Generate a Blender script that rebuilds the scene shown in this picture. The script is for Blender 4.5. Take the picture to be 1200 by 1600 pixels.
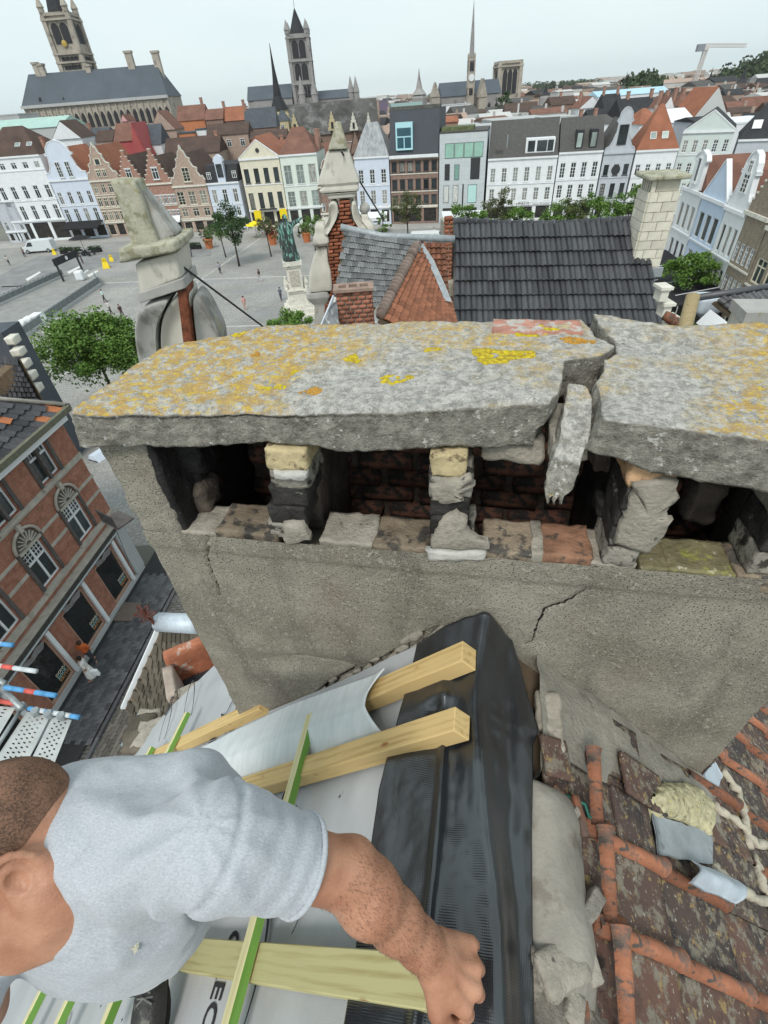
import bpy,bmesh,math,random
import numpy as np
from mathutils import Vector,Matrix
random.seed(7)
PI=math.pi
D=bpy.data
SC=bpy.context.scene
for _o in list(D.objects):D.objects.remove(_o)
COL=SC.collection
# ---------------------------------------------------------------- camera
F,CX,CY=756.0,600.0,800.0  # focal length and centre in pixels of a 1200 x 1600 picture
CAM=np.array([0,0,20.0])  # 20 m above the square
_z=-np.array([70,-880,-F]);_z=_z/np.linalg.norm(_z)
_f=np.array([0,0,-1.0]);_y=_f-(_f@_z)*_z;_y/=np.linalg.norm(_y)
RM=np.array([np.cross(_y,_z),_y,_z])
cam=D.cameras.new('camera');camo=D.objects.new('camera',cam);COL.objects.link(camo)
cam.sensor_fit='VERTICAL';cam.sensor_height=32;cam.lens=32*F/1600
cam.clip_start=0.05;cam.clip_end=9000
m4=Matrix([list(r)+[0]for r in RM]+[[0,0,0,1]]);m4.translation=Vector(CAM)
camo.matrix_world=m4
SC.camera=camo
# ---------------------------------------------------------------- world, sun, exposure
SUN_EL,SUN_AZ=math.radians(52),math.radians(200)
w=D.worlds.new('World');SC.world=w;w.use_nodes=True
nt=w.node_tree;nt.nodes.clear()
sky=nt.nodes.new('ShaderNodeTexSky');sky.sky_type='NISHITA';sky.sun_disc=False
sky.sun_elevation=SUN_EL;sky.sun_rotation=SUN_AZ;sky.air_density=1.0;sky.dust_density=3.0
b1=nt.nodes.new('ShaderNodeBackground');b1.inputs[1].default_value=0.05
nt.links.new(sky.outputs[0],b1.inputs[0])
# the cloud cover: an even pale sheet with very soft structure
tc=nt.nodes.new('ShaderNodeTexCoord');mp=nt.nodes.new('ShaderNodeMapping');mp.inputs['Scale'].default_value=(1,1,3)
nz=nt.nodes.new('ShaderNodeTexNoise');nz.inputs['Scale'].default_value=1.6;nz.inputs['Detail'].default_value=5
cr=nt.nodes.new('ShaderNodeValToRGB')
cr.color_ramp.elements[0].position=.3;cr.color_ramp.elements[0].color=(.66,.80,.83,1)
cr.color_ramp.elements[1].position=.7;cr.color_ramp.elements[1].color=(.80,.89,.90,1)
b2=nt.nodes.new('ShaderNodeBackground');b2.inputs[1].default_value=.84
ad=nt.nodes.new('ShaderNodeMixShader');ad.inputs[0].default_value=.86
ou=nt.nodes.new('ShaderNodeOutputWorld')
L=nt.links.new
L(tc.outputs['Generated'],mp.inputs[0]);L(mp.outputs[0],nz.inputs[0]);L(nz.outputs[0],cr.inputs[0]);L(cr.outputs[0],b2.inputs[0])
L(b1.outputs[0],ad.inputs[1]);L(b2.outputs[0],ad.inputs[2]);L(ad.outputs[0],ou.inputs[0])
sl=D.lights.new('sun','SUN');so=D.objects.new('sun',sl);COL.objects.link(so)
sl.energy=1.5;sl.angle=math.radians(16);sl.color=(1,.96,.90)
_sd=Vector((math.sin(SUN_AZ)*math.cos(SUN_EL),math.cos(SUN_AZ)*math.cos(SUN_EL),math.sin(SUN_EL)))
so.rotation_euler=_sd.to_track_quat('Z','Y').to_euler()
SC.view_settings.view_transform='Standard';SC.view_settings.look='None'
SC.view_settings.exposure=0.58;SC.view_settings.gamma=1;SC.view_settings.use_curve_mapping=False
SC.render.engine='CYCLES'
# ---------------------------------------------------------------- rays of the survey: where a sight line meets a plane
def ray(px,py):return RM@np.array([(px-CX)/F,-(py-CY)/F,-1.0])
def onp(px,py,n,c):
    r=ray(px,py);n=np.array(n,float);return CAM+r*((c-n@CAM)/(n@r))
def G(px,py,z=0.0):return onp(px,py,(0,0,1),z)
def VP(px,py,y):return onp(px,py,(0,1,0),y)
def PD(px,py,depth):return CAM+ray(px,py)*depth
# frame of the chimney stack: u along its face, v into the picture, z from the eye
_a=math.radians(12.5)
UU=np.array([math.cos(_a),-math.sin(_a),0]);VV=np.array([math.sin(_a),math.cos(_a),0]);ZZ=np.array([0,0,1.0])
def W(u,v,z):return CAM+UU*u+VV*v+ZZ*z
def loc(p):q=np.array(p)-CAM;return np.array([q@UU,q@VV,q[2]])
def onw(px,py,v=.89):return loc(onp(px,py,VV,v+VV@CAM))
FR=Matrix([[UU[0],VV[0],0,0],[UU[1],VV[1],0,0],[0,0,1,20],[0,0,0,1]])
# ---------------------------------------------------------------- materials
MATS={}
def mat(name,col,rough=.85,var=.18,scale=6,bump=.3,bscale=None,rand=0,metal=0,spec=.3,col2=None,thr=None,col3=None,thr3=None,s3=None,wave=None,coord='Object',brick=None,detail=6,stretch=(1,1,1),alpha=None,sheen=0,bdist=.01):
    """one procedural material: base colour with noise, a second and a third blotch colour, relief"""
    if name in MATS:return MATS[name]
    m=D.materials.new(name);m.use_nodes=True;t=m.node_tree;n=t.nodes;l=t.links.new
    p=n['Principled BSDF'];p.inputs['Roughness'].default_value=rough;p.inputs['Metallic'].default_value=metal
    p.inputs['Specular IOR Level'].default_value=spec
    if sheen:p.inputs['Sheen Weight'].default_value=sheen
    co=n.new('ShaderNodeTexCoord');mp=n.new('ShaderNodeMapping');mp.inputs['Scale'].default_value=stretch
    l(co.outputs[coord],mp.inputs[0])
    def noise(sc,det=detail,off=0):
        x=n.new('ShaderNodeTexNoise');x.inputs['Scale'].default_value=sc;x.inputs['Detail'].default_value=det;x.inputs['Roughness'].default_value=.62
        if off:
            mm=n.new('ShaderNodeMapping');mm.inputs['Location'].default_value=(off,off*1.7,-off);l(mp.outputs[0],mm.inputs[0]);l(mm.outputs[0],x.inputs[0])
        else:l(mp.outputs[0],x.inputs[0])
        return x.outputs[0]
    def mapr(v,a,b,c,d):
        x=n.new('ShaderNodeMapRange');x.inputs[1].default_value=a;x.inputs[2].default_value=b;x.inputs[3].default_value=c;x.inputs[4].default_value=d;l(v,x.inputs[0]);return x.outputs[0]
    def mix(f,a,b,mode='MIX'):
        x=n.new('ShaderNodeMix');x.data_type='RGBA';x.blend_type=mode
        if hasattr(f,'links')or hasattr(f,'is_output'):l(f,x.inputs[0])
        else:x.inputs[0].default_value=f
        for s,v in((6,a),(7,b)):
            if isinstance(v,(tuple,list)):x.inputs[s].default_value=(*v[:3],1)
            else:l(v,x.inputs[s])
        return x.outputs[2]
    nv=noise(scale)
    f=mapr(nv,.3,.7,1-var,1+var)
    if rand:
        oi=n.new('ShaderNodeObjectInfo');r=mapr(oi.outputs['Random'],0,1,1-rand,1+rand)
        mm=n.new('ShaderNodeMath');mm.operation='MULTIPLY';l(f,mm.inputs[0]);l(r,mm.inputs[1]);f=mm.outputs[0]
    base=tuple(col)
    if brick:
        bt=n.new('ShaderNodeTexBrick');bt.inputs['Scale'].default_value=1;bw,bh,mo=brick[:3]
        bt.inputs['Brick Width'].default_value=bw;bt.inputs['Row Height'].default_value=bh;bt.inputs['Mortar Size'].default_value=mo
        bt.inputs['Color1'].default_value=(*col,1);bt.inputs['Color2'].default_value=(*brick[3],1);bt.inputs['Mortar'].default_value=(*brick[4],1);bt.inputs['Bias'].default_value=-.2
        l(mp.outputs[0],bt.inputs[0]);base=bt.outputs[0]
        if len(brick)>5:  # facade axes: x along, z up
            sx=n.new('ShaderNodeSeparateXYZ');cx=n.new('ShaderNodeCombineXYZ');l(mp.outputs[0],sx.inputs[0]);l(sx.outputs[0],cx.inputs[0]);l(sx.outputs[2],cx.inputs[1]);l(cx.outputs[0],bt.inputs[0])
    if thr is not None:
        k=mapr(noise(scale*1.3,off=3.1),thr,thr+.07,0,1);base=mix(k,base,col2)
    if thr3 is not None:
        k=mapr(noise((s3 or scale*3),off=7.7),thr3,thr3+.05,0,1);base=mix(k,base,col3)
    g=n.new('ShaderNodeCombineColor');[l(f,g.inputs[i])for i in range(3)]
    c=mix(1.0,base,g.outputs[0],'MULTIPLY');l(c,p.inputs['Base Color'])
    h=noise(bscale or scale*5,off=1.3)
    if wave:
        wv=n.new('ShaderNodeTexWave');wv.bands_direction=wave[0];wv.inputs['Scale'].default_value=wave[1];wv.inputs['Distortion'].default_value=wave[2];l(mp.outputs[0],wv.inputs[0])
        k=mapr(wv.outputs[0],0,1,1-wave[3],1+wave[3]);g2=n.new('ShaderNodeCombineColor');[l(k,g2.inputs[i])for i in range(3)]
        c=mix(1.0,c,g2.outputs[0],'MULTIPLY');l(c,p.inputs['Base Color']);
        mm=n.new('ShaderNodeMath');mm.operation='ADD';l(h,mm.inputs[0]);l(wv.outputs[0],mm.inputs[1]);h=mm.outputs[0]
    if bump:
        b=n.new('ShaderNodeBump');b.inputs['Strength'].default_value=bump;b.inputs['Distance'].default_value=bdist;l(h,b.inputs['Height']);l(b.outputs[0],p.inputs['Normal'])
    MATS[name]=m;return m
# ---------------------------------------------------------------- objects
def tag(o,label=None,cat=None,group=None,kind=None):
    if label:o['label']=label
    if cat:o['category']=cat
    if group:o['group']=group
    if kind:o['kind']=kind
    return o
def empty(name,p=(0,0,0),rz=0.0,label=None,cat=None,group=None,mtx=None):
    o=D.objects.new(name,None);COL.objects.link(o);o.empty_display_size=.2
    if mtx is not None:o.matrix_world=mtx
    else:o.location=Vector(p);o.rotation_euler=(0,0,rz)
    return tag(o,label,cat,group)
def mesh(name,V,Fc,m=None,smooth=False):
    me=D.meshes.new(name);me.from_pydata([tuple(map(float,v))for v in V],[],[tuple(int(i)for i in f)for f in Fc]);me.update()
    if m:me.materials.append(m)
    if smooth:me.polygons.foreach_set('use_smooth',[True]*len(me.polygons))
    return me
def put(name,me,parent=None,mtx=None,kind=None):
    o=D.objects.new(name,me);COL.objects.link(o)
    if parent is not None:o.parent=parent
    if mtx is not None:o.matrix_local=mtx
    if kind:o['kind']=kind
    return o
class MB:
    """collects shapes and links them as ONE mesh object"""
    def __init__(s):s.v=[];s.f=[]
    def add(s,V,Fc):
        k=len(s.v);s.v+=[tuple(map(float,p))for p in V];s.f+=[tuple(i+k for i in f)for f in Fc];return s
    def box(s,a,b,mtx=None):
        x0,y0,z0=a;x1,y1,z1=b
        V=[(x,y,z)for z in(z0,z1)for y in(y0,y1)for x in(x0,x1)]
        if mtx is not None:V=[mtx@Vector(p)for p in V]
        return s.add(V,[(0,2,3,1),(4,5,7,6),(0,1,5,4),(2,6,7,3),(0,4,6,2),(1,3,7,5)])
    def bar(s,p,q,wd,h,up=(0,0,1)):
        p=Vector(p);q=Vector(q);d=(q-p).normalized();up=Vector(up);x=d.cross(up)
        if x.length<1e-4:x=d.cross(Vector((1,0,0)))
        x.normalize();y=x.cross(d)
        V=[c+x*(a*wd/2)+y*(b*h/2)for c in(p,q)for a,b in((-1,-1),(1,-1),(1,1),(-1,1))]
        return s.add(V,[(0,1,2,3),(7,6,5,4),(0,4,5,1),(1,5,6,2),(2,6,7,3),(3,7,4,0)])
    def tube(s,pts,r,n=8,cap=True):
        pts=[Vector(p)for p in pts];R_=r if isinstance(r,(list,tuple))else[r]*len(pts);V=[];Fc=[]
        x=None
        for i,p in enumerate(pts):
            d=(pts[min(i+1,len(pts)-1)]-pts[max(i-1,0)]).normalized()
            if x is None:x=d.cross(Vector((.3,.2,1))if abs(d.z)<.9 else Vector((1,0,0))).normalized()
            else:x=(x-d*x.dot(d)).normalized()
            y=d.cross(x)
            V+=[p+(x*math.cos(2*PI*k/n)+y*math.sin(2*PI*k/n))*R_[i]for k in range(n)]
        for i in range(len(pts)-1):
            Fc+=[(i*n+k,i*n+(k+1)%n,(i+1)*n+(k+1)%n,(i+1)*n+k)for k in range(n)]
        if cap:Fc+=[tuple(range(n-1,-1,-1)),tuple(range((len(pts)-1)*n,len(pts)*n))]
        return s.add(V,Fc)
    def lathe(s,prof,n=16,c=(0,0,0),ang=0):
        V=[(c[0]+r*math.cos(2*PI*k/n+ang),c[1]+r*math.sin(2*PI*k/n+ang),c[2]+z)for r,z in prof for k in range(n)]
        Fc=[(i*n+k,i*n+(k+1)%n,(i+1)*n+(k+1)%n,(i+1)*n+k)for i in range(len(prof)-1)for k in range(n)]
        Fc+=[tuple(range(n-1,-1,-1)),tuple(range((len(prof)-1)*n,len(prof)*n))]
        return s.add(V,Fc)
    def prism(s,poly,y0,y1):  # outline in x,z extruded along y
        n=len(poly);V=[(x,y0,z)for x,z in poly]+[(x,y1,z)for x,z in poly]
        Fc=[tuple(range(n)),tuple(range(2*n-1,n-1,-1))]+[((i+1)%n,i,i+n,(i+1)%n+n)for i in range(n)]
        return s.add(V,Fc)
    def sph(s,c,r,n=10,m=7):
        rr=r if isinstance(r,(tuple,list))else(r,r,r);V=[(c[0],c[1],c[2]-rr[2])]
        for i in range(1,m):
            t=PI*i/m-PI/2
            V+=[(c[0]+rr[0]*math.cos(t)*math.cos(2*PI*k/n),c[1]+rr[1]*math.cos(t)*math.sin(2*PI*k/n),c[2]+rr[2]*math.sin(t))for k in range(n)]
        V.append((c[0],c[1],c[2]+rr[2]));e=len(V)-1
        Fc=[(0,1+(k+1)%n,1+k)for k in range(n)]+[(e,e-n+k,e-n+(k+1)%n)for k in range(n)]
        Fc+=[(1+i*n+k,1+i*n+(k+1)%n,1+(i+1)*n+(k+1)%n,1+(i+1)*n+k)for i in range(m-2)for k in range(n)]
        return s.add(V,Fc)
    def mesh(s,name,m,smooth=False,bevel=0):
        me=mesh(name,s.v,s.f,m,smooth)
        bm=bmesh.new();bm.from_mesh(me);bmesh.ops.recalc_face_normals(bm,faces=bm.faces);
        if bevel:bmesh.ops.bevel(bm,geom=list(bm.edges),offset=bevel,segments=1,affect='EDGES',clamp_overlap=True)
        bm.to_mesh(me);bm.free();return me
    def build(s,name,m,parent=None,smooth=False,mtx=None,kind=None,bevel=0):
        return put(name,s.mesh(name,m,smooth,bevel),parent,mtx,kind)
# numpy value noise, 3-D
_rng=np.random.RandomState(3);_tab=_rng.rand(32,32,32).astype(np.float32)
def vnoise(P,sc=1.0,seed=0,octv=3):
    P=np.asarray(P,np.float32);o=np.zeros(P.shape[:-1],np.float32);amp=1.0;tot=0
    for k in range(octv):
        q=P*sc*(2**k)+seed*7.31+k*3.7;i=np.floor(q).astype(int);f=q-i;f=f*f*(3-2*f)
        i0=i%32;i1=(i+1)%32;r=0
        for a in(0,1):
            for b in(0,1):
                for c in(0,1):
                    r=r+_tab[(i1 if a else i0)[...,0],(i1 if b else i0)[...,1],(i1 if c else i0)[...,2]]*(f[...,0]if a else 1-f[...,0])*(f[...,1]if b else 1-f[...,1])*(f[...,2]if c else 1-f[...,2])
        o+=(r-.5)*2*amp;tot+=amp;amp*=.5
    return o/tot
def vec_noise(P,sc,seed=0,octv=3):return np.stack([vnoise(P,sc,seed+i*5,octv)for i in range(3)],-1)
def rough_box(fn,n,amp,sc,seed=0,rnd=0.0):
    """box surface of n=(nx,ny,nz) cells; fn maps unit coords (N,3) to the shape; then the surface is worn by noise"""
    V=[];Fc=[]
    nx,ny,nz=n
    def face(ax,bx,na,nb,fixed,val,flip):
        k=len(V);a,b=np.meshgrid(np.linspace(0,1,na+1),np.linspace(0,1,nb+1),indexing='ij');P=np.zeros((na+1,nb+1,3));P[...,ax]=a;P[...,bx]=b;P[...,fixed]=val
        V.extend(P.reshape(-1,3).tolist())
        for i in range(na):
            for j in range(nb):
                q=(k+i*(nb+1)+j,k+(i+1)*(nb+1)+j,k+(i+1)*(nb+1)+j+1,k+i*(nb+1)+j+1);Fc.append(q[::-1]if flip else q)
    face(0,1,nx,ny,2,1,0);face(0,1,nx,ny,2,0,1);face(0,2,nx,nz,1,0,0);face(0,2,nx,nz,1,1,1);face(1,2,ny,nz,0,1,0);face(1,2,ny,nz,0,0,1)
    key={};idx=[];VV_=[]
    for p in V:
        q=(round(p[0],5),round(p[1],5),round(p[2],5))
        if q not in key:key[q]=len(VV_);VV_.append(q)
        idx.append(key[q])
    U_=np.array(VV_)
    if rnd:  # pull edges and corners in
        c=(U_-.5)*2;e=np.sort(np.abs(c),-1);k=np.clip((e[:,1]-(1-rnd))/rnd,0,1)**2;U_=.5+c/2*(1-.25*rnd*k)[:,None]
    Q=np.asarray(fn(U_),float);Q=Q+amp*vec_noise(Q,sc,seed)
    return Q,[tuple(idx[i]for i in f)for f in Fc]
def lerp_box(a,b):a=np.array(a,float);b=np.array(b,float);return lambda u:a+(b-a)*u
def textmesh(txt,size,m,name='printed_lettering',parent=None,mtx=None,ext=0.001,bold=0):
    c=D.curves.new(name,'FONT');c.body=txt;c.size=size;c.extrude=ext;c.offset=bold;c.resolution_u=3
    o=D.objects.new(name,c);COL.objects.link(o);bpy.context.view_layer.update()
    me=D.meshes.new_from_object(o.evaluated_get(bpy.context.evaluated_depsgraph_get()));me.name=name
    D.objects.remove(o);D.curves.remove(c);me.materials.clear();me.materials.append(m)
    return put(name,me,parent,mtx)
def frame(o,x,y,z=None):
    """matrix from an origin and x / y axes"""
    x=Vector(x).normalized();y=Vector(y);y=(y-x*x.dot(y)).normalized();z=x.cross(y)
    m=Matrix([[x[i],y[i],z[i],o[i]]for i in range(3)]+[[0,0,0,1]]);return m

# ---------------------------------------------------------------- the air: thin even haze round the whole scene, sky outside
def haze():
    V=[(x,y,z)for z in(-1,150)for y in(-650,7600)for x in(-6600,6600)];m=D.materials.new('haze_air');m.use_nodes=True;t=m.node_tree;t.nodes.clear();o=t.nodes.new('ShaderNodeOutputMaterial');v=t.nodes.new('ShaderNodeVolumePrincipled')
    v.inputs['Color'].default_value=(.97,.99,1,1);v.inputs['Density'].default_value=.00006;v.inputs['Anisotropy'].default_value=.2;t.links.new(v.outputs[0],o.inputs['Volume'])
    ob=put('haze',mesh('haze',V,[(0,2,3,1),(4,5,7,6),(0,1,5,4),(2,6,7,3),(0,4,6,2),(1,3,7,5)],m));ob['kind']='stuff';ob.visible_shadow=True
def nodes_mat(name,fn,rough=.9):
    if name in MATS:return MATS[name]
    m=D.materials.new(name);m.use_nodes=True;t=m.node_tree;p=t.nodes['Principled BSDF'];p.inputs['Roughness'].default_value=rough;p.inputs['Specular IOR Level'].default_value=.25
    fn(t,t.nodes,t.links.new,p);MATS[name]=m;return m
def nn(t,kind,**kw):
    x=t.nodes.new(kind)
    for k,v in kw.items():
        if k in('blend_type','data_type','operation','bands_direction','feature'):setattr(x,k,v)
        else:x.inputs[k.replace('_',' ')].default_value=v
    return x
class SDF:
    def __init__(s,lo,hi,h):
        s.lo=np.array(lo,float);s.h=h;s.n=np.ceil((np.array(hi)-s.lo)/h).astype(int)+1;s.d=np.full(s.n,.05,np.float32)
    def sub(s,lo,hi):
        a=np.maximum(((np.array(lo)-s.lo)/s.h).astype(int),0);b=np.minimum(((np.array(hi)-s.lo)/s.h).astype(int)+2,s.n)
        sl_=tuple(slice(i,max(j,i))for i,j in zip(a,b));ax=[s.lo[k]+s.h*np.arange(a[k],max(b[k],a[k]),dtype=np.float32)for k in range(3)]
        return sl_,np.stack(np.meshgrid(*ax,indexing='ij'),-1).astype(np.float32)
    def comb(s,sl_,d,k,op):
        o=s.d[sl_]
        if op=='add':hh=np.maximum(k-np.abs(o-d),0)/max(k,1e-6);s.d[sl_]=np.minimum(o,d)-hh*hh*k*.25
        else:d=-d;hh=np.maximum(k-np.abs(o-d),0)/max(k,1e-6);s.d[sl_]=np.maximum(o,d)+hh*hh*k*.25
    def cap(s,a,b,ra,rb,k=.01,op='add',fn=None):
        a=np.array(a,np.float32);b=np.array(b,np.float32);m=max(ra,rb)+k+.02;sl_,P=s.sub(np.minimum(a,b)-m,np.maximum(a,b)+m)
        if P.size==0:return
        ab=b-a;t=np.clip(((P-a)@ab)/(ab@ab+1e-12),0,1);d=np.linalg.norm(P-a-t[...,None]*ab,axis=-1)-(ra+(rb-ra)*t)
        d=s.warp(d,P,fn)
        s.comb(sl_,d,k,op)
    def warp(s,d,P,fn):
        if fn is None:return d
        m=np.abs(d)<.035;d=d.copy();d[m]+=fn(P[m]);return d
    def chain(s,pts,rs,k=.01,kk=None):
        for i in range(len(pts)-1):s.cap(pts[i],pts[i+1],rs[i],rs[i+1],k if i else(kk or k))
    def ell(s,c,r,A=None,k=.01,op='add',fn=None):
        c=np.array(c,np.float32);r=np.array(r,np.float32);m=r.max()+k+.02;sl_,P=s.sub(c-m,c+m)
        if P.size==0:return
        q=P-c
        if A is not None:q=q@np.array(A,np.float32).T
        l1=np.linalg.norm(q/r,axis=-1);l2=np.linalg.norm(q/(r*r),axis=-1)+1e-9;d=l1*(l1-1)/l2
        d=s.warp(d,P,fn)
        s.comb(sl_,d,k,op)
    def mesh(s):
        d=s.d;n=np.array(d.shape);neg=d<0
        c8=np.zeros(n-1,np.int8)
        for a in(0,1):
            for b in(0,1):
                for c in(0,1):c8+=neg[a:n[0]-1+a,b:n[1]-1+b,c:n[2]-1+c]
        act=(c8>0)&(c8<8);idx=np.full(act.shape,-1,np.int64);cells=np.argwhere(act);idx[act]=np.arange(len(cells))
        acc=np.zeros((len(cells),3));cnt=np.zeros(len(cells));x,y,z=cells.T
        for ax in range(3):
            e=np.eye(3,dtype=int)[ax];o1,o2=[i for i in range(3)if i!=ax]
            for a in(0,1):
                for b in(0,1):
                    off=np.zeros(3,int);off[o1]=a;off[o2]=b;p=cells+off;q=p+e;dp=d[p[:,0],p[:,1],p[:,2]];dq=d[q[:,0],q[:,1],q[:,2]];m=(dp<0)!=(dq<0)
                    t=dp[m]/(dp[m]-dq[m]+1e-12);v=(off[None].repeat(m.sum(),0)).astype(float);v[:,ax]+=t;acc[m]+=v;cnt[m]+=1
        V=s.lo+(cells+acc/cnt[:,None])*s.h;Fc=[]
        for ax in range(3):
            sl0=[slice(None)]*3;sl1=[slice(None)]*3;sl0[ax]=slice(0,-1);sl1[ax]=slice(1,None);ch=np.argwhere(neg[tuple(sl0)]!=neg[tuple(sl1)]);o1,o2=(ax+1)%3,(ax+2)%3
            ch=ch[(ch[:,o1]>0)&(ch[:,o2]>0)&(ch[:,o1]<n[o1]-1)&(ch[:,o2]<n[o2]-1)&(ch[:,ax]<n[ax]-1)]
            def g(a,b):p=ch.copy();p[:,o1]-=a;p[:,o2]-=b;return idx[p[:,0],p[:,1],p[:,2]]
            f=np.stack([g(1,1),g(0,1),g(0,0),g(1,0)],-1);fl=~neg[ch[:,0],ch[:,1],ch[:,2]];f[fl]=f[fl][:,::-1];Fc.append(f)
        Fc=np.concatenate(Fc);return V,Fc[(Fc>=0).all(1)]
def np_mesh(name,V,Fc,m,smooth=True):
    me=D.meshes.new(name);me.vertices.add(len(V));me.vertices.foreach_set('co',np.asarray(V,np.float32).ravel());me.loops.add(len(Fc)*4);me.loops.foreach_set('vertex_index',np.asarray(Fc,np.int32).ravel())
    me.polygons.add(len(Fc));me.polygons.foreach_set('loop_start',np.arange(0,len(Fc)*4,4,dtype=np.int32));me.polygons.foreach_set('loop_total',np.full(len(Fc),4,np.int32));me.update(calc_edges=True);me.materials.append(m)
    if smooth:me.polygons.foreach_set('use_smooth',np.ones(len(Fc),bool))
    return me
def C3(px,py,dep):return PD(px,py,dep)-CAM
def nrm(v):v=np.array(v,float);return v/np.linalg.norm(v)
# ================================================================ ground
M_GLASS=mat('window_glass',(.035,.045,.05),rough=.12,var=.5,scale=.8,bump=0,spec=.6,rand=.6)
M_GLASSL=mat('pale_glass',(.30,.36,.34),rough=.2,var=.25,scale=.8,bump=0,spec=.6,rand=.3)
M_GREENGL=mat('green_glass',(.30,.50,.42),rough=.15,var=.15,scale=.6,bump=0,spec=.6)
M_WHITE=mat('white_paint',(.72,.74,.76),rough=.6,var=.07,scale=1.2,bump=.1)
M_CREAM=mat('cream_paint',(.66,.62,.50),rough=.7,var=.08,scale=1.2,bump=.1)
M_DARK=mat('black_canvas',(.018,.018,.02),rough=.85,var=.3,scale=3,bump=.1)
M_METAL=mat('galvanised_steel',(.34,.37,.38),rough=.5,var=.2,scale=12,metal=.5,bump=.1)
M_STONEW=mat('white_stone',(.62,.60,.53),var=.15,scale=2.2,bump=.3,bscale=14,thr=.6,col2=(.40,.38,.32))
def sheet_obj(name,pts,m,z=0.0,label=None):
    c=np.mean(np.array(pts),0);V=[(p[0]-c[0],p[1]-c[1],0)for p in pts];o=put(name,mesh(name,V,[tuple(range(len(V)))],m));o.location=(c[0],c[1],z);o['kind']='structure'
    bm=bmesh.new();bm.from_mesh(o.data);bmesh.ops.recalc_face_normals(bm,faces=bm.faces)
    if bm.faces[0].normal.z<0:bmesh.ops.reverse_faces(bm,faces=bm.faces)
    bm.to_mesh(o.data);bm.free();return o
M_GROUND=mat('town_ground',(.16,.16,.14),var=.4,scale=.02,bump=0)
sheet_obj('ground',[(-6500,-600),(6500,-600),(6500,7500),(-6500,7500)],M_GROUND,0)
def paving_nodes(t,n,l,p):
    p.inputs['Roughness'].default_value=.7
    co=n.new('ShaderNodeTexCoord')
    def no(sc,det=6,st=(1,1,1),rot=0):
        mp=n.new('ShaderNodeMapping');mp.inputs['Scale'].default_value=st;mp.inputs['Rotation'].default_value=(0,0,rot);l(co.outputs['Object'],mp.inputs[0]);x=nn(t,'ShaderNodeTexNoise',Scale=sc,Detail=det,Roughness=.6);l(mp.outputs[0],x.inputs[0]);return x.outputs[0]
    def mr(v,a,b,c=0,d=1):
        x=n.new('ShaderNodeMapRange');[setattr(x.inputs[i+1],'default_value',q)for i,q in enumerate((a,b,c,d))];l(v,x.inputs[0]);return x.outputs[0]
    def mx(f,a,b,mode='MIX'):
        x=n.new('ShaderNodeMix');x.data_type='RGBA';x.blend_type=mode;l(f,x.inputs[0])
        for s,v in((6,a),(7,b)):l(v,x.inputs[s])if not isinstance(v,tuple)else setattr(x.inputs[s],'default_value',(*v,1))
        return x.outputs[2]
    c=mx(mr(no(.09,5),.38,.62),(.27,.265,.25),(.40,.39,.365))
    c=mx(mr(no(.5,5,(1,2.2,1),.4),.60,.66,0,.75),c,(.46,.46,.44))
    c=mx(mr(no(.05,3,(1,3,1),.2),.52,.60,0,.5),c,(.29,.31,.33))
    v=n.new('ShaderNodeTexVoronoi');v.inputs['Scale'].default_value=5.5;l(co.outputs['Object'],v.inputs[0]);c=mx(mr(v.outputs['Distance'],.3,.6,0,.5),c,(.17,.165,.155))
    l(c,p.inputs['Base Color'])
M_SQ=nodes_mat('cobbled_square',paving_nodes,.7)
sheet_obj('square_paving',[(-110,22),(36,22),(60,60),(64,104),(0,122),(-110,132)],M_SQ,.004)
M_ASPH=mat('worn_asphalt',(.13,.13,.13),var=.2,scale=.4,bump=.1);M_PAINT=mat('road_paint',(.62,.62,.60),var=.15,scale=3,bump=0)
gp=lambda*pp:[tuple(G(x,y)[:2])for x,y in pp]
sheet_obj('access_road',gp((-80,470),(60,400),(330,385),(330,400),(170,412),(60,450),(-80,520)),mat('road_setts',(.22,.22,.22),var=.25,scale=.3,bump=.1),.008)
for i,k in enumerate([((40,436),(62,424)),((105,425),(125,415)),((117,432),(137,421)),((136,430),(152,422))]):
    (x0,y0),(x1,y1)=k;sheet_obj('road_marking',gp((x0,y0),(x1,y1),(x1+2,y1+2),(x0+3,y0+3)),M_PAINT,.012)
sheet_obj('crossing_tiles',gp((62,505),(95,492),(105,520),(80,530)),mat('pale_tiles',(.45,.45,.43),var=.3,scale=1,bump=0),.008)
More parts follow.
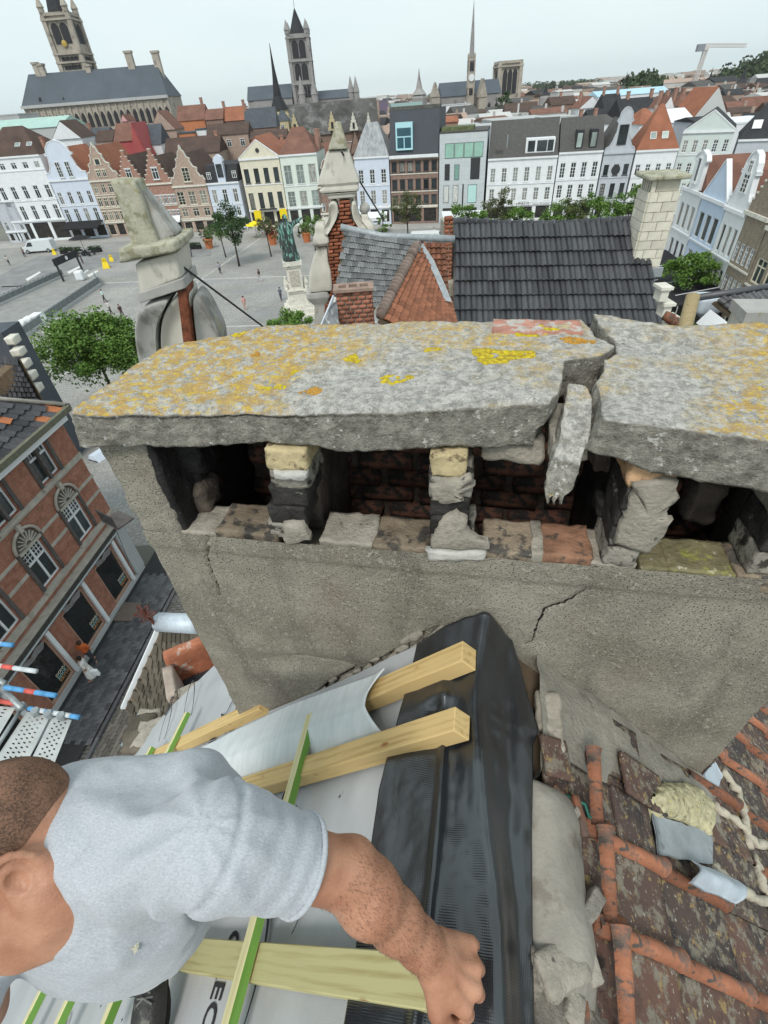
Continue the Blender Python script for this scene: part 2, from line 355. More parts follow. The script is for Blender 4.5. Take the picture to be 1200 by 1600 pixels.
# ---- people far below
def figure(name,p,rz,shirt,trou,label,skin=(.45,.25,.17),hair=(.05,.03,.02),stride=.25,bag=None,cat='person',skirt=False,h=1.72,res=.022):
    e=empty(name,p,rz,label,cat);s=h/1.72
    def build(parts,nm,m,par,res=res):
        b=SDF((-.5,-.5,-.03),(.5,.5,1.85),res)
        for q in parts:b.cap(*q)
        V,Fc=b.mesh();return put(nm,np_mesh(nm,V*s,Fc,m),par)
    ms=mat('skin_%02d%02d'%(int(skin[0]*99),int(skin[1]*99)),skin,var=.1,bump=0);fx,fb=stride/2,-stride/2
    legs=[((-.09,0,.92),(-.09,fx*.6+.03,.50),.085,.058,.03),((-.09,fx*.6+.03,.5),(-.09,fx,.09),.055,.04,.02),((.09,0,.92),(.09,fb*.5+.03,.50),.085,.058,.03),((.09,fb*.5+.03,.5),(.09,fb,.09),.055,.04,.02)]
    arms=[((-.19,0,1.40),(-.24,-.05,1.13),.05,.04,.03),((-.24,-.05,1.13),(-.23,.10,.90),.038,.03,.02),((.19,0,1.40),(.24,.0,1.13),.05,.04,.03),((.24,.0,1.13),(.24,.10,.92),.038,.03,.02)]
    body=[((0,.0,1.62),(0,.01,1.60),.10,.095,.02),((0,0,1.55),(0,0,1.42),.05,.06,.03),((-.10,0,1.36),(.10,0,1.36),.10,.10,.05),((0,0,1.32),(0,0,.98),.13,.125,.05)]+legs+arms+[((-.09,fx,.05),(-.09,fx+.16,.04),.045,.035,.02),((.09,fb,.05),(.09,fb+.16,.04),.045,.035,.02)]
    bo=build(body,'body',ms,e)
    build([((0,-.015,1.655),(0,-.03,1.62),.108,.10,.02)],'hair',mat('hair_%02d'%int(hair[0]*99),hair,var=.2,bump=0),bo)
    build([((-.12,0,1.37),(.12,0,1.37),.105,.105,.05),((0,0,1.33),(0,0,.96),.15,.15,.05),((-.19,0,1.40),(-.235,-.04,1.18),.062,.055,.03),((.19,0,1.40),(.235,.0,1.18),.062,.055,.03)],'shirt',mat('cloth_%02d%02d%02d'%tuple(int(c*99)for c in shirt),shirt,var=.15,bump=0),bo)
    tp=[(a,b,r1+.018,r2+.02,k)for a,b,r1,r2,k in legs]+[((0,0,.98),(0,0,.90),.15,.15,.04)]
    if skirt:tp=[((0,0,.98),(0,0,.35),.15,.24,.04)]
    build(tp,'skirt' if skirt else 'trousers',mat('cloth_%02d%02d%02d'%tuple(int(c*99)for c in trou),trou,var=.15,bump=0),bo)
    return e
# ---- trees
def leaf_nodes(c1,c2):
    def f(t,n,l,p):
        p.inputs['Roughness'].default_value=.6;co=n.new('ShaderNodeTexCoord');x=nn(t,'ShaderNodeTexNoise',Scale=1.4,Detail=8,Roughness=.85);l(co.outputs['Object'],x.inputs[0])
        r=n.new('ShaderNodeValToRGB');r.color_ramp.elements[0].position=.35;r.color_ramp.elements[0].color=(*c1,1);r.color_ramp.elements[1].position=.68;r.color_ramp.elements[1].color=(*c2,1);l(x.outputs[0],r.inputs[0]);l(r.outputs[0],p.inputs['Base Color'])
        p.inputs['Subsurface Weight'].default_value=0
    return f
M_LEAF=nodes_mat('fresh_leaves',leaf_nodes((.050,.115,.018),(.16,.27,.05)),.6);M_LEAFD=nodes_mat('dark_leaves',leaf_nodes((.020,.050,.014),(.060,.115,.032)),.6);M_LEAFO=nodes_mat('olive_leaves',leaf_nodes((.055,.075,.025),(.14,.15,.06)),.6)
M_BARK=mat('bark',(.07,.055,.045),var=.3,scale=6,bump=.6)
def tree(p,h,r,trunk,n,m,label,seed,group=None,leaf=.22,name='tree',squash=1.0,clumps=26,cat='tree'):
    e=empty(name,p,0,label,cat,group);g=random.Random(seed);mb=MB();c=Vector((0,0,trunk+(h-trunk)*.52));rz_=(h-trunk)*.5
    lean=Vector((g.uniform(-.2,.2),g.uniform(-.2,.2),0));top=Vector((lean.x,lean.y,h*.86));s=h/8
    mb.tube([(0,0,0),(lean.x*.3,lean.y*.3,trunk*.6),(lean.x*.6,lean.y*.6,trunk),(lean.x,lean.y,h*.6),top],[.16*s,.12*s,.11*s,.07*s,.02*s],8)
    cl=[]
    for k in range(clumps):
        while True:
            q=Vector((g.uniform(-1,1),g.uniform(-1,1),g.uniform(-1,1)))
            if.25<q.length<1:break
        taper=1-.35*max(0,q.z);q=Vector((q.x*r*taper,q.y*r*taper,q.z*rz_*squash));cl.append((c+q*.9,r*g.uniform(.13,.36)))
        if k<14:st=Vector((lean.x*.6,lean.y*.6,trunk*.95+g.uniform(0,.35)*(h-trunk)));mb.tube([st,st.lerp(c+q*.8,.5)+Vector((0,0,.15*s)),c+q*.85],[.06*s,.035*s,.012*s],6)
    mb.build('trunk',M_BARK,e,True)
    V=[];Fc=[];rs=np.random.RandomState(seed);per=n//len(cl)
    for cc,cr in cl:
        d=rs.normal(size=(per,3));d/=np.linalg.norm(d,axis=1)[:,None];P=np.array(cc)+d*cr*(rs.rand(per,1)**.45)*np.array([1,1,.75])*rs.uniform(.85,1.25,(per,1))
        a=rs.normal(size=(per,3));a[:,2]*=.6;a/=np.linalg.norm(a,axis=1)[:,None];b=np.cross(a,rs.normal(size=(per,3))+np.array([0,0,1.2]));b/=np.linalg.norm(b,axis=1)[:,None]
        sz=leaf*rs.uniform(.4,1.35,(per,1));q=np.stack([P-a*sz*.5,P+b*sz*.32,P+a*sz*.5,P-b*sz*.32],1);k=len(V)*4 if False else 0;V.append(q.reshape(-1,3))
    V=np.concatenate(V);Fc=np.arange(len(V)).reshape(-1,4);put('crown',np_mesh('crown',V,Fc,m,False),e);return e
# ================================================================ house fronts round the square
class Row:
    def __init__(s,a,b):
        s.a=np.array([a[0],a[1],0.0]);d=np.array([b[0]-a[0],b[1]-a[1],0.0]);s.x=d/np.linalg.norm(d);s.n=np.array([-s.x[1],s.x[0],0]);s.rz=math.atan2(s.x[1],s.x[0])
    def at(s,px,py):p=onp(px,py,s.n,s.n@s.a);return(p-s.a)@s.x,p[2]
    def pt(s,t,back=0):return s.a+s.x*t+s.n*back
WIN={};M_CURT=mat('curtain_glass',(.24,.24,.22),rough=.35,var=.6,scale=1.6,bump=0,rand=.5,stretch=(3,1,.6))
def window_mesh(w,h,style,fm,gm):
    key=(round(w,1),round(h,1),style,fm.name,gm.name);w,h=key[0],key[1]
    if key not in WIN:
        mb=MB();f=.09;y0,y1=-.03,.10
        mb.box((-w/2,y0,0),(-w/2+f,y1,h));mb.box((w/2-f,y0,0),(w/2,y1,h));mb.box((-w/2+f,y0,0),(w/2-f,y1,f));mb.box((-w/2+f,y0,h-f),(w/2-f,y1,h))
        if 'c' in style:mb.box((-.04,y0+.02,f),(.04,y1-.02,h-f));mb.box((-w/2+f,y0+.03,h*.66),(w/2-f,y1-.03,h*.66+.09))
        if 'g' in style:
            for k in(.25,.45):mb.box((-w/2+f,y0+.04,h*k),(w/2-f,y1-.04,h*k+.05))
        if 's' in style:mb.box((-w/2-.12,-.14,-.14),(w/2+.12,.05,-.02))
        if 'h' in style:mb.box((-w/2-.1,-.10,h+.03),(w/2+.1,.05,h+.2))
        if 'b' in style:mb.box((-w/2-.16,-.05,0),(-w/2-.02,.02,h));mb.box((w/2+.02,-.05,0),(w/2+.16,.02,h));
        pm=MB();pm.box((-w/2+f,.05,f),(w/2-f,.07,h-f));WIN[key]=(mb.mesh('window',fm),pm.mesh('pane',gm))
    return WIN[key]
def holes_wall(mb,w,H,holes,rev=.16,y=0.0):
    xs=sorted({0,w}|{a for h in holes for a in(h[0],h[1])});zs=sorted({0,H}|{a for h in holes for a in(h[2],h[3])})
    for x0,x1 in zip(xs[:-1],xs[1:]):
        for z0,z1 in zip(zs[:-1],zs[1:]):
            if x1-x0<1e-4 or z1-z0<1e-4:continue
            cx,cz=(x0+x1)/2,(z0+z1)/2
            if any(a<cx<b and c<cz<d for a,b,c,d in holes):continue
            mb.add([(x0,y,z0),(x1,y,z0),(x1,y,z1),(x0,y,z1)],[(0,1,2,3)])
    for a,b,c,d in holes:mb.add([(a,y,c),(b,y,c),(b,y,d),(a,y,d),(a,y+rev,c),(b,y+rev,c),(b,y+rev,d),(a,y+rev,d)],[(0,4,5,1),(1,5,6,2),(2,6,7,3),(3,7,4,0)])
M_ROOFB=mat('brown_roof',(.085,.055,.045),var=.25,scale=.5,bump=.5,wave=('Z',4.5,.3,.12),bdist=.05);M_ROOFO=mat('orange_roof',(.30,.12,.07),var=.2,scale=.5,bump=.5,wave=('Z',4.5,.3,.12),bdist=.05)
M_ROOFR=mat('red_brown_roof',(.19,.095,.07),var=.25,scale=.5,bump=.5,wave=('Z',4.5,.3,.12),bdist=.05);M_ROOFK=mat('charcoal_roof',(.035,.036,.04),var=.25,scale=.5,bump=.3,wave=('Z',3,.3,.1),bdist=.05)
M_ROOFG=mat('grey_shingle_roof',(.085,.082,.078),var=.2,scale=2.5,bump=.5,bscale=12,bdist=.05);M_SLATE=mat('slate_roof',(.075,.085,.10),var=.2,scale=1,bump=.2);M_LEADR=mat('lead_roof',(.30,.31,.32),var=.35,scale=1.1,bump=.4,stretch=(1.6,1,.4))
M_BRICKB=mat('brown_brick_front',(.20,.10,.07),var=.15,scale=2,bump=.3,brick=(.24,.085,.012,(.28,.16,.12),(.30,.27,.24),1));M_BRICKR=mat('red_brick_front',(.30,.12,.08),var=.2,scale=2,bump=.3,brick=(.24,.085,.012,(.38,.18,.12),(.36,.30,.26),1))
M_BRICKP=mat('pale_brick_front',(.34,.22,.17),var=.2,scale=2,bump=.3,brick=(.24,.085,.012,(.42,.30,.24),(.42,.38,.33),1));M_BRICKT=mat('brown_grey_brick_front',(.19,.145,.10),var=.2,scale=2,bump=.3,brick=(.24,.085,.012,(.27,.21,.15),(.34,.31,.26),1))
M_BLUEW=mat('blue_white_paint',(.58,.64,.74),rough=.6,var=.06,scale=1,bump=.1);M_GREENW=mat('green_white_paint',(.64,.70,.64),rough=.6,var=.06,scale=1,bump=.1);M_GREYW=mat('grey_paint',(.46,.49,.53),rough=.6,var=.08,scale=1,bump=.1)
M_WINF=mat('window_frame_white',(.68,.70,.70),rough=.5,var=.05,bump=0);M_WINK=mat('window_frame_dark',(.04,.042,.045),rough=.5,var=.1,bump=0);M_SHOP=mat('shop_interior',(.03,.028,.026),rough=.6,var=.6,scale=1.2,bump=0)
GAB={  # outlines of gables in unit width, unit height
 'bell':[(0,0),(.0,.16),(.10,.18),(.17,.30),(.21,.48),(.23,.62),(.16,.63),(.16,.67),(.22,.67),(.24,.80),(.34,.94),(.5,1),(.66,.94),(.76,.80),(.78,.67),(.84,.67),(.84,.63),(.77,.62),(.79,.48),(.83,.30),(.90,.18),(1,.16),(1,0)],
 'step':[(0,0),(0,.12),(.08,.12),(.08,.26),(.16,.26),(.16,.40),(.24,.40),(.24,.54),(.31,.54),(.31,.68),(.38,.68),(.38,.82),(.44,.82),(.44,1),(.56,1),(.56,.82),(.62,.82),(.62,.68),(.69,.68),(.69,.54),(.76,.54),(.76,.40),(.84,.40),(.84,.26),(.92,.26),(.92,.12),(1,.12),(1,0)],
 'ornate':[(0,0),(0,.10),(.06,.22),(.10,.18),(.18,.32),(.16,.42),(.26,.46),(.32,.60),(.30,.66),(.38,.70),(.42,.84),(.47,.88),(.5,1),(.53,.88),(.58,.84),(.62,.70),(.70,.66),(.68,.60),(.74,.46),(.84,.42),(.82,.32),(.90,.18),(.94,.22),(1,.10),(1,0)],
 'neck':[(.0,0),(.04,.08),(.14,.12),(.22,.25),(.28,.42),(.29,.66),(.24,.70),(.30,.76),(.32,.88),(.42,.98),(.5,1),(.58,.98),(.68,.88),(.70,.76),(.76,.70),(.71,.66),(.72,.42),(.78,.25),(.86,.12),(.96,.08),(1,0)],
 'tri':[(0,0),(.5,1),(1,0)],'hood':[(.26,0),(.26,.72),(.2,.76),(.28,.9),(.5,1),(.72,.9),(.8,.76),(.74,.72),(.74,0)]}
def house(row,pl,pr,label,wallm,roofm,rows,gable=None,gh=0,roof='perp',rh=4,deep=10,ground='shop',framem=None,glass=None,H=None,extra=None,base=0,cat='house',gwin=(),course=True,trim=None,name='house',z0=0.0,awning=None,group=None):
    """rows: (z_low, z_high as fractions of the eave height, count, fill, style)"""
    s0,za=row.at(*pl);s1,zb=row.at(*pr);w=abs(s1-s0);s0=min(s0,s1);H=H or(za+zb)/2;o=row.pt(s0);e=empty(name,(o[0],o[1],z0),row.rz,label,cat,group);fm=framem or M_WINF;gl=glass or M_GLASS;tr=trim or M_WHITE
    holes=[];wins=[]
    for(a,b,n,fill,st)in rows:
        pw=w/n if 'm' not in st else(w-.5)/n;off=0 if 'm' not in st else.25
        for k in range(n):cx=off+pw*(k+.5);ww=pw*fill;holes.append((cx-ww/2,cx+ww/2,a*H,b*H));wins.append((cx,ww,a*H,(b-a)*H,st))
    if ground:
        n={'shop':3,'shop2':2,'shop4':4}.get(ground,3);pw=w/n
        for k in range(n):holes.append((pw*k+.3,pw*(k+1)-.3,.35,H*.235))
    mb=MB();holes_wall(mb,w,H,holes);mb.add([(0,0,0),(0,deep,0),(0,deep,H),(0,0,H),(w,0,0),(w,deep,0),(w,deep,H),(w,0,H)],[(0,3,2,1),(4,5,6,7),(1,2,6,5)])
    mb.build('wall',wallm,e)
    for cx,ww,z,h,st in wins:
        me,pm=window_mesh(ww,h,st,fm,gl if random.random()<.68 else M_CURT);kx,kz=ww/round(ww,1)if round(ww,1)else 1,h/round(h,1)
        o=put('window',me,e,Matrix.Translation((cx,.08,z))@Matrix.Diagonal((kx,1,kz,1)));put('pane',pm,o)
    if ground:
        for k in range(n):
            me,pm=window_mesh(pw-.6,H*.235-.35,'d',M_WINK if k%2 else fm,M_SHOP);a=pw-.6;o=put('shop_window',me,e,Matrix.Translation((pw*(k+.5),.08,.35))@Matrix.Diagonal((a/round(a,1),1,(H*.235-.35)/round(H*.235-.35,1),1)));put('pane',pm,o)
    if course:
        mb=MB();mb.box((-.05,-.22,H-.28),(w+.05,-.002,H+.02));mb.build('cornice',tr,e)
        for(a,b,n,fill,st)in rows[:3]:
            mb=MB();mb.box((0,-.10,a*H-.40),(w,-.002,a*H-.24));mb.build('string_course',tr,e)
        if ground:mb=MB();mb.box((0,-.18,H*.25),(w,-.002,H*.25+.3));mb.build('fascia',tr,e)
    if gable:
        mb=MB();mb.prism([(x*w,H+.025+z*gh)for x,z in GAB[gable]],-.02,.38);mb.build('gable',wallm,e)
        pts=[(x*w,H+.025+z*gh)for x,z in GAB[gable]]
        mb=MB()
        for(x0,z0_),(x1,z1_)in zip(pts[:-1],pts[1:]):
            if abs(x1-x0)>.05:mb.bar((x0,.16,z0_+.06),(x1,.16,z1_+.06),.5,.14)
        mb.build('coping',tr,e,kind='stuff')if len(mb.f)else None
        for(x,z,ww,h,st)in gwin:
            me,pm=window_mesh(ww,h,st,fm,gl);o=put('window',me,e,Matrix.Translation((x*w,-.11,H+z*gh))@Matrix.Diagonal((ww/round(ww,1),1,h/round(h,1),1)));put('pane',pm,o)
    mb=MB();ov=.12;H2=H+.03
    if roof=='perp':mb.add([(-ov,.39,H2-.1),(w+ov,.39,H2-.1),(w/2,.39,H2+rh),(-ov,deep,H2-.1),(w+ov,deep,H2-.1),(w/2,deep,H2+rh)],[(0,2,5,3),(1,4,5,2),(3,5,4),(0,1,2)])
    elif roof=='para':mb.add([(0,-.15,H2),(w,-.15,H2),(w,deep*.5,H2+rh),(0,deep*.5,H2+rh),(0,deep,H2),(w,deep,H2)],[(0,1,2,3),(3,2,5,4),(0,3,4),(1,5,2)])
    elif roof=='hip':mb.add([(-.1,-.2,H2),(w+.1,-.2,H2),(w+.1,deep,H2),(-.1,deep,H2),(w*.5-.3,deep*.45,H2+rh),(w*.5+.3,deep*.45,H2+rh)],[(0,1,5,4),(1,2,5),(2,3,4,5),(3,0,4)])
    elif roof=='hip2':mb.add([(-.1,-.2,H2),(w+.1,-.2,H2),(w+.1,deep,H2),(-.1,deep,H2),(w*.28,deep*.5,H2+rh),(w*.62,deep*.5,H2+rh)],[(0,1,5,4),(1,2,5),(2,3,4,5),(3,0,4)])
    elif roof=='mans':mb.add([(0,.1,H2),(w,.1,H2),(w,1.6,H2+rh),(0,1.6,H2+rh),(w,deep,H2+rh),(0,deep,H2+rh),(0,deep,H2),(w,deep,H2)],[(0,1,2,3),(3,2,4,5),(0,3,5,6),(1,7,4,2),(6,5,4,7)])
    elif roof=='flat':mb.box((.0,.02,H2),(w,deep,H2+.25))
    mb.build('roof',roofm,e)
    if awning:
        mb=MB();d_,z_=awning[0],awning[1];mb.add([(.2,-.05,z_),(w-.2,-.05,z_),(w-.2,-d_,z_-.9),(.2,-d_,z_-.9),(.2,-d_,z_-1.15),(w-.2,-d_,z_-1.15),(.2,-.05,z_-.08),(w-.2,-.05,z_-.08)],[(0,1,2,3),(3,2,5,4),(6,4,5,7),(0,3,4,6),(1,7,5,2)]);mb.build('awning',awning[2],e)
    if extra:extra(e,w,H)
    return e
def skylights(lst,m=None):
    def f(e,w,H):
        for(x,y,z,sx,sz,tilt)in lst:
            mb=MB();mb.box((-sx/2,-.08,-sz/2),(sx/2,.06,sz/2));o=mb.build('skylight',M_WINF,e,mtx=Matrix.Translation((x*w,y,H+z))@Matrix.Rotation(tilt,4,'X'));mb=MB();mb.box((-sx/2+.08,-.1,-sz/2+.08),(sx/2-.08,-.081,sz/2-.08));mb.build('pane',m or M_GLASSL,o)
    return f
def chim(e,x,y,z0,z1,s=.6,m=None):
    mb=MB();mb.box((x-s/2,y-s*.7,z0),(x+s/2,y+s*.7,z1));mb.box((x-s/2-.08,y-s*.7-.08,z1+.001),(x+s/2+.08,y+s*.7+.08,z1+.15));mb.build('chimney',m or M_BRICKR,e)
RA=Row((-95,128),(-9,120));RB=Row((-1.5,116),(25.5,109));RC=Row((25.6,109),(66,99));RD=Row((38.5,71.7),(32,28.5))
w2=lambda n,f,st:[(.30,.52,n,f,st),(.60,.82,n,f,st)]
house(RA,(-48,248),(-4,262),'grey building with a dark shop front at the left edge, half cut off',M_GREYW,M_ROOFB,[(.3,.5,3,.45,'c')],H=8,rh=3,deep=8)
def a1x(e,w,H):skylights([(.62,1.9,1.7,1.1,.9,-.9),(.82,1.9,1.7,1.1,.9,-.9)])(e,w,H);chim(e,w-.5,4,H,H+2.5)
house(RA,(-30,249),(60,240),'white classical townhouse with attic windows and big brown hipped roof at the left',M_WHITE,M_ROOFB,[(.27,.44,5,.42,'cs'),(.52,.67,5,.42,'cs'),(.86,.93,5,.45,'c')],roof='hip2',rh=4.6,deep=12,extra=a1x)
house(RA,(76,283),(137,277),'blue-white house with bell gable and semicircular pediment',M_BLUEW,M_ROOFO,[(.30,.52,4,.45,'cs'),(.60,.60,1,.1,'')][:1]+[(.60,.80,4,.42,'cs')],gable='bell',gh=6.4,rh=5.2,deep=12,gwin=[(.38,.06,1.0,2.6,'cgs'),(.62,.06,1.0,2.6,'cgs')],awning=(3.2,3.4,M_DARK))
house(RA,(139,282),(186,280),'brick gable house with round window below a finial',M_BRICKP,M_ROOFO,[(.30,.46,5,.72,'csh'),(.55,.70,5,.72,'csh'),(.78,.93,4,.6,'c')],gable='ornate',gh=6.2,rh=5.6,deep=12,ground='shop',framem=M_CREAM,trim=M_STONEW,gwin=[(.5,.40,1.1,1.1,'b'),(.40,.08,.9,1.2,'ch'),(.60,.08,.9,1.2,'ch')])
house(RA,(187,287),(226,286),'red step-gabled brick house half hidden by the leaning pinnacle',M_BRICKR,M_ROOFB,[(.30,.46,5,.72,'csh'),(.60,.76,5,.72,'csh')],gable='step',gh=5.4,rh=4.6,deep=12,trim=M_STONEW,gwin=[(.5,.15,1.2,1.6,'csh')])
house(RA,(227,287),(268,285),'red step-gabled brick house with a white awning stripe, right of the pinnacle',M_BRICKR,M_ROOFB,[(.30,.46,6,.74,'csh'),(.60,.76,6,.74,'csh')],gable='step',gh=5.6,rh=4.4,deep=12,trim=M_STONEW,gwin=[(.5,.12,1.3,1.9,'csh')],awning=(1.0,3.3,M_WHITE))
house(RA,(269,291),(322,288),'pinkish stone and brick house with ornate curled gable and arched wooden door',M_BRICKP,M_ROOFB,[(.30,.30,1,.1,'')][:0]+[(.34,.52,3,.55,'c'),(.60,.88,3,.62,'cgs')],gable='ornate',gh=6.6,rh=5.2,deep=14,trim=M_STONEW,framem=M_CREAM,gwin=[(.5,.10,1.5,2.4,'cgs')])
def a7x(e,w,H):
    mb=MB();mb.prism([(x*w*.5+w*.25,H+.05+z*4.6)for x,z in GAB['hood']],-.05,1.3);mb.build('dormer',M_BLUEW,e);me,pm=window_mesh(1.2,2.2,'c',M_WINK,M_GLASS);o=put('window',me,e,Matrix.Translation((w/2,-.14,H+.9)));put('pane',pm,o)
    for x in(.1,.9):me,pm=window_mesh(.9,1.2,'c',M_WINF,M_GLASS);o=put('window',me,e,Matrix.Translation((x*w,.45,H+.6)));put('pane',pm,o)
house(RA,(323,287),(372,283),'narrow lilac-white house with dark mansard roof and one tall arched dormer',M_BLUEW,M_ROOFK,[(.30,.48,3,.4,'cs'),(.58,.86,3,.45,'csh')],roof='mans',rh=2.8,deep=12,extra=a7x,framem=M_WINF)
def a8x(e,w,H):
    mb=MB();mb.lathe([(.38,0),(.38,.1)],12);mb.build('oculus',M_WINK,e,mtx=Matrix.Translation((w/2,-.03,H+1.2))@Matrix.Rotation(PI/2,4,'X'));mb=MB();mb.box((w*.3,-1.1,H*.25+.32),(w*.75,-.19,H*.25+.45));mb.build('balcony',M_WINK,e)
    for x in(.12,.80):mb=MB();mb.box((x*w,-.4,1.5),(x*w+1.5,-.3,3.3));mb.build('shop_sign',mat('yellow_sign',(.80,.62,.02),var=.1,bump=0),e)
house(RA,(373,249),(435,244),'cream house with triangular pediment, oculus and yellow shop boards',M_CREAM,M_ROOFO,[(.29,.52,4,.5,'s'),(.66,.86,4,.5,'s')],gable='tri',gh=2.8,rh=3.4,deep=14,extra=a8x,framem=M_WINK)
def a9x(e,w,H):chim(e,w-.3,5,H,H+3.4,.7);chim(e,w-.3,7.5,H,H+3.2,.7)
house(RA,(436,243),(494,238),'pale green-white house with grey shuttered tall windows under a hipped red-brown roof',M_GREENW,M_ROOFR,[(.28,.50,3,.62,'cgs'),(.60,.86,3,.62,'cs')],roof='hip2',rh=4.0,deep=12,extra=a9x,glass=mat('shuttered_glass',(.22,.26,.25),rough=.4,var=.4,scale=1.5,bump=0,rand=.3),framem=mat('grey_green_frame',(.50,.55,.52),var=.1,bump=0))
house(RA,(496,292),(530,290),'narrow brown brick house squeezed behind the central stone pinnacle',M_BRICKB,M_ROOFB,[(.34,.56,3,.5,'c')],gable='neck',gh=4.5,rh=4.0,deep=10,trim=M_STONEW,gwin=[(.5,.1,.9,1.4,'c')])
def b1x(e,w,H):mb=MB();mb.sph((w*.5,.9,H+.6),(.5,.35,.6),10,6);mb.build('roof_ornament',M_LEADR,e)
house(RB,(553,246),(607,243),'narrow lilac-white house with steep streaked lead roof, between pinnacle and brown brick house',M_BLUEW,M_LEADR,[(.30,.30,1,.1,'')][:0]+[(.31,.52,3,.46,'cgsb'),(.62,.82,3,.46,'cgsb')],roof='hip2',rh=5.0,deep=8,extra=b1x,framem=M_WINF)
def b2x(e,w,H):
    mb=MB();mb.box((.0,-.7,H-.1),(w,-.25,H+.35));mb.build('rolled_awning',M_WHITE,e)
    mb=MB();mb.box((w*.14,-.1,H+1.1),(w*.48,.9,H+5.2));o=mb.build('roof_window',mat('cyan_frame',(.42,.68,.74),var=.1,bump=0),e)
    for a,b,c,d in((.17,.30,1.4,3.0),(.32,.45,1.4,3.0),(.17,.45,3.2,4.4)):mb=MB();mb.box((w*a,-.13,H+c),(w*b,-.101,H+d));mb.build('pane',mat('blue_glass',(.04,.10,.13),rough=.1,var=.3,bump=0,spec=.6),o)
    skylights([(.72,1.25,3.4,1.1,1.2,-.32),(.80,2.3,6.4,1.4,1.0,-.32),(.9,.9,2.2,.3,.3,-.32)],M_WHITE)(e,w,H)
    mb=MB();mb.box((0,1.7,H+6.85),(w,4.2,H+7.4));mb.build('roof_ledge',mat('planted_roof',(.10,.10,.09),var=.4,scale=2,bump=.4),e)
def roof_steep(e,w,H):pass
house(RB,(609,246),(685,244),'brown brick house with slate-blue attic storey and turquoise framed roof window',M_BRICKB,mat('slate_blue_cladding',(.060,.066,.080),rough=.6,var=.08,scale=1,bump=0),[(.31,.43,6,.66,'sh'),(.53,.67,6,.66,'sh'),(.79,.93,6,.66,'sh')],roof='mans',rh=6.8,deep=12,extra=b2x,framem=M_WINK,trim=M_STONEW)
def b3x(e,w,H):
    def gp_(n,x0,x1,z0,z1,m,nm='window'):mb=MB();mb.box((x0*w,-.05,z0*H),(x1*w,.3,z1*H));o=mb.build(nm,M_WINK,e);mb=MB();mb.box((x0*w+.07,-.075,z0*H+.07),(x1*w-.07,-.051,z1*H-.07));mb.build('pane',m,o)
    for k in range(4):gp_(0,.12+.205*k,.315+.205*k,.74,.90,M_GREENGL)
    gp_(0,.68,.88,.50,.735,M_WINK);gp_(0,.12,.23,.50,.68,M_WINK);gp_(0,.33,.44,.50,.67,mat('teal_glass',(.20,.34,.30),rough=.15,var=.2,bump=0))
    gp_(0,.10,.22,.24,.44,mat('poster_white',(.55,.56,.54),var=.3,scale=3,bump=0));gp_(0,.31,.43,.24,.44,mat('poster_white',(.5,.5,.5)));gp_(0,.52,.55,.20,.45,M_WINK);gp_(0,.64,.84,.23,.44,mat('aqua_panel',(.45,.68,.66),var=.1,bump=0))
    mb=MB();mb.box((.09*w,-.04,.02),(.86*w,.2,.175*H));mb.build('shop_opening',M_SHOP,e);mb=MB();mb.box((.2,1,H+.26),(w*.7,6,H+.9));mb.build('roof_planting',mat('roof_plants',(.12,.14,.07),var=.5,scale=2,bump=.5),e)
house(RB,(687,209),(762,206),'modern pale grey stone block with green glass band and black window slots',mat('pale_grey_stone_panels',(.50,.54,.56),var=.05,scale=1,bump=.1,brick=(1.4,.7,.012,(.53,.57,.59),(.36,.38,.40),1)),M_ROOFG,[],ground=None,roof='flat',deep=12,course=False,extra=b3x)
def c1x(e,w,H):
    mb=MB();mb.box((w*.53,.5,H+.35),(w*.94,3.2,H+2.6));o=mb.build('loggia',M_WHITE,e)
    for a,b in((.56,.66),(.69,.83),(.84,.92)):mb=MB();mb.box((w*a,.46,H+.7),(w*b,.499,H+2.3));mb.build('pane',M_GLASS,o)
    mb=MB();mb.box((w*.10,.6,H+.5),(w*.2,1.5,H+1.2));mb.build('roof_hatch',M_ROOFG,e);mb=MB();mb.tube([(w*.26,1.6,H+1.2),(w*.26,1.6,H+3.3)],.12,6);mb.build('vent_pipe',M_METAL,e)
    textmesh('PAUL',.95,mat('grey_letters',(.2,.2,.2),bump=0),'shop_name',e,Matrix.Translation((w*.50,-.19,H*.245))@Matrix.Rotation(PI/2,4,'X'),.02);textmesh('maison de qualité',.42,MATS['grey_letters'],'shop_name',e,Matrix.Translation((w*.72,-.19,H*.255))@Matrix.Rotation(PI/2,4,'X'),.02)
house(RC,(763,250),(872,241),'long white townhouse with six windows per floor and wide loggia in grey roof',M_WHITE,M_ROOFG,[(.33,.53,6,.46,'cgs'),(.63,.85,6,.46,'cgs')],roof='para',rh=5.2,deep=13,ground='shop4',extra=c1x,glass=mat('curtained_glass',(.20,.21,.20),rough=.3,var=.5,scale=1,bump=0,rand=.5))
def c2x(e,w,H):
    for a in(.34,.66):mb=MB();mb.box((w*a,.3,H+.3),(w*(a+.17),3,H+3.0));o=mb.build('dormer',M_ROOFK,e);mb=MB();mb.box((w*(a+.03),.26,H+.6),(w*(a+.14),.299,H+2.6));mb.build('pane',M_GLASSL,o)
house(RC,(874,240),(943,233),'white townhouse with four windows per floor and two black dormers',M_WHITE,M_ROOFG,[(.33,.53,4,.5,'cgs'),(.63,.85,4,.5,'cgs')],roof='para',rh=4.6,deep=12,extra=c2x,ground='shop')
def c3x(e,w,H):mb=MB();mb.lathe([(.75,0),(.75,.16)],16);mb.build('oculus',M_WINK,e,mtx=Matrix.Translation((w/2,.1,H*.74))@Matrix.Rotation(PI/2,4,'X'))
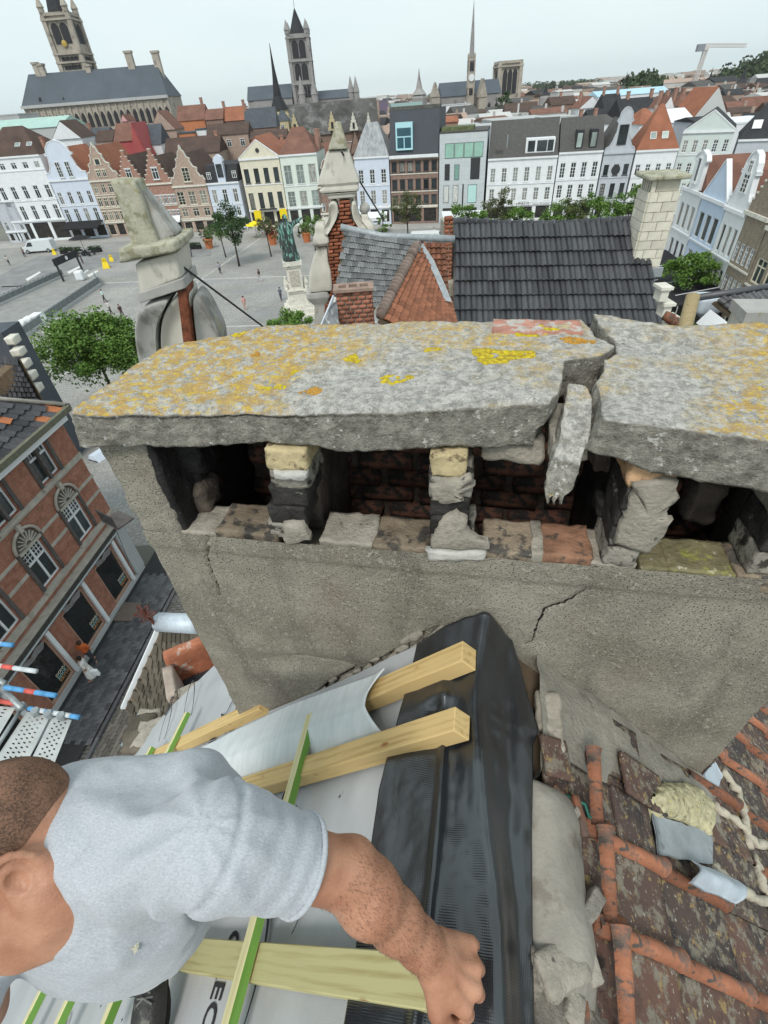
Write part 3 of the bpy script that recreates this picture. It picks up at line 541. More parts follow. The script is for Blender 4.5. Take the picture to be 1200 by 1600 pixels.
house(RC,(944,240),(992,234),'slim grey-blue baroque house with curved gable and tall arched window',M_GREYW,M_ROOFG,[(.32,.54,3,.5,'cgs'),(.66,.82,3,.5,'cs')],gable='neck',gh=6.0,rh=4.4,deep=12,gwin=[(.5,.16,1.5,2.8,'c')],framem=M_WINK,extra=c3x,trim=M_GREYW)
house(RC,(994,238),(1061,229),'white house under a steep orange tiled pyramid roof with two skylights',M_WHITE,M_ROOFO,[(.33,.53,4,.5,'cgs'),(.64,.80,4,.5,'cs')],roof='hip',rh=6.0,deep=9,extra=skylights([(.36,1.1,1.9,1.0,1.1,-.55),(.64,1.1,1.9,1.0,1.1,-.55)]))
RE=Row((62,99.5),(84,86))
house(RE,(1068,208),(1150,200),'pale grey-green corner house with classical pediment, facing the white chimney',mat('sage_paint',(.56,.62,.60),rough=.6,var=.06,scale=1,bump=.1),M_ROOFK,[(.25,.40,5,.5,'cgs'),(.50,.64,5,.5,'cgs'),(.76,.90,5,.5,'cgs')],gable='tri',gh=2.6,rh=2.6,deep=14)
house(RE,(1152,226),(1230,215),'dark roofed house with one bright skylight behind the right row',M_GREYW,M_ROOFK,[(.4,.6,3,.4,'c')],roof='hip',rh=5,deep=14,extra=skylights([(.3,1.6,1.8,1.3,1.4,-.7)],M_WHITE),H=11)
# right row, seen sideways
def dspot(px,py):return RD.at(px,py)
house(RD,(1068,292),(1098,300),'narrow white house with tall white curved gable, nearest the pediment house',M_WHITE,M_ROOFR,[(.30,.50,3,.6,'m'),(.62,.86,3,.6,'m')],gable='hood',gh=3.4,rh=3.0,deep=11,gwin=[(.5,.2,.9,2.2,'s')],framem=M_WINF)
house(RD,(1099,304),(1136,318),'light blue house with weathered timber gable boards standing behind it',mat('light_blue_paint',(.52,.62,.76),rough=.6,var=.06,scale=1,bump=.1),M_ROOFR,[(.30,.50,3,.6,'cgm'),(.62,.86,3,.7,'m')],gable='tri',gh=3.2,rh=3.0,deep=11,gwin=[])
house(RD,(1137,318),(1166,338),'bright white house with stepped bell gable and a red crest',M_WHITE,M_ROOFR,[(.28,.50,3,.6,'m'),(.62,.86,3,.6,'m')],gable='bell',gh=4.4,rh=3.0,deep=11,gwin=[(.5,.30,1.2,1.6,'cg'),(.5,.62,.8,1.1,'c')])
house(RD,(1168,325),(1202,345),'brown brick gabled house with pairs of white mullioned windows',M_BRICKT,M_ROOFB,[(.32,.48,4,.75,'cgm'),(.60,.76,4,.75,'cgm')],gable='step',gh=3.4,rh=3.0,deep=11,trim=M_STONEW)
house(RD,(1204,345),(1290,400),'mottled stone and brick house with wide grey framed windows at the right edge',M_BRICKT,M_ROOFB,[(.28,.46,4,.8,'cm'),(.56,.76,4,.8,'cm')],roof='para',rh=4.4,deep=10,trim=M_STONEW,framem=M_CREAM)
# ================================================================ roofs behind the rows and the skyline
def XZ(px,py,d):p=VP(px,py,d);return p[0],p[2]
M_STONEG=mat('grey_church_stone',(.29,.28,.275),var=.2,scale=.25,bump=.4,bscale=2,bdist=.3,thr=.6,col2=(.17,.16,.16));M_STONEB=mat('sandy_stone',(.38,.34,.29),var=.2,scale=.25,bump=.4,bscale=2,bdist=.3,thr=.58,col2=(.22,.195,.175))
M_VOID=mat('dark_opening',(.03,.03,.035),rough=.7,var=.2,bump=0);M_SLATEB=mat('blue_slate',(.075,.090,.11),rough=.6,var=.12,scale=.15,bump=.1,stretch=(1,1,.3));M_CONC=mat('pale_concrete',(.42,.43,.43),var=.1,scale=.2,bump=.1);M_YEL=mat('yellow_stone',(.50,.43,.27),var=.12,scale=.8,bump=.2)
M_TAN=mat('faded_red_paint',(.38,.09,.09),var=.1,scale=.5,bump=.1);M_PLANK=mat('orange_plaster',(.50,.20,.10),var=.1,scale=.5,bump=.1)
def block(x0,x1,ye,yr,d,dp,roofm,wallm,label,kind='para',wins=0,base=0,chimneys=(),cat='house',name='house',xoff=0,tilt=0.0,wm=None):
    """a building seen above the rows: x0, x1 and eave / ridge heights sighted at distance d"""
    xa,ze=XZ(x0,ye,d);xb,_=XZ(x1,ye,d);_,zr=XZ((x0+x1)/2,yr,d+(dp*.5 if kind!='gable' else 0));w=xb-xa;e=empty(name,(xa,d,0),tilt,label,cat)
    mb=MB();mb.box((0,0,0),(w,dp,ze));mb.build('wall',wallm,e)
    mb=MB();rh=max(zr,ze+.4)
    if kind=='para':mb.add([(-.2,-.25,ze+.02),(w+.2,-.25,ze+.02),(w+.2,dp/2,rh),(-.2,dp/2,rh),(-.2,dp+.25,ze+.02),(w+.2,dp+.25,ze+.02)],[(0,1,2,3),(3,2,5,4),(0,3,4),(1,5,2),(0,4,5,1)])
    elif kind=='gable':
        mb.add([(-.2,-.1,ze+.02),(w+.2,-.1,ze+.02),(w/2,-.1,rh),(-.2,dp,ze+.02),(w+.2,dp,ze+.02),(w/2,dp,rh)],[(0,2,5,3),(1,4,5,2),(0,1,2),(3,5,4)]);g=MB();g.prism([(0,ze),(w,ze),(w/2,rh-.25)],-.35,-.12);g.build('gable',wallm,e)
    elif kind=='hip':mb.add([(-.2,-.2,ze+.02),(w+.2,-.2,ze+.02),(w+.2,dp,ze+.02),(-.2,dp,ze+.02),(w*.4,dp/2,rh),(w*.6,dp/2,rh)],[(0,1,5,4),(1,2,5),(2,3,4,5),(3,0,4)])
    else:mb.box((-.1,-.1,ze+.02),(w+.1,dp,ze+.35))
    mb.build('roof',roofm,e)
    for k in range(wins):
        me,pm=window_mesh(1.1,1.5,'c',M_WINF,M_GLASS);o=put('window',me,e,Matrix.Translation((w*(k+.5)/wins,-.06,ze-2.4)));put('pane',pm,o)
    for(cx,h)in chimneys:chim(e,w*cx,dp*.5,ze,rh+h,.7,wm)
    return e
for a in[
    (-40,96,208,186,175,18,M_GREENGL,M_CONC,'long low hall with pale blue glass roof at the left behind the white townhouse','para'),
    (-30,30,184,172,215,14,M_CONC,M_CONC,'pale concrete block far left in front of the cloth hall','flat'),
    (82,128,219,187,150,9,M_ROOFB,M_WHITE,'dark steep roof with a bright white side gable left of the orange roofs','gable'),(128,168,218,200,158,8,M_SLATE,M_GREYW,'dark blue slate roof between white gable and pale party wall','para',0,0,((.2,1),)),
    (150,176,222,203,150,7,M_ROOFB,M_BRICKP,'small plain brown roof beside the pale party wall','para'),(179,209,222,192,148,10,M_ROOFR,M_TAN,'salmon tiled roof with crimson painted side wall','para'),(211,232,246,190,146,10,M_TAN,M_TAN,'crimson side wing with a tiny window below the salmon roof','gable'),
    (216,252,228,194,152,9,M_SLATE,M_WHITE,'slate roof over white side wall left of the yellow stepped gables','para',1),(190,200,190,178,165,6,M_ROOFR,mat('pink_paint',(.62,.36,.36),var=.05,bump=0),'small pink house showing under the cloth hall arcade','gable'),
    (236,275,205,172,170,9,M_ROOFR,M_BRICKP,'stepped brown brick gable below the cloth hall right end','gable',1),(258,344,244,213,143,10,M_ROOFB,M_BRICKP,'wide dark brown roof directly behind the ornate curled gable','para',0,0,((.93,.6),)),
    (277,320,190,164,190,10,M_ROOFR,M_PLANK,'rusty red roof above the bright orange wall','para',0,0,((.9,1.4),)),(279,304,210,198,168,8,M_SLATE,M_PLANK,'bright orange plastered upper floor with a flat slate top','flat'),(306,321,204,190,170,6,M_SLATE,M_WHITE,'tiny white box with dark flat top right of the orange wall','flat'),
    (321,348,188,170,185,9,M_ROOFR,M_BRICKB,'plain dull red roof left of the orange one with a skylight','para'),(350,382,190,166,186,9,M_ROOFO,M_BRICKB,'dull orange roof with one small dark skylight','para',0,0,((.0,1.2),(.98,1.2))),
    (324,388,213,192,152,8,M_ROOFB,M_BRICKP,'brown roofed brick house with three bright white windows','para',3),(384,432,202,168,176,9,M_SLATE,M_BRICKB,'blue-grey slate roof with skylight left of the thin needle spire','para',0,0,((.02,1.0),)),
    (391,448,219,203,150,8,M_ROOFB,M_BRICKB,'long brown roof just above the cream pediment','para'),(395,428,232,213,138,6,M_ROOFO,M_BRICKR,'bright orange roof peeping over the cream pediment','hip'),(424,452,236,219,142,6,M_ROOFO,M_BRICKR,'rust orange roof with dark skylight between cream pediment and hipped roof','para',0,0,((.6,.8),)),
    (500,530,262,222,140,9,M_ROOFR,M_BRICKB,'reddish brown old roof left of the central pinnacle tip','para'),(548,566,240,204,150,9,M_ROOFB,M_BRICKB,'narrow dark roof right behind the central pinnacle','gable'),(585,612,236,200,132,8,M_SLATE,M_GREYW,'grey house with slanted zinc edge left of the slate attic storey','gable'),
    (688,760,203,160,175,16,M_CONC,M_WHITE,'long white and grey flat building behind the modern stone block','flat'),(691,716,192,181,140,6,M_ROOFO,M_BRICKR,'short orange roof peeping over the modern stone block','para'),(735,791,203,172,135,14,M_CONC,mat('light_steel_cladding',(.42,.46,.49),rough=.5,var=.05,bump=0),'lower pale steel clad box behind the grey roof','flat'),
    (774,862,192,163,150,16,M_CONC,MATS['light_steel_cladding'],'large pale steel clad hall behind the long white townhouse','flat'),(852,900,187,176,140,8,M_CONC,M_WHITE,'white rooftop cabin with vents beside the steel hall','flat',2),(898,955,190,180,150,8,M_ROOFG,M_WHITE,'low dark roof edge with white wall right of the rooftop cabin','para',0,0,((.3,1.2),(.7,1.2))),
    (938,990,194,183,128,8,M_ROOFG,M_WHITE,'grey green flat roof behind the baroque gable','para'),(972,1025,187,152,175,12,M_ROOFK,M_WHITE,'wide black roof above white party walls','para',0,0,((.3,1.4),(.98,1.6))),(1000,1035,195,168,122,9,M_ROOFO,M_WHITE,'orange hipped roof peeping behind the pyramid roof','hip'),
    (1035,1052,170,150,165,8,M_ROOFR,M_WHITE,'white chimney gabled house left of the orange cone roof','gable',0,0,((.2,1),(.8,1))),(1050,1085,192,168,130,12,M_WHITE,M_WHITE,'bright white sloping wall block between the dark roofs','para'),(1082,1134,186,136,150,11,M_ROOFO,mat('dirty_white',(.50,.51,.50),var=.1,bump=0),'big gabled house with orange roof slope and off-white end wall','gable',1),
    (1060,1092,166,146,185,10,M_ROOFR,M_BRICKP,'reddish roof group left of the off-white end wall','hip',0,0,((.1,1.5),(.5,1.2))),(1130,1240,196,152,125,16,M_WHITE,M_WHITE,'huge blank white gable wall at the upper right','flat'),(1090,1140,192,180,118,9,M_ROOFK,M_GREYW,'black roof slope right behind the classical pediment','para'),
    (862,900,165,150,230,10,M_ROOFB,M_BRICKB,'brown roofed house left of the distant church spire cluster','para',0,0,((.5,1.2),)),(905,940,170,150,220,10,M_ROOFR,M_WHITE,'red brown roof with white gable in the far right rooftops','gable',0,0,((.2,1.2),)),(945,972,172,146,210,10,M_ROOFK,M_BRICKB,'dark house with tall brick chimneys among the far right rooftops','para',0,0,((.1,2),(.9,2))),
]:block(*a)
# blue tarpaulin roof
xa,za=XZ(935,150,260);xb,zb=XZ(1045,140,260);e=block(935,1045,152,138,260,14,mat('blue_sheet_roof',(.40,.58,.68),var=.08,scale=.2,bump=0),M_WHITE,'long pale blue sheeted roof in the far right rooftops','para')
# --- cloth hall with the belfry
xa,ze=XZ(36,168,300);xb,_=XZ(264,163,300);w=xb-xa;_,zr=XZ(150,108,312)
e=empty('cloth_hall',(xa,300,0),0,'long stone cloth hall with huge blue slate roof, arcade and corner chimneys, far left','hall')
mb=MB();mb.box((0,0,0),(w,24,ze));mb.build('wall',M_STONEB,e)
mb=MB();mb.add([(-.5,-.6,ze+.05),(w+.5,-.6,ze+.05),(w-4,12,zr),(2.5,12,zr),(-.5,24.6,ze+.05),(w+.5,24.6,ze+.05)],[(0,1,2,3),(3,2,5,4),(0,3,4),(1,5,2),(0,4,5,1)]);r=mb.build('roof',M_SLATEB,e)
mb=MB();mb.box((-.6,-.95,ze-.6),(w+.6,-.65,ze+.5));mb.build('cornice',M_CONC,e)
for k in range(22):
    x=w*(k+.5)/22;mb=MB();mb.prism([(-.9,0),(.9,0),(.9,4.2),(.45,5.2),(0,5.6),(-.45,5.2),(-.9,4.2)],-.12,-.02);mb.build('arched_window',M_VOID,e,mtx=Matrix.Translation((x,0,ze-9)));mb=MB();mb.box((-.25,-.5,ze-12),(.25,-.01,ze-.7));mb.build('pilaster',M_STONEB,e,mtx=Matrix.Translation((x+w/44,0,0)))
for x,h in((200,83),(242,83),(55,101),(64,103),(137,104)):
    X_0,Z0=XZ(x,h,312);s=1.5 if h<90 else 1.1;mb=MB();mb.box((X_0-xa-s,10.8,zr-6),(X_0-xa+s,13.2,Z0));mb.box((X_0-xa-s-.3,10.5,Z0+.01),(X_0-xa+s+.3,13.5,Z0+.8));mb.build('chimney',M_STONEB,e)
for x in(67,104,137,167,224):X_0,Z0=XZ(x,160,303);mb=MB();mb.prism([(-.8,0),(.8,0),(0,1.8)],1.0,3.6);mb.build('dormer',M_ROOFK,e,mtx=Matrix.Translation((X_0-xa,0,Z0)))
def gothic_tower(px,pyb,pyt,d,wpx,m,label,tiers,spirelets=True,spire=0.0,roofm=None,name='church_tower',cat='tower',rz=0.0,base_z=0.0):
    x,zb=XZ(px,pyb,d);x2,_=XZ(px+wpx,pyb,d);wd=x2-x;xt,zt=XZ(px,pyt,d);e=empty(name,(x,d+wd/2,base_z),rz,label,cat);b=wd/2
    mb=MB();mb.box((-b,-b,0),(b,b,zt));mb.build('shaft',m,e)
    for sx in(-1,1):
        for sy in(-1,1):mb=MB();mb.box((sx*b-b*.16,sy*b-b*.16,0),(sx*b+b*.16,sy*b+b*.16,zt+.02));mb.build('buttress',m,e)
    for(fa,fb,n)in tiers:
        z0_,z1_=zb+(zt-zb)*fa,zb+(zt-zb)*fb
        for side in range(4):
            for k in range(n):
                ww=wd*.62/n;cx=(k-(n-1)/2)*wd*.7/n;h=z1_-z0_;mb=MB();mb.prism([(-ww/2,0),(ww/2,0),(ww/2,h*.82),(ww*.25,h*.95),(0,h),(-ww*.25,h*.95),(-ww/2,h*.82)],-.25,-.05)
                mb.build('lancet',M_VOID,e,mtx=Matrix.Rotation(side*PI/2,4,'Z')@Matrix.Translation((cx,-b,z0_)))
        mb=MB();mb.box((-b*1.2,-b*1.2,z1_+wd*.06),(b*1.2,b*1.2,z1_+wd*.12));mb.build('string_course',m,e)
    mb=MB();mb.box((-b*1.12,-b*1.12,zt+.03),(b*1.12,b*1.12,zt+wd*.10));mb.build('parapet',m,e)
    if spirelets:
        for sx in(-1,1):
            for sy in(-1,1):mb=MB();mb.lathe([(b*.24,zt+wd*.1),(b*.24,zt+wd*.25),(b*.30,zt+wd*.25),(.05,zt+wd*.62)],8,(sx*b*.95,sy*b*.95,0));mb.build('corner_turret',m,e)
    if spire:mb=MB();mb.lathe([(b*.82,zt+wd*.1),(b*.62,zt+spire*.35),(b*.1,zt+spire*.92),(.05,zt+spire)],8,ang=PI/8);mb.build('spire',roofm or M_ROOFK,e);mb=MB();mb.tube([(0,0,zt+spire),(0,0,zt+spire*1.25)],.12,5);mb.build('finial',M_WINK,e)
    return e,x,d+wd/2,zb,zt,wd
e,*_q=gothic_tower(116,110,22,335,38,M_STONEB,'tall sandy stone belfry tower rising behind the cloth hall, cut off by the top edge',[(.02,.10,5),(.16,.26,4),(.50,.88,2)],spire=18);mb=MB();mb.sph((0,-_q[4]/2-.6,_q[2]+(_q[3]-_q[2])*.50),(1.3,.3,1.3),12,8);mb.build('clock_face',mat('gilt',(.45,.32,.08),rough=.4,var=.1,bump=0),e)
# --- the grey church
gothic_tower(477,158,56,420,30,M_STONEG,'great square grey church tower with corner turrets and short pointed roof',[(.06,.24,4),(.34,.60,2),(.68,.95,2)],spire=13,roofm=M_ROOFK)
def nave(x0,x1,ye,yr,d,dp,label,m=M_STONEG,rm=M_SLATEB,n=8,name='church'):
    xa,ze=XZ(x0,ye,d);xb,_=XZ(x1,ye,d);_,zr=XZ((x0+x1)/2,yr,d+dp/2);w=xb-xa;e=empty(name,(xa,d,0),0,label,'church');mb=MB();mb.box((0,0,0),(w,dp,ze));mb.build('wall',m,e)
    mb=MB();mb.add([(-.3,-.5,ze+.05),(w+.3,-.5,ze+.05),(w+.3,dp/2,zr),(-.3,dp/2,zr),(-.3,dp+.5,ze+.05),(w+.3,dp+.5,ze+.05)],[(0,1,2,3),(3,2,5,4),(0,3,4),(1,5,2),(0,4,5,1)]);mb.build('roof',rm,e)
    for k in range(n):mb=MB();mb.prism([(-.8,0),(.8,0),(.8,4),(0,5.4),(-.8,4)],-.2,-.02);mb.build('lancet',M_VOID,e,mtx=Matrix.Translation((w*(k+.5)/n,0,max(ze-9,1))))
    return e,xa,w,ze,zr
nave(387,457,158,133,418,24,'left arm of the grey church with blue slate roof',n=8);e,xa,w,ze,zr=nave(492,556,156,140,428,20,'right arm of the grey church with dark slate roof and end turrets',n=7)
for px in(549,557):x,z=XZ(px,150,428);_,zt=XZ(px,118,428);mb=MB();mb.lathe([(2,z-18),(2,z+2),(2.3,z+2),(.1,zt)],8,(x-xa,1,0));mb.build('corner_turret',M_STONEG,e)
for px,py,d in((468,118,412),(488,118,412)):
    x,zt=XZ(px,py,d);e=empty('stair_turret',(x,d,0),0,'slim %s stair turret against the square church tower'%('left' if px<475 else 'right'),'turret');mb=MB();mb.lathe([(2.2,0),(2.2,zt-9),(2.5,zt-9),(.1,zt)],8);mb.build('shaft',M_STONEG,e)
def needle(px,pyb,pyt,d,r,label,m=M_ROOFK,bm=M_STONEG,name='spire',body=8.0,clock=False):
    x,zb=XZ(px,pyb,d);_,zt=XZ(px,pyt,d);e=empty(name,(x,d,0),0,label,'spire');mb=MB();mb.lathe([(r*1.25,0),(r*1.25,zb-body*.15),(r,zb),(r,zb)],8,ang=PI/8);mb.build('base',bm,e)
    mb=MB();mb.lathe([(r*1.25,zb+.02),(r*.55,zb+(zt-zb)*.22),(r*.22,zb+(zt-zb)*.6),(.06,zt)],8,ang=PI/8);mb.build('spire',m,e);return e,x,zb,zt
# yellow stepped tower with needle spire in front of the meat hall
needle(437,172,66,205,2.4,'thin needle spire on a flared slate roof above the small yellow tower',M_ROOFK,M_YEL)
def stepgable(px,pyt,pyb,d,wpx,m,label,nstep=4):
    x,zt=XZ(px,pyt,d);xe,zb=XZ(px+wpx,pyb,d);w=xe-XZ(px,pyb,d)[0];e=empty('stepped_dormer',(x,d,zb),0,label,'dormer');pts=[(-w/2,0)];h=zt-zb
    for k in range(nstep):pts+=[(-w/2+w*.42*k/nstep,h*(k+1)/(nstep+1)),(-w/2+w*.42*(k+1)/nstep,h*(k+1)/(nstep+1))]
    pts+=[(-w*.06,h),(w*.06,h)]+[(-a,b)for a,b in pts[::-1]];mb=MB();mb.prism(pts,0,.6);mb.build('gable',m,e);mb=MB();mb.box((-w*.13,-.08,h*.1),(w*.13,-.01,h*.45));mb.build('pane',M_VOID,e);mb=MB();mb.add([(-w/2,.61,h*.15),(w/2,.61,h*.15),(0,.61,h*.8),(-w/2,8,h*.15),(w/2,8,h*.15),(0,8,h*.8)],[(0,2,5,3),(1,4,5,2)]);mb.build('roof',M_ROOFG,e)
e,xa,w,ze,zr=nave(445,592,215,158,215,22,'long market hall with an enormous weathered grey roof behind the pinnacle tip',M_BRICKB,mat('weathered_grey_roof',(.085,.082,.078),var=.5,scale=.22,bump=.3,stretch=(1,1,.12),thr=.55,col2=(.15,.15,.15)),n=0,name='market_hall')
for a in[(517,174,203,208,14,M_YEL,'yellow stepped dormer left of the pinnacle tip'),(551,176,203,208,13,M_STONEW,'white stone dormer with three finials right of the pinnacle tip'),(575,176,203,208,9,M_STONEW,'narrow white stone dormer nearest the slate attic'),(458,178,206,200,14,M_YEL,'yellow stepped gable beside the needle spire tower')]:stepgable(*a)
block(431,450,190,172,198,8,M_SLATE,M_YEL,'small yellow stone tower block under the needle spire','hip',1)
# chimneys, small towers further right
needle(655,148,106,330,3.2,'small dark stone spire standing alone left of the clock tower',M_STONEG)
e,xa,w,ze,zr=nave(690,782,152,126,360,18,'stone church body with slate roof behind the clock tower',n=8);e,x,y,zb,zt,wd=gothic_tower(735,158,90,355,9,M_STONEB,'slim clock tower with an openwork crown and tall thin spire',[(.15,.3,1),(.70,.92,2)],spirelets=True,spire=22,roofm=M_STONEG,name='clock_tower')
mb=MB();mb.lathe([(1.6,0),(1.6,.3)],16);mb.build('clock_face',M_WHITE,e,mtx=Matrix.Translation((0,-wd/2-.3,zb+(zt-zb)*.55))@Matrix.Rotation(PI/2,4,'X'))
for px,t in((681,128),(755,122)):block(px-6,px+6,152,t,350,9,M_STONEB,M_STONEB,'pointed stone gable %s of the clock tower'%('left' if px<700 else 'right'),'gable')
e,x,y,zb,zt,wd=gothic_tower(794,152,99,520,32,M_STONEB,'broad flat topped dark church tower with tall openings on the skyline',[(.10,.85,3)],spirelets=False)
x,z=XZ(588,160,240);e=block(584,592,158,130,232,4,M_BRICKP,M_BRICKP,'tall plain brick chimney block right of the market hall','flat');block(593,606,158,142,480,14,mat('purple_grey_tower',(.16,.13,.19),var=.1,bump=0),MATS['purple_grey_tower'],'far purple-grey office tower beside the brick chimney','flat')
block(840,850,148,128,900,14,M_WHITE,M_WHITE,'pale round residential tower on the skyline right of the flat tower','flat');needle(852,148,130,300,2.0,'short dark turret among roofs below the pale residential tower');needle(975,140,112,600,3.0,'leaning thin dark steeple left of the wooded hill');needle(1158,130,98,420,3.0,'dark steeple rising right of the tower crane');needle(1108,128,105,520,2.2,'blue-grey steeple below the tower crane')
block(1062,1088,122,112,1000,30,M_CONC,M_WHITE,'cream stepped apartment tower on the horizon left of the crane','flat',0);block(1052,1140,128,121,1050,30,M_CONC,M_WHITE,'long white hospital block along the horizon behind the crane','flat');block(1160,1230,124,114,1100,30,M_CONC,mat('haze_grey_wall',(.40,.43,.45),var=.05,bump=0),'long grey block on the horizon at the right edge','flat');block(1100,1150,128,118,1000,20,M_CONC,MATS['haze_grey_wall'],'low grey block right of the crane mast on the horizon','flat')
block(690,735,166,156,300,10,M_CONC,M_WHITE,'low white flat roof below the clock tower','flat');block(612,660,168,160,300,10,mat('copper_green_roof',(.20,.28,.27),var=.1,bump=0),M_BRICKB,'grey-green roof ridge right of the brick chimney','para')
# tower crane
x,zt=XZ(1104,74,480);e=empty('tower_crane',(x-3,480,0),0,'white luffing tower crane with its jib pointing right above the far roofs','crane');M_CR=mat('crane_white',(.60,.56,.54),var=.05,bump=0)
xb,zb=XZ(1101,125,480);mb=MB()
def lattice(mb,p,q,s,n):
    p=Vector(p);q=Vector(q);d=(q-p).normalized();a=d.cross(Vector((0,1,0))).normalized()*s;b=Vector((0,1,0))*s;cs=[a+b,a-b,-a-b,-a+b]
    for c in cs:mb.bar(p+c,q+c,.45,.45)
    for k in range(n):
        u,v=p.lerp(q,k/n),p.lerp(q,(k+1)/n)
        for i in range(4):mb.bar(u+cs[i],v+cs[(i+1)%4],.25,.25)
lattice(mb,(0,0,0),(3,0,zt),1.1,26);mb.build('mast',M_CR,e,kind='stuff')
xe,zj=XZ(1166,71,480);mb=MB();lattice(mb,(3,0,zt+1),(xe-x+3,0,zj),.9,18);mb.build('jib',M_CR,e,kind='stuff');mb=MB();mb.box((-4,-1.5,zt-2),(1.5,1.5,zt+2));mb.build('counterweight',mat('crane_grey',(.25,.27,.3),bump=0),e);mb=MB();mb.box((1.2,-1.6,zt-1.5),(4.4,1.6,zt+1.2));mb.build('cab',M_CR,e)
# wooded rise and the rest of the town, one mass each
def far_mass(name,n,d0,d1,seed,px0,px1,mats,hmin,hmax,wmin,wmax,roofh=3.0):
    g=random.Random(seed);groups={m.name:(MB(),m)for m in mats}
    for k in range(n):
        d=d0*(d1/d0)**g.random();px=g.uniform(px0,px1);x=XZ(px,150,d)[0];w=g.uniform(wmin,wmax);dp=g.uniform(wmin,wmax);h=g.uniform(hmin,hmax);rm=g.choice(mats);mb=groups[rm.name][0];M_=Matrix.Translation((x,d,0))@Matrix.Rotation(g.uniform(-.5,.5),4,'Z');rh=h+g.uniform(.3,1)*roofh
        wm=groups[mats[g.choice([0,1])].name][0];wm.add([M_@Vector(p)for p in[(0,0,0),(w,0,0),(w,dp,0),(0,dp,0),(0,0,h),(w,0,h),(w,dp,h),(0,dp,h)]],[(0,1,5,4),(1,2,6,5),(2,3,7,6),(3,0,4,7),(4,5,6,7)])
        if g.random()<.8:mb.add([M_@Vector(p)for p in[(-.3,-.3,h),(w+.3,-.3,h),(w+.3,dp/2,rh),(-.3,dp/2,rh),(-.3,dp+.3,h),(w+.3,dp+.3,h)]],[(0,1,2,3),(3,2,5,4),(0,3,4),(1,5,2)])
        if g.random()<.5:a=g.uniform(.1,.9)*w;wm.add([M_@Vector((a+i*.7,dp*.5+j*.7,z))for z in(h,rh+1.3)for i,j in((0,0),(1,0),(1,1),(0,1))],[(0,1,5,4),(1,2,6,5),(2,3,7,6),(3,0,4,7),(4,5,6,7)])
    V=[];Fc=[];mi=[];me=D.meshes.new(name)
    for i,(mb,m)in enumerate(groups.values()):
        k=len(V);V+=mb.v;Fc+=[tuple(a+k for a in f)for f in mb.f];mi+=[i]*len(mb.f);me.materials.append(m)
    me.from_pydata(V,[],Fc);me.polygons.foreach_set('material_index',mi);o=put(name,me);o['kind']='stuff';return o
TM2=[M_BRICKP,mat('far_white',(.50,.50,.49),var=.1,scale=.1,bump=0),M_ROOFB,M_ROOFR,M_ROOFK,M_ROOFG,M_ROOFB]
far_mass('distant_town',420,215,420,3,-200,1450,TM2,7,12.0,7,14);far_mass('distant_town',700,420,1400,5,-200,1450,TM2,6,15,9,22);far_mass('distant_town',500,1400,4200,6,-200,1450,TM2[:2]+[M_ROOFG,M_CONC],6,22,20,60)
far_mass('distant_town',130,150,215,9,600,1450,TM2,7,10.5,6,10)
M_FARG=mat('far_woods',(.05,.075,.035),var=.4,scale=.02,bump=0)
def woods(px0,px1,d,n,seed,hmax,name='distant_woods'):
    g=random.Random(seed);V=[];rs=np.random.RandomState(seed);out=[]
    for k in range(n):
        px=g.uniform(px0,px1);x=XZ(px,150,d)[0];y=d+g.uniform(0,60);t=(px-px0)/(px1-px0);h=hmax*math.sin(PI*t)**.6*g.uniform(.7,1);r=g.uniform(5,9);P=rs.normal(size=(70,3));P/=np.linalg.norm(P,axis=1)[:,None];P=P*r*np.array([1,1,.8])+np.array([x,y,h-r*.5])
        a=rs.normal(size=(70,3));a/=np.linalg.norm(a,axis=1)[:,None];b=np.cross(a,rs.normal(size=(70,3)));b/=np.linalg.norm(b,axis=1)[:,None];out.append(np.stack([P-a*1.5,P+b*1.2,P+a*1.5,P-b*1.2],1).reshape(-1,3));Q=np.array([x,y,0])
        out.append(np.array([[x-r,y,0],[x+r,y,0],[x+r*.7,y,h-r*.3],[x-r*.7,y,h-r*.3]]))
    V=np.concatenate(out);o=put(name,np_mesh(name,V,np.arange(len(V)).reshape(-1,4),M_FARG,False));o['kind']='stuff'
woods(1010,1052,520,40,1,24);woods(1130,1330,640,120,2,30);woods(600,1050,1500,150,3,24);woods(-150,420,1300,150,5,18)
tree((XZ(487,250,150)[0],150,0),15.5,4.2,5,2600,M_LEAFD,'dark yard tree behind the pale green house, left of the central pinnacle',31,leaf=.5)
tree((XZ(790,160,330)[0],330,0),19,7,4,1500,M_LEAFD,'dark tree in front of the broad flat topped church tower',32,leaf=.9)
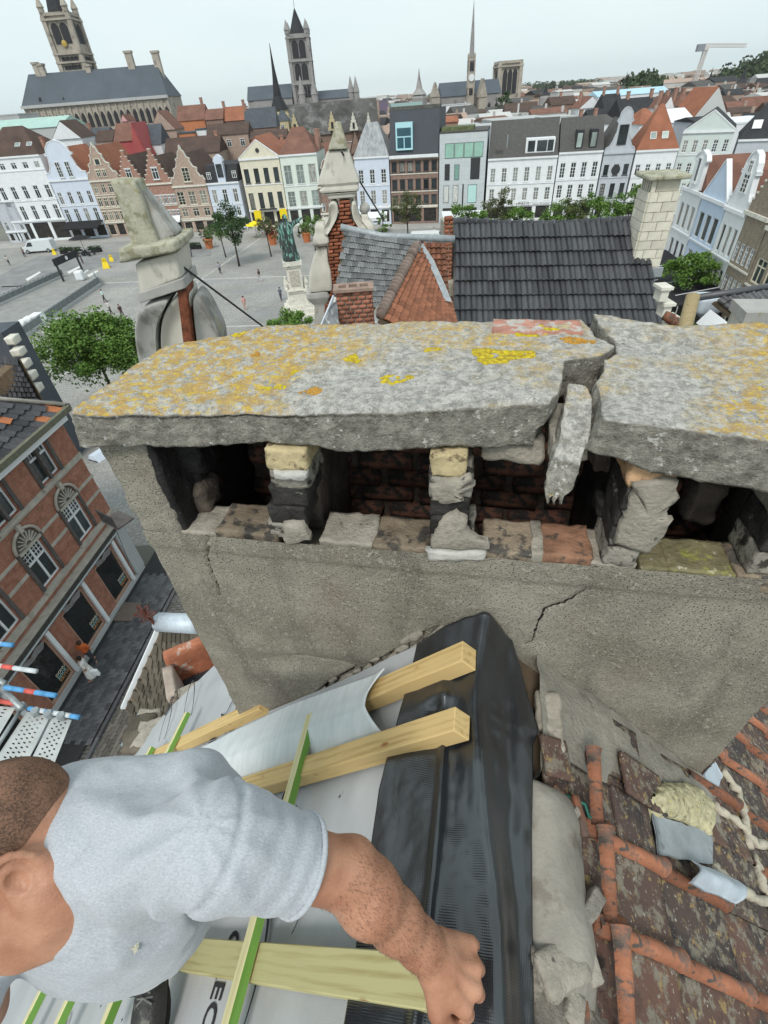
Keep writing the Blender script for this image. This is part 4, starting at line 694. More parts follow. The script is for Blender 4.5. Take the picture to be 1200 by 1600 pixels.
# ================================================================ the chimney stack in front of the camera
def cap_nodes(t,n,l,p):
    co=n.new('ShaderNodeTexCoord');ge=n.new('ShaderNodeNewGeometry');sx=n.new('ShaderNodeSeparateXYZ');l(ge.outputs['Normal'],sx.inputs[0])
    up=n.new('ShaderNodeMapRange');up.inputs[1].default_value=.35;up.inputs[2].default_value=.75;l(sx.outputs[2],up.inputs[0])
    def no(sc,det=8,off=0,r=.65,dist=0):
        mp=n.new('ShaderNodeMapping');mp.inputs['Location'].default_value=(off,-off,off*.5);l(co.outputs['Object'],mp.inputs[0])
        x=nn(t,'ShaderNodeTexNoise',Scale=sc,Detail=det,Roughness=r,Distortion=dist);l(mp.outputs[0],x.inputs[0]);return x.outputs[0]
    def mr(v,a,b,c=0,d=1):
        x=n.new('ShaderNodeMapRange');[setattr(x.inputs[i+1],'default_value',q)for i,q in enumerate((a,b,c,d))];l(v,x.inputs[0]);return x.outputs[0]
    def mx(f,a,b,mode='MIX'):
        x=n.new('ShaderNodeMix');x.data_type='RGBA';x.blend_type=mode
        l(f,x.inputs[0])if not isinstance(f,float)else setattr(x.inputs[0],'default_value',f)
        for s,v in((6,a),(7,b)):l(v,x.inputs[s])if not isinstance(v,tuple)else setattr(x.inputs[s],'default_value',(*v,1))
        return x.outputs[2]
    def mul(a,b):
        x=n.new('ShaderNodeMath');x.operation='MULTIPLY';l(a,x.inputs[0]);l(b,x.inputs[1])if not isinstance(b,float)else setattr(x.inputs[1],'default_value',b);return x.outputs[0]
    face=mx(mr(no(30,9,0,.78),.38,.62),(.16,.15,.13),(.38,.36,.31))  # steep sides: darker cement, fine aggregate
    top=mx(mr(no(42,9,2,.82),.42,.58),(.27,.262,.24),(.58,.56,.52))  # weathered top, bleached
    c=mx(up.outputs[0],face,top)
    c=mx(mr(no(55,4,5),.60,.66),c,(.58,.57,.53))  # pale crustose lichen flecks
    c=mx(mr(no(40,4,15),.33,.28),c,(.12,.118,.11))
    sp_=n.new('ShaderNodeSeparateXYZ');l(co.outputs['Object'],sp_.inputs[0]);fc_=n.new('ShaderNodeFloatCurve');um=mr(sp_.outputs[0],-1,1);l(um,fc_.inputs['Value']);cu=fc_.mapping.curves[0]
    cu.points[0].location=(0,1);cu.points[1].location=(1,.9);[cu.points.new(a,b)for a,b in((.22,.9),(.34,.25),(.5,.12),(.60,.3),(.68,.3),(.78,.95))];fc_.mapping.update()
    ad2=n.new('ShaderNodeMath');ad2.operation='MULTIPLY_ADD';l(fc_.outputs[0],ad2.inputs[0]);ad2.inputs[1].default_value=.22;l(no(2.6,3,9),ad2.inputs[2])
    big=mul(mr(ad2.outputs[0],.52,.70),up.outputs[0])
    c=mx(mul(mul(mr(no(26,8,11,.75),.47,.53),big),.85),c,(.50,.31,.08))
    c=mx(mul(mul(mr(no(60,6,21,.75),.53,.57),big),.9),c,(.66,.47,.08))
    v=n.new('ShaderNodeTexVoronoi');v.inputs['Scale'].default_value=140;l(co.outputs['Object'],v.inputs[0])
    sp=mr(v.outputs['Distance'],.12,.2,1,0);c=mx(mul(sp,.55),c,(.09,.085,.08))
    l(c,p.inputs['Base Color'])
    h=n.new('ShaderNodeMath');h.operation='ADD';l(no(70,8,1),h.inputs[0]);l(mul(no(240,3,4),.5),h.inputs[1])
    b=nn(t,'ShaderNodeBump',Strength=1.0,Distance=.010);l(h.outputs[0],b.inputs['Height']);l(b.outputs[0],p.inputs['Normal'])
def render_nodes(t,n,l,p):  # sand and cement render, pitted, streaked by rain
    co=n.new('ShaderNodeTexCoord')
    def no(sc,det=8,off=0,st=(1,1,1)):
        mp=n.new('ShaderNodeMapping');mp.inputs['Location'].default_value=(off,-off,off*.5);mp.inputs['Scale'].default_value=st;l(co.outputs['Object'],mp.inputs[0])
        x=nn(t,'ShaderNodeTexNoise',Scale=sc,Detail=det,Roughness=.6);l(mp.outputs[0],x.inputs[0]);return x.outputs[0]
    def mr(v,a,b,c=0,d=1):
        x=n.new('ShaderNodeMapRange');[setattr(x.inputs[i+1],'default_value',q)for i,q in enumerate((a,b,c,d))];l(v,x.inputs[0]);return x.outputs[0]
    def mx(f,a,b,mode='MIX'):
        x=n.new('ShaderNodeMix');x.data_type='RGBA';x.blend_type=mode;l(f,x.inputs[0])
        for s,v in((6,a),(7,b)):l(v,x.inputs[s])if not isinstance(v,tuple)else setattr(x.inputs[s],'default_value',(*v,1))
        return x.outputs[2]
    c=mx(mr(no(3.5,5),.35,.65),(.235,.215,.175),(.37,.345,.285))
    c=mx(mr(no(5,5,4,(1.6,1,.35)),.52,.68,0,.6),c,(.15,.135,.115))
    c=mx(mr(no(1.7,4,14),.55,.7,0,.5),c,(.25,.19,.14))
    c=mx(mr(no(90,5,6),.56,.66,0,.8),c,(.46,.43,.37))
    v=n.new('ShaderNodeTexVoronoi');v.inputs['Scale'].default_value=150;l(co.outputs['Object'],v.inputs[0]);sp=mr(v.outputs['Distance'],.12,.28,.85,0);c=mx(sp,c,(.07,.062,.052))
    v2=n.new('ShaderNodeTexVoronoi');v2.inputs['Scale'].default_value=38;l(co.outputs['Object'],v2.inputs[0]);c=mx(mr(v2.outputs['Distance'],.07,.1,.8,0),c,(.055,.05,.045))
    l(c,p.inputs['Base Color'])
    h=n.new('ShaderNodeMath');h.operation='SUBTRACT';l(no(210,4,1),h.inputs[0]);l(sp,h.inputs[1])
    b=nn(t,'ShaderNodeBump',Strength=1.0,Distance=.006);l(h.outputs[0],b.inputs['Height']);l(b.outputs[0],p.inputs['Normal'])
M_CAP=nodes_mat('weathered_cement_cap',cap_nodes);M_RENDER=nodes_mat('cement_render',render_nodes)
M_SOOT=mat('sooty_mortar',(.10,.08,.065),var=.5,scale=9,bump=.8,bscale=60)
M_TAR=mat('tar_black',(.018,.017,.017),rough=.6,var=.4,scale=14,bump=.8,bscale=70)
M_FBRICK=mat('flue_brick',(.17,.08,.055),var=.4,scale=12,bump=.7,bscale=60,rand=.4,col2=(.04,.035,.033),thr=.49)
M_YBRICK=mat('cream_brick',(.50,.41,.24),var=.2,scale=20,bump=.5,bscale=80,col2=(.16,.12,.07),thr=.55)
M_SBRICK=mat('sill_brick',(.25,.20,.145),var=.35,scale=14,bump=.7,bscale=70,rand=.2,col2=(.075,.068,.06),thr=.50,thr3=.64,col3=(.30,.29,.22),s3=40)
M_MORT=mat('old_mortar',(.34,.31,.26),var=.25,scale=18,bump=.8,bscale=90,thr3=.64,col3=(.10,.09,.08),s3=50)
M_RBRICK=mat('weathered_red_brick',(.33,.135,.075),var=.3,scale=20,bump=.6,bscale=80,rand=.25,col2=(.17,.10,.07),thr=.55)
M_LICHEN=mat('yellow_lichen',(.66,.52,.03),var=.25,scale=60,bump=.8,bscale=250,col2=(.50,.33,.03),thr=.5)
M_LICHEN2=mat('orange_lichen',(.55,.29,.05),var=.25,scale=60,bump=.8,bscale=250)
STK=empty('chimney_stack',label='wide old cement-rendered chimney stack with a cracked lichen-covered cap and four open flues',cat='chimney',mtx=FR@Matrix.Translation((0,1.15,-2.4)))
T0=Matrix.Translation((0,-1.15,2.4))
def part(name,Q,Fc,m,smooth=True,parent=STK,mtx=T0,kind=None):
    me=mesh(name,Q,Fc,m,smooth);return put(name,me,parent,mtx,kind)
def interp(x,xs,ys):return np.interp(x,xs,ys)
# --- cap slabs
def slab_left(U_):
    s,t,r=U_[:,0],U_[:,1],U_[:,2]
    ur=interp(t,[0,.12,.25,.34,.42,.5,.62,.75,1],[.155,.18,.195,.20,.21,.30,.335,.30,.285])
    ur=np.where(r<.5,ur-.018*(t<.45),ur)
    ul=interp(t,[0,.5,.8,1],[-.895,-.885,-.865,-.60]);ul=ul-(1-r)*.035
    u=ul+(ur-ul)*s
    vf=interp(u,[-.9,.2],[.856,.922])+.012*np.sin(u*9)*1
    vb=interp(u,[-.9,-.58,-.1,.3],[1.30,1.392,1.411,1.43])
    v=vf+(vb-vf)*t
    z=-.6+.10*r+.012*np.sin(u*5+1)*(1-t)*r-.005*(1-r)*np.sin(u*17)
    v=v+(1-r)*.006
    # worn front arris: the upper edge rolls over
    return np.stack([u,v,z-.006*(t<.02)*(r>.9)],-1)
Q,Fc=rough_box(slab_left,(190,74,16),.007,16,1)
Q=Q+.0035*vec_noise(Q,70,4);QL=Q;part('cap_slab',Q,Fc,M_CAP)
def slab_right(U_):
    s,t,r=U_[:,0],U_[:,1],U_[:,2]
    ul=interp(t,[0,.12,.28,.42,.5,.58,.72,.85,1],[.252,.262,.268,.29,.30,.335,.345,.318,.316])-(1-r)*.02*(t<.4)
    u=ul+(.98-ul)*s
    vf=interp(u,[.24,.52,1.0],[.885,.823,.76]);vb=interp(u,[.3,.36,.5,1],[1.44,1.43,1.36,1.38])
    v=vf+(vb-vf)*t
    z=-.60+.10*r+.010*r*(t>.8)-.02*(1-r)*interp(u,[.24,.35,.6],[-1.2,.1,.6])
    return np.stack([u,v+(1-r)*.004,z],-1)
Q,Fc=rough_box(slab_right,(90,74,16),.008,14,8)
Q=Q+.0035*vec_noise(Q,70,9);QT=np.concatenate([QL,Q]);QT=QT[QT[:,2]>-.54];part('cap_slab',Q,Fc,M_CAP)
# the slab's broken-off tongue, slid down through the gap over the front
def tongue(U_):
    s,t,r=U_[:,0],U_[:,1],U_[:,2]
    path=np.array([[.228,1.055,-.515],[.222,.985,-.53],[.212,.925,-.558],[.197,.875,-.60],[.190,.855,-.64],[.186,.845,-.672]])
    k=np.linspace(0,1,6);c=np.stack([interp(t,k,path[:,i])for i in range(3)],-1)
    w_=interp(t,[0,.1,.3,.6,.85,1],[.018,.024,.028,.030,.026,.015])
    c[:,0]+=(s-.5)*2*w_;c[:,2]+=(r-.5)*.035*.6;c[:,1]-=(r-.5)*.035*.8
    c[:,2]-=.012*np.sin(s*14)*(t>.97)
    return c
Q,Fc=rough_box(tongue,(16,46,8),.008,28,5);Q=Q+.003*vec_noise(Q,80,2);part('broken_cap_piece',Q,Fc,M_CAP)
Q,Fc=rough_box(lambda U_:np.array([.215,1.0,-.60])+(U_-.5)*np.array([.075,.16,.05]),(14,20,8),.012,20,6);part('broken_cap_piece',Q,Fc,M_MORT)
# lichens on the cap: thin raised rosettes
_rl=random.Random(5)
def lichen(px,py,R_,n,m,ring=.35,asp=1.0,name='lichen_patch'):
    c=loc(G(px,py,19.503));mb=MB()
    for k in range(n):
        a=_rl.random()*2*PI;r=R_*(ring+(1-ring)*_rl.random()**.6)*(.8+.25*math.sin(a*3+px))
        x=c[0]+r*math.cos(a)*1.25*asp;y=c[1]+r*math.sin(a)*1.0;s=R_*_rl.uniform(.10,.22)+.002;j=_rl.randint(5,7);z=QT[np.argmin((QT[:,0]-x)**2+(QT[:,1]-y)**2),2]+_rl.uniform(.0,.002)
        V=[(x+s*_rl.uniform(.7,1.3)*math.cos(2*PI*i/j),y+s*_rl.uniform(.7,1.3)*math.sin(2*PI*i/j),z)for i in range(j)]+[(x,y,z+.0015)]
        V+=[(q[0],q[1],z-.008)for q in V[:j]]
        mb.add(V,[(i,(i+1)%j,j)for i in range(j)]+[(i,j+1+i,j+1+(i+1)%j,(i+1)%j)for i in range(j)])
    mb.build(name,m,STK,True,T0)
for a in[(780,558,.052,150,M_LICHEN,.35,1.2),(550,558,.022,46,M_LICHEN,0),(617,590,.026,40,M_LICHEN,.5,1.3),(674,545,.016,26,M_LICHEN,.6),(838,516,.045,110,M_LICHEN,0,1.3),
          (415,598,.012,18,M_LICHEN,0),(437,596,.012,16,M_LICHEN,.3),(400,550,.014,22,M_LICHEN2,0),(488,606,.02,40,M_LICHEN2,0,1.3),(460,575,.014,20,M_LICHEN,0),(900,532,.025,60,M_LICHEN2,0,1.5),
          (370,520,.02,40,M_LICHEN,0)]:lichen(*a)
# a red brick showing in the back edge of the cap
Q,Fc=rough_box(lambda U_:np.array([.16,1.365,-.517])+(U_-.5)*np.array([.23,.10,.045]),(20,12,6),.006,20,3);part('cap_brick',Q,Fc,mat('pink_brick',(.42,.20,.15),var=.3,scale=20,bump=.6,bscale=90,thr=.5,col2=(.45,.42,.38)))
# --- body: front wall sheet with cracks, its back and sides
def seg_d(x,z,pts):
    d=np.full(x.shape,9.0)
    for(a,b),(c,e)in zip(pts[:-1],pts[1:]):
        dx,dz=c-a,e-b;L2=dx*dx+dz*dz;t=np.clip(((x-a)*dx+(z-b)*dz)/L2,0,1);d=np.minimum(d,np.hypot(x-a-t*dx,z-b-t*dz))
    return d
def pxl(*pp):return[tuple(onw(x,y,.89)[[0,2]])for x,y in pp]
CR1=pxl((917,920),(885,940),(852,952),(840,975),(832,1003),(818,1008))
CR2=pxl((330,838),(322,870),(345,930));CR3=pxl((690,983),(650,1000),(630,1015),(580,1040),(520,1065),(470,1110),(402,1142))
CR4=pxl((455,1028),(500,1035),(540,1040),(570,1052));CR5=pxl((700,990),(680,1000),(655,1010))
x=np.linspace(-.915,.915,330);zt=np.linspace(-2.45,-.908,280);X_,Z_=np.meshgrid(x,zt,indexing='ij')
P3=np.stack([X_,X_*0+.89,Z_],-1)
Yw=.89+.010*vnoise(P3,2.2,3)+.0025*vnoise(P3,14,5)+.0016*vnoise(P3,60,6)
Yw-=.006/(1+np.exp(-(Z_+.985+.012*X_)/.004))  # the upper band of render stands proud
jz=.004*vnoise(P3,45,8);d1=seg_d(X_+jz,Z_+jz,CR1);Yw+=.006*np.exp(-(d1/.006)**2)
for c,wd,dp in((CR2,.004,.012),(CR3,.010,.022),(CR4,.006,.008),(CR5,.004,.008)):dd=seg_d(X_+jz*2,Z_+jz*2,c);Yw+=dp*np.exp(-(dd/wd)**2)
below=(Z_<interp(X_,[p[0]for p in CR3[::-1]],[p[1]for p in CR3[::-1]])-.01)&(X_<-.02);Yw+=np.where(below,.012+.012*np.abs(vnoise(P3,20,12)),0)
Yw-=.02*np.exp(-((X_+.70)/.12)**2-((Z_+1.45)/.25)**2)-.02*np.exp(-((X_+.5)/.25)**2-((Z_+1.52)/.05)**2)
X_=X_+np.where(np.abs(X_)>.90,.006*vnoise(P3,12,4),0)
nx,nz=X_.shape;Vw=np.stack([X_,Yw,Z_],-1).reshape(-1,3)
Fw=[(i*nz+j,(i+1)*nz+j,(i+1)*nz+j+1,i*nz+j+1)for i in range(nx-1)for j in range(nz-1)]
mb=MB();mb.v=Vw.tolist();mb.f=Fw
def jb(a,b,n,amp,m,name,seed=0,parent=STK,rnd=.4,tilt=0,mtx=T0,sc=22):
    a=np.array(a,float);b=np.array(b,float);c=(a+b)/2;h=(b-a)
    ca,sa=math.cos(tilt),math.sin(tilt)
    def fn(U_):
        q=(U_-.5)*h;return c+np.stack([q[:,0]*ca-q[:,2]*sa,q[:,1],q[:,0]*sa+q[:,2]*ca],-1)
    Q,Fc=rough_box(fn,n,amp,sc,seed,rnd);return part(name,Q,Fc,m,True,parent,mtx)
k=len(mb.v)
# side, back and rim of the shell (front edge joins the render sheet)
mb.box((-.913,.905,-2.45),(-.79,1.40,-.935));mb.box((.79,.905,-2.45),(.913,1.40,-.935));mb.box((-.789,1.30,-2.45),(.789,1.40,-1.24));mb.box((-.789,.915,-2.45),(.789,1.0,-.955))
mb.build('rendered_wall',M_RENDER,STK,False,T0)
D.objects['rendered_wall'].data.polygons.foreach_set('use_smooth',[i<len(Fw)for i in range(len(D.objects['rendered_wall'].data.polygons))])
jb((-.915,.89,-.94),(-.785,1.02,-.605),(10,8,24),.01,M_RENDER,'corner_pier',11,rnd=.1)
jb((-.915,1.02,-.94),(-.80,1.40,-.605),(8,20,20),.008,M_RENDER,'side_wall',12,rnd=.05)
jb((.80,.89,-.94),(.915,1.40,-.605),(8,20,20),.008,M_RENDER,'side_wall',13,rnd=.05)
# dark floor slab deep in the shafts and the withes between the flues
jb((-.79,1.0,-2.40),(.79,1.30,-2.30),(4,4,2),0,M_SOOT,'shaft_floor',1,rnd=.01)
for i,(a,b)in enumerate(((-.49,-.42),(-.10,-.03),(.33,.40))):
    jb((a+.02,1.0,-2.3),(b+.02,1.30,-.615),(6,16,40),.014,M_SOOT if i!=2 else M_TAR,'flue_wall',20+i,rnd=.1,sc=14)
jb((-.785,.995,-2.3),(-.75,1.30,-.62),(4,16,40),.014,M_TAR,'flue_wall',27,rnd=.1,sc=14)
jb((-.800,.893,-.95),(-.772,1.30,-.607),(4,40,30),.007,M_TAR,'flue_wall',29,rnd=.1,sc=30);jb((-.79,1.02,-.93),(-.762,1.2,-.74),(4,20,20),.008,M_FBRICK,'flue_brick',31,rnd=.2)
# lumps of tar and mortar on the flue walls
for i,(u,v,z,s)in enumerate([(-.76,1.05,-.72,.07),(-.77,1.02,-.86,.05),(-.42,1.05,-.80,.03),(.33,1.1,-.72,.035),(.34,1.02,-.82,.03),(.62,1.15,-.86,.07)]):
    jb((u-s*.6,v-s,z-s),(u+s*.6,v+s,z+s),(8,8,10),.018,M_TAR if i%2==0 else M_SOOT,'soot_crust',40+i,rnd=.7)
# bricks of the back wall, seen down the flues
rb=random.Random(2)
BR={}
def brick_mesh(L_,H_,W_,k,m):
    key=(round(L_,3),round(H_,3),round(W_,3),k,m.name)
    if key not in BR:
        Q,Fc=rough_box(lambda U_:(U_-.5)*np.array([L_,W_,H_]),(6,3,3),.004,25,k*3,.35);BR[key]=mesh('brick',Q,Fc,m,True)
    return BR[key]
for r in range(9):
    z=-.645-r*.068;u=-.79+(.1 if r%2 else 0)
    while u<.78:
        L_=.195;o=put('brick',brick_mesh(L_,.060,.09,rb.randint(0,3),M_FBRICK),STK,T0@Matrix.Translation((u+L_/2,1.335+rb.uniform(-.012,.006),z))@Matrix.Rotation(rb.uniform(-.04,.04),4,'Y'))
        u+=L_+.014
jb((-.788,1.315,-1.26),(.788,1.37,-.61),(30,3,20),.004,mat('sooty_joint',(.09,.075,.06),var=.4,scale=12,bump=.7),'mortar_joint',3,rnd=.02)
# pillars between the openings, in courses
def pillar(u0,u1,du,rows):
    n=len(rows);z0=-.905;h=.30/n
    for i,(m,a,b)in enumerate(rows[::-1]):
        s=i/(n-1);o=du*(1-s)
        jb((u0+o-a,.885+.01*rb.random(),z0+i*h+.001),(u1+o+b,1.02,z0+(i+1)*h-.001),(14,12,9),.007,m,'pillar_brick',60+i+int(u0*50),rnd=.12,sc=30)
DK=mat('blackened_brick',(.035,.032,.03),rough=.7,var=.6,scale=16,bump=.8,bscale=80,col2=(.25,.24,.21),thr=.60)
GB=mat('grey_crusted_brick',(.30,.28,.24),var=.3,scale=16,bump=.8,bscale=80,col2=(.05,.045,.04),thr=.52)
pillar(-.462,-.372,-.06,[(M_YBRICK,.01,0),(GB,0,.01),(DK,0,.012),(DK,0,.012),(GB,0,.0)])
pillar(-.083,-.002,0,[(M_YBRICK,0,0),(GB,.004,.015),(DK,0,.012),(DK,0,.01),(GB,0,.03)])
pillar(.34,.425,0,[(mat('peach_brick',(.52,.33,.19),var=.2,scale=20,bump=.5,bscale=80,col2=(.30,.2,.13),thr=.55),.004,.004),(DK,0,0),(DK,0,0),(DK,0,.005),(GB,0,-.01)])
pillar(.66,.76,0,[(GB,0,0),(GB,0,0),(DK,0,0),(GB,0,0)])
# slipped mortar plates on the faces of the pillars
def plate(pp,th,m=M_MORT,name='mortar_patch',v=.872,seed=0):
    pts=[onw(x,y,v)for x,y in pp];n=len(pts);c=np.mean(pts,0);mb=MB();V=[];R_=random.Random(seed)
    ring=[]
    for i in range(n):
        a,b=pts[i],pts[(i+1)%n]
        for k in range(4):
            t=k/4;q=a+(b-a)*t;q=q+np.array([R_.uniform(-.004,.004),0,R_.uniform(-.004,.004)]);ring.append(q)
    N=len(ring);lay=[]
    for s,y in((1,th),(1,.003),(.9,0),(.5,-.003)):
        lay+=[tuple(c+(q-c)*s+np.array([0,y+.002*R_.random(),0]))for q in ring]
    lay.append(tuple(c+np.array([0,-.003,0])))
    Fc=[(l_*N+i,(l_+1)*N+i,(l_+1)*N+(i+1)%N,l_*N+(i+1)%N)for l_ in range(3)for i in range(N)]+[(3*N+i,4*N,3*N+(i+1)%N)for i in range(N)]
    mb.add(lay,Fc);return mb.build(name,m,STK,True,T0)
plate([(672,762),(700,752),(735,748),(742,762),(720,772),(722,786),(690,790),(676,782)],.02,seed=1)
plate([(690,815),(712,802),(728,815),(735,838),(762,848),(764,862),(672,858),(675,842)],.02,seed=2)
plate([(665,862),(758,864),(756,878),(668,876)],.02,mat('white_mortar',(.50,.49,.46),var=.15,scale=25,bump=.5),seed=3)
plate([(990,757),(1060,752),(1060,780),(1040,800),(1050,815),(1030,850),(1012,868),(960,850),(975,810),(985,790)],.018,seed=4)
plate([(440,822),(470,820),(487,845),(445,852)],.02,seed=5)
plate([(425,738),(480,742),(478,752),(430,750)],.02,mat('white_mortar',(.5,.5,.5)),seed=6)
# hanging render lip under the left slab and behind the tongue
jb((.03,.95,-.66),(.165,1.02,-.60),(12,8,6),.012,M_MORT,'mortar_lump',71);jb((-.70,1.22,-.70),(-.50,1.30,-.61),(14,6,8),.014,M_MORT,'mortar_lump',72)
jb((.45,1.15,-.72),(.62,1.29,-.62),(14,6,8),.01,mat('mossy_brick',(.14,.13,.07),var=.4,scale=15,bump=.6),'mortar_lump',73);jb((-.25,1.2,-.66),(-.02,1.3,-.60),(14,6,8),.014,M_MORT,'mortar_lump',74)
for z,m in((-.80,M_RBRICK),(-.87,M_FBRICK)):jb((.47,1.16,z-.03),(.60,1.30,z+.03),(10,6,6),.012,m,'flue_brick',75)
# sill: bricks on edge along the top of the front wall
def sill(px0,px1,m,py=845,z1=-.885,zh=.055,v1=1.01,tilt=0):
    z1-=.014
    a=onw(px0,py,.885)[0];b=onw(px1,py,.885)[0]
    return jb((a-.004,.889,z1-zh),(b+.004,v1,z1),(20,12,8),.006,m,'sill_brick',int(px0),rnd=.08,tilt=tilt,sc=30)
sill(285,338,M_MORT);sill(342,432,M_SBRICK,z1=-.875);sill(500,580,M_MORT,z1=-.882);sill(584,668,M_SBRICK)
sill(758,838,M_SBRICK,z1=-.872,tilt=-.03);sill(840,853,M_MORT,z1=-.868);sill(856,935,mat('pinkish_brick',(.28,.15,.095),var=.35,scale=16,bump=.6,bscale=80,col2=(.09,.07,.055),thr=.56),z1=-.872);sill(938,1010,M_MORT,z1=-.885)
def sill2(u0,u1,m,z1):return jb((u0-.003,.888,z1-.07),(u1+.003,1.0,z1-.012),(20,12,8),.006,m,'sill_brick',int(u0*90),rnd=.08,sc=30)
MS=mat('mossy_sill',(.20,.18,.10),var=.35,scale=16,bump=.7,bscale=80,col2=(.28,.28,.08),thr=.55,thr3=.60,col3=(.42,.40,.30),s3=50)
sill2(.435,.49,MS,-.895);sill2(.495,.64,MS,-.893);sill2(.645,.79,M_SBRICK,-.893)
# remnants of the old flashing along the diagonal crack
mb=MB();rr=random.Random(9)
for k in range(64):
    t=rr.random();i=min(int(t*6),5);f=t*6-i;c=CR3[i][0]+(CR3[i+1][0]-CR3[i][0])*f,CR3[i][1]+(CR3[i+1][1]-CR3[i][1])*f
    s=rr.uniform(.006,.028);off=rr.uniform(-.055,.006);ang=rr.uniform(-.9,.2);m_=Matrix.Translation((c[0]+rr.uniform(-.02,.02),.893,c[1]+off))@Matrix.Rotation(-.75+ang*.3,4,'Y')
    Q,Fc=rough_box(lambda U_:(U_-.5)*np.array([s*3,.016,s]),(5,2,3),s*.25,40,k,.4);mb.add([m_@Vector(q)for q in Q],Fc)
mb.build('flashing_remnant',M_MORT,STK,True,T0,kind='stuff')
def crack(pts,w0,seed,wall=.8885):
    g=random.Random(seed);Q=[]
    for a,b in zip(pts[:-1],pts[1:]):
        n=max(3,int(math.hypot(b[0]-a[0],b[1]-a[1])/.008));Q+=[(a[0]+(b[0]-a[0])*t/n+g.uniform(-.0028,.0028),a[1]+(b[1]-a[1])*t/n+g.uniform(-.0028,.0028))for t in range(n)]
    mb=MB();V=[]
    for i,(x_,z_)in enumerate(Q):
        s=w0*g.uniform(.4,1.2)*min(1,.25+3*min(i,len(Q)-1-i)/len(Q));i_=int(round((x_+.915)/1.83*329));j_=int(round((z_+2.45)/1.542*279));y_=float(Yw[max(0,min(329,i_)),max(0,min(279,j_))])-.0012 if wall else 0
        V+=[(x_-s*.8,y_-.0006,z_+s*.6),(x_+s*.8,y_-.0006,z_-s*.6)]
    mb.add(V,[(2*i,2*i+1,2*i+3,2*i+2)for i in range(len(Q)-1)]);mb.build('crack',mat('crack_shade',(.018,.016,.014),rough=1,var=.3,bump=0),STK,False,T0)  # near-black ribbon: shade inside the crack, put in as colour
Yw=Yw-.02*0
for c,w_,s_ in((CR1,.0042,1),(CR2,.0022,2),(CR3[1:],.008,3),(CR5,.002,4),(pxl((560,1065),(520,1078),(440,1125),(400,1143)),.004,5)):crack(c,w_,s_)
# ================================================================ the roof the stack stands on: stripped left slope, tiled right slope
SL=.95
NL=np.array([-SL,0,1])/math.hypot(SL,1);NRr=np.array([SL,0,1])/math.hypot(SL,1)
def LS(u,v,h=0.0):return np.array([u,v,-1.18+SL*(u-.05)])+NL*h
def RS(u,v,h=0.0):return np.array([u,v,-1.18-SL*(u-.05)])+NRr*h
def left_px(px,py,off=0.0):
    n=np.array([0,0,1.0])-SL*UU;return loc(onp(px,py,n,n@CAM-1.18-SL*.05+off))
def right_px(px,py,off=0.0):
    n=np.array([0,0,1.0])+SL*UU;return loc(onp(px,py,n,n@CAM-1.18+SL*.05+off))
def LSg(U_,V_,H_):return np.stack([U_-NL[0]*0+NL[0]*H_,V_,-1.18+SL*(U_-.05)+NL[2]*H_],-1)
def RSg(U_,V_,H_):return np.stack([U_+NRr[0]*H_,V_,-1.18-SL*(U_-.05)+NRr[2]*H_],-1)
def grid_faces(nx,ny):return[(i*ny+j,(i+1)*ny+j,(i+1)*ny+j+1,i*ny+j+1)for i in range(nx-1)for j in range(ny-1)]
def thing_fr(name,base,label,cat,group=None):
    e=empty(name,label=label,cat=cat,group=group,mtx=FR@Matrix.Translation(base));return e,Matrix.Translation((-base[0],-base[1],-base[2]))
def single_fr(name,Q,Fc,m,label,cat,smooth=True,group=None,kind=None,bevel=0):
    Q=np.asarray(Q,float);c=Q.mean(0);mb=MB();mb.v=(Q-c).tolist();mb.f=list(Fc)
    o=put(name,mb.mesh(name,m,smooth,bevel));o.matrix_world=FR@Matrix.Translation(c);return tag(o,label,cat,group,kind)
# ---- roof body
M_BOARD=mat('roof_board',(.16,.12,.08),var=.3,scale=8,bump=.3)
ROOF,TR=thing_fr('tiled_roof',(.6,.5,-3.4),'steep old ridge roof under the cement chimney, its right side covered in mossy terracotta pan tiles','roof')
mb=MB()
for fn,us in((LS,(-2.02,.05)),(RS,(.05,2.7))):
    a=[fn(us[0],-1.2,-.03),fn(us[1],-1.2,-.03),fn(us[1],1.55 if fn is LS else 2.4,-.03),fn(us[0],1.1 if fn is LS else 2.4,-.03)]
    b=[p-np.array([0,0,.06])for p in a];mb.add(a+b,[(0,1,2,3),(7,6,5,4),(0,4,5,1),(1,5,6,2),(2,6,7,3),(3,7,4,0)])
mb.build('roof_boarding',M_BOARD,ROOF,False,TR)
mb=MB();mb.add([(-1.95,-1.2,-4.2),(-1.95,1.08,-4.2),(-.9,1.5,-4.2),(2.6,2.35,-4.2),(2.6,-1.2,-4.2),(-1.95,-1.2,-3.2),(-1.95,1.08,-3.2),(-.9,1.5,-2.3),(2.6,2.35,-3.75),(2.6,-1.2,-3.75)],
       [(0,5,6,1),(1,6,7,2),(2,7,8,3),(3,8,9,4)])
mb.build('attic_wall',M_BOARD,ROOF,False,TR)
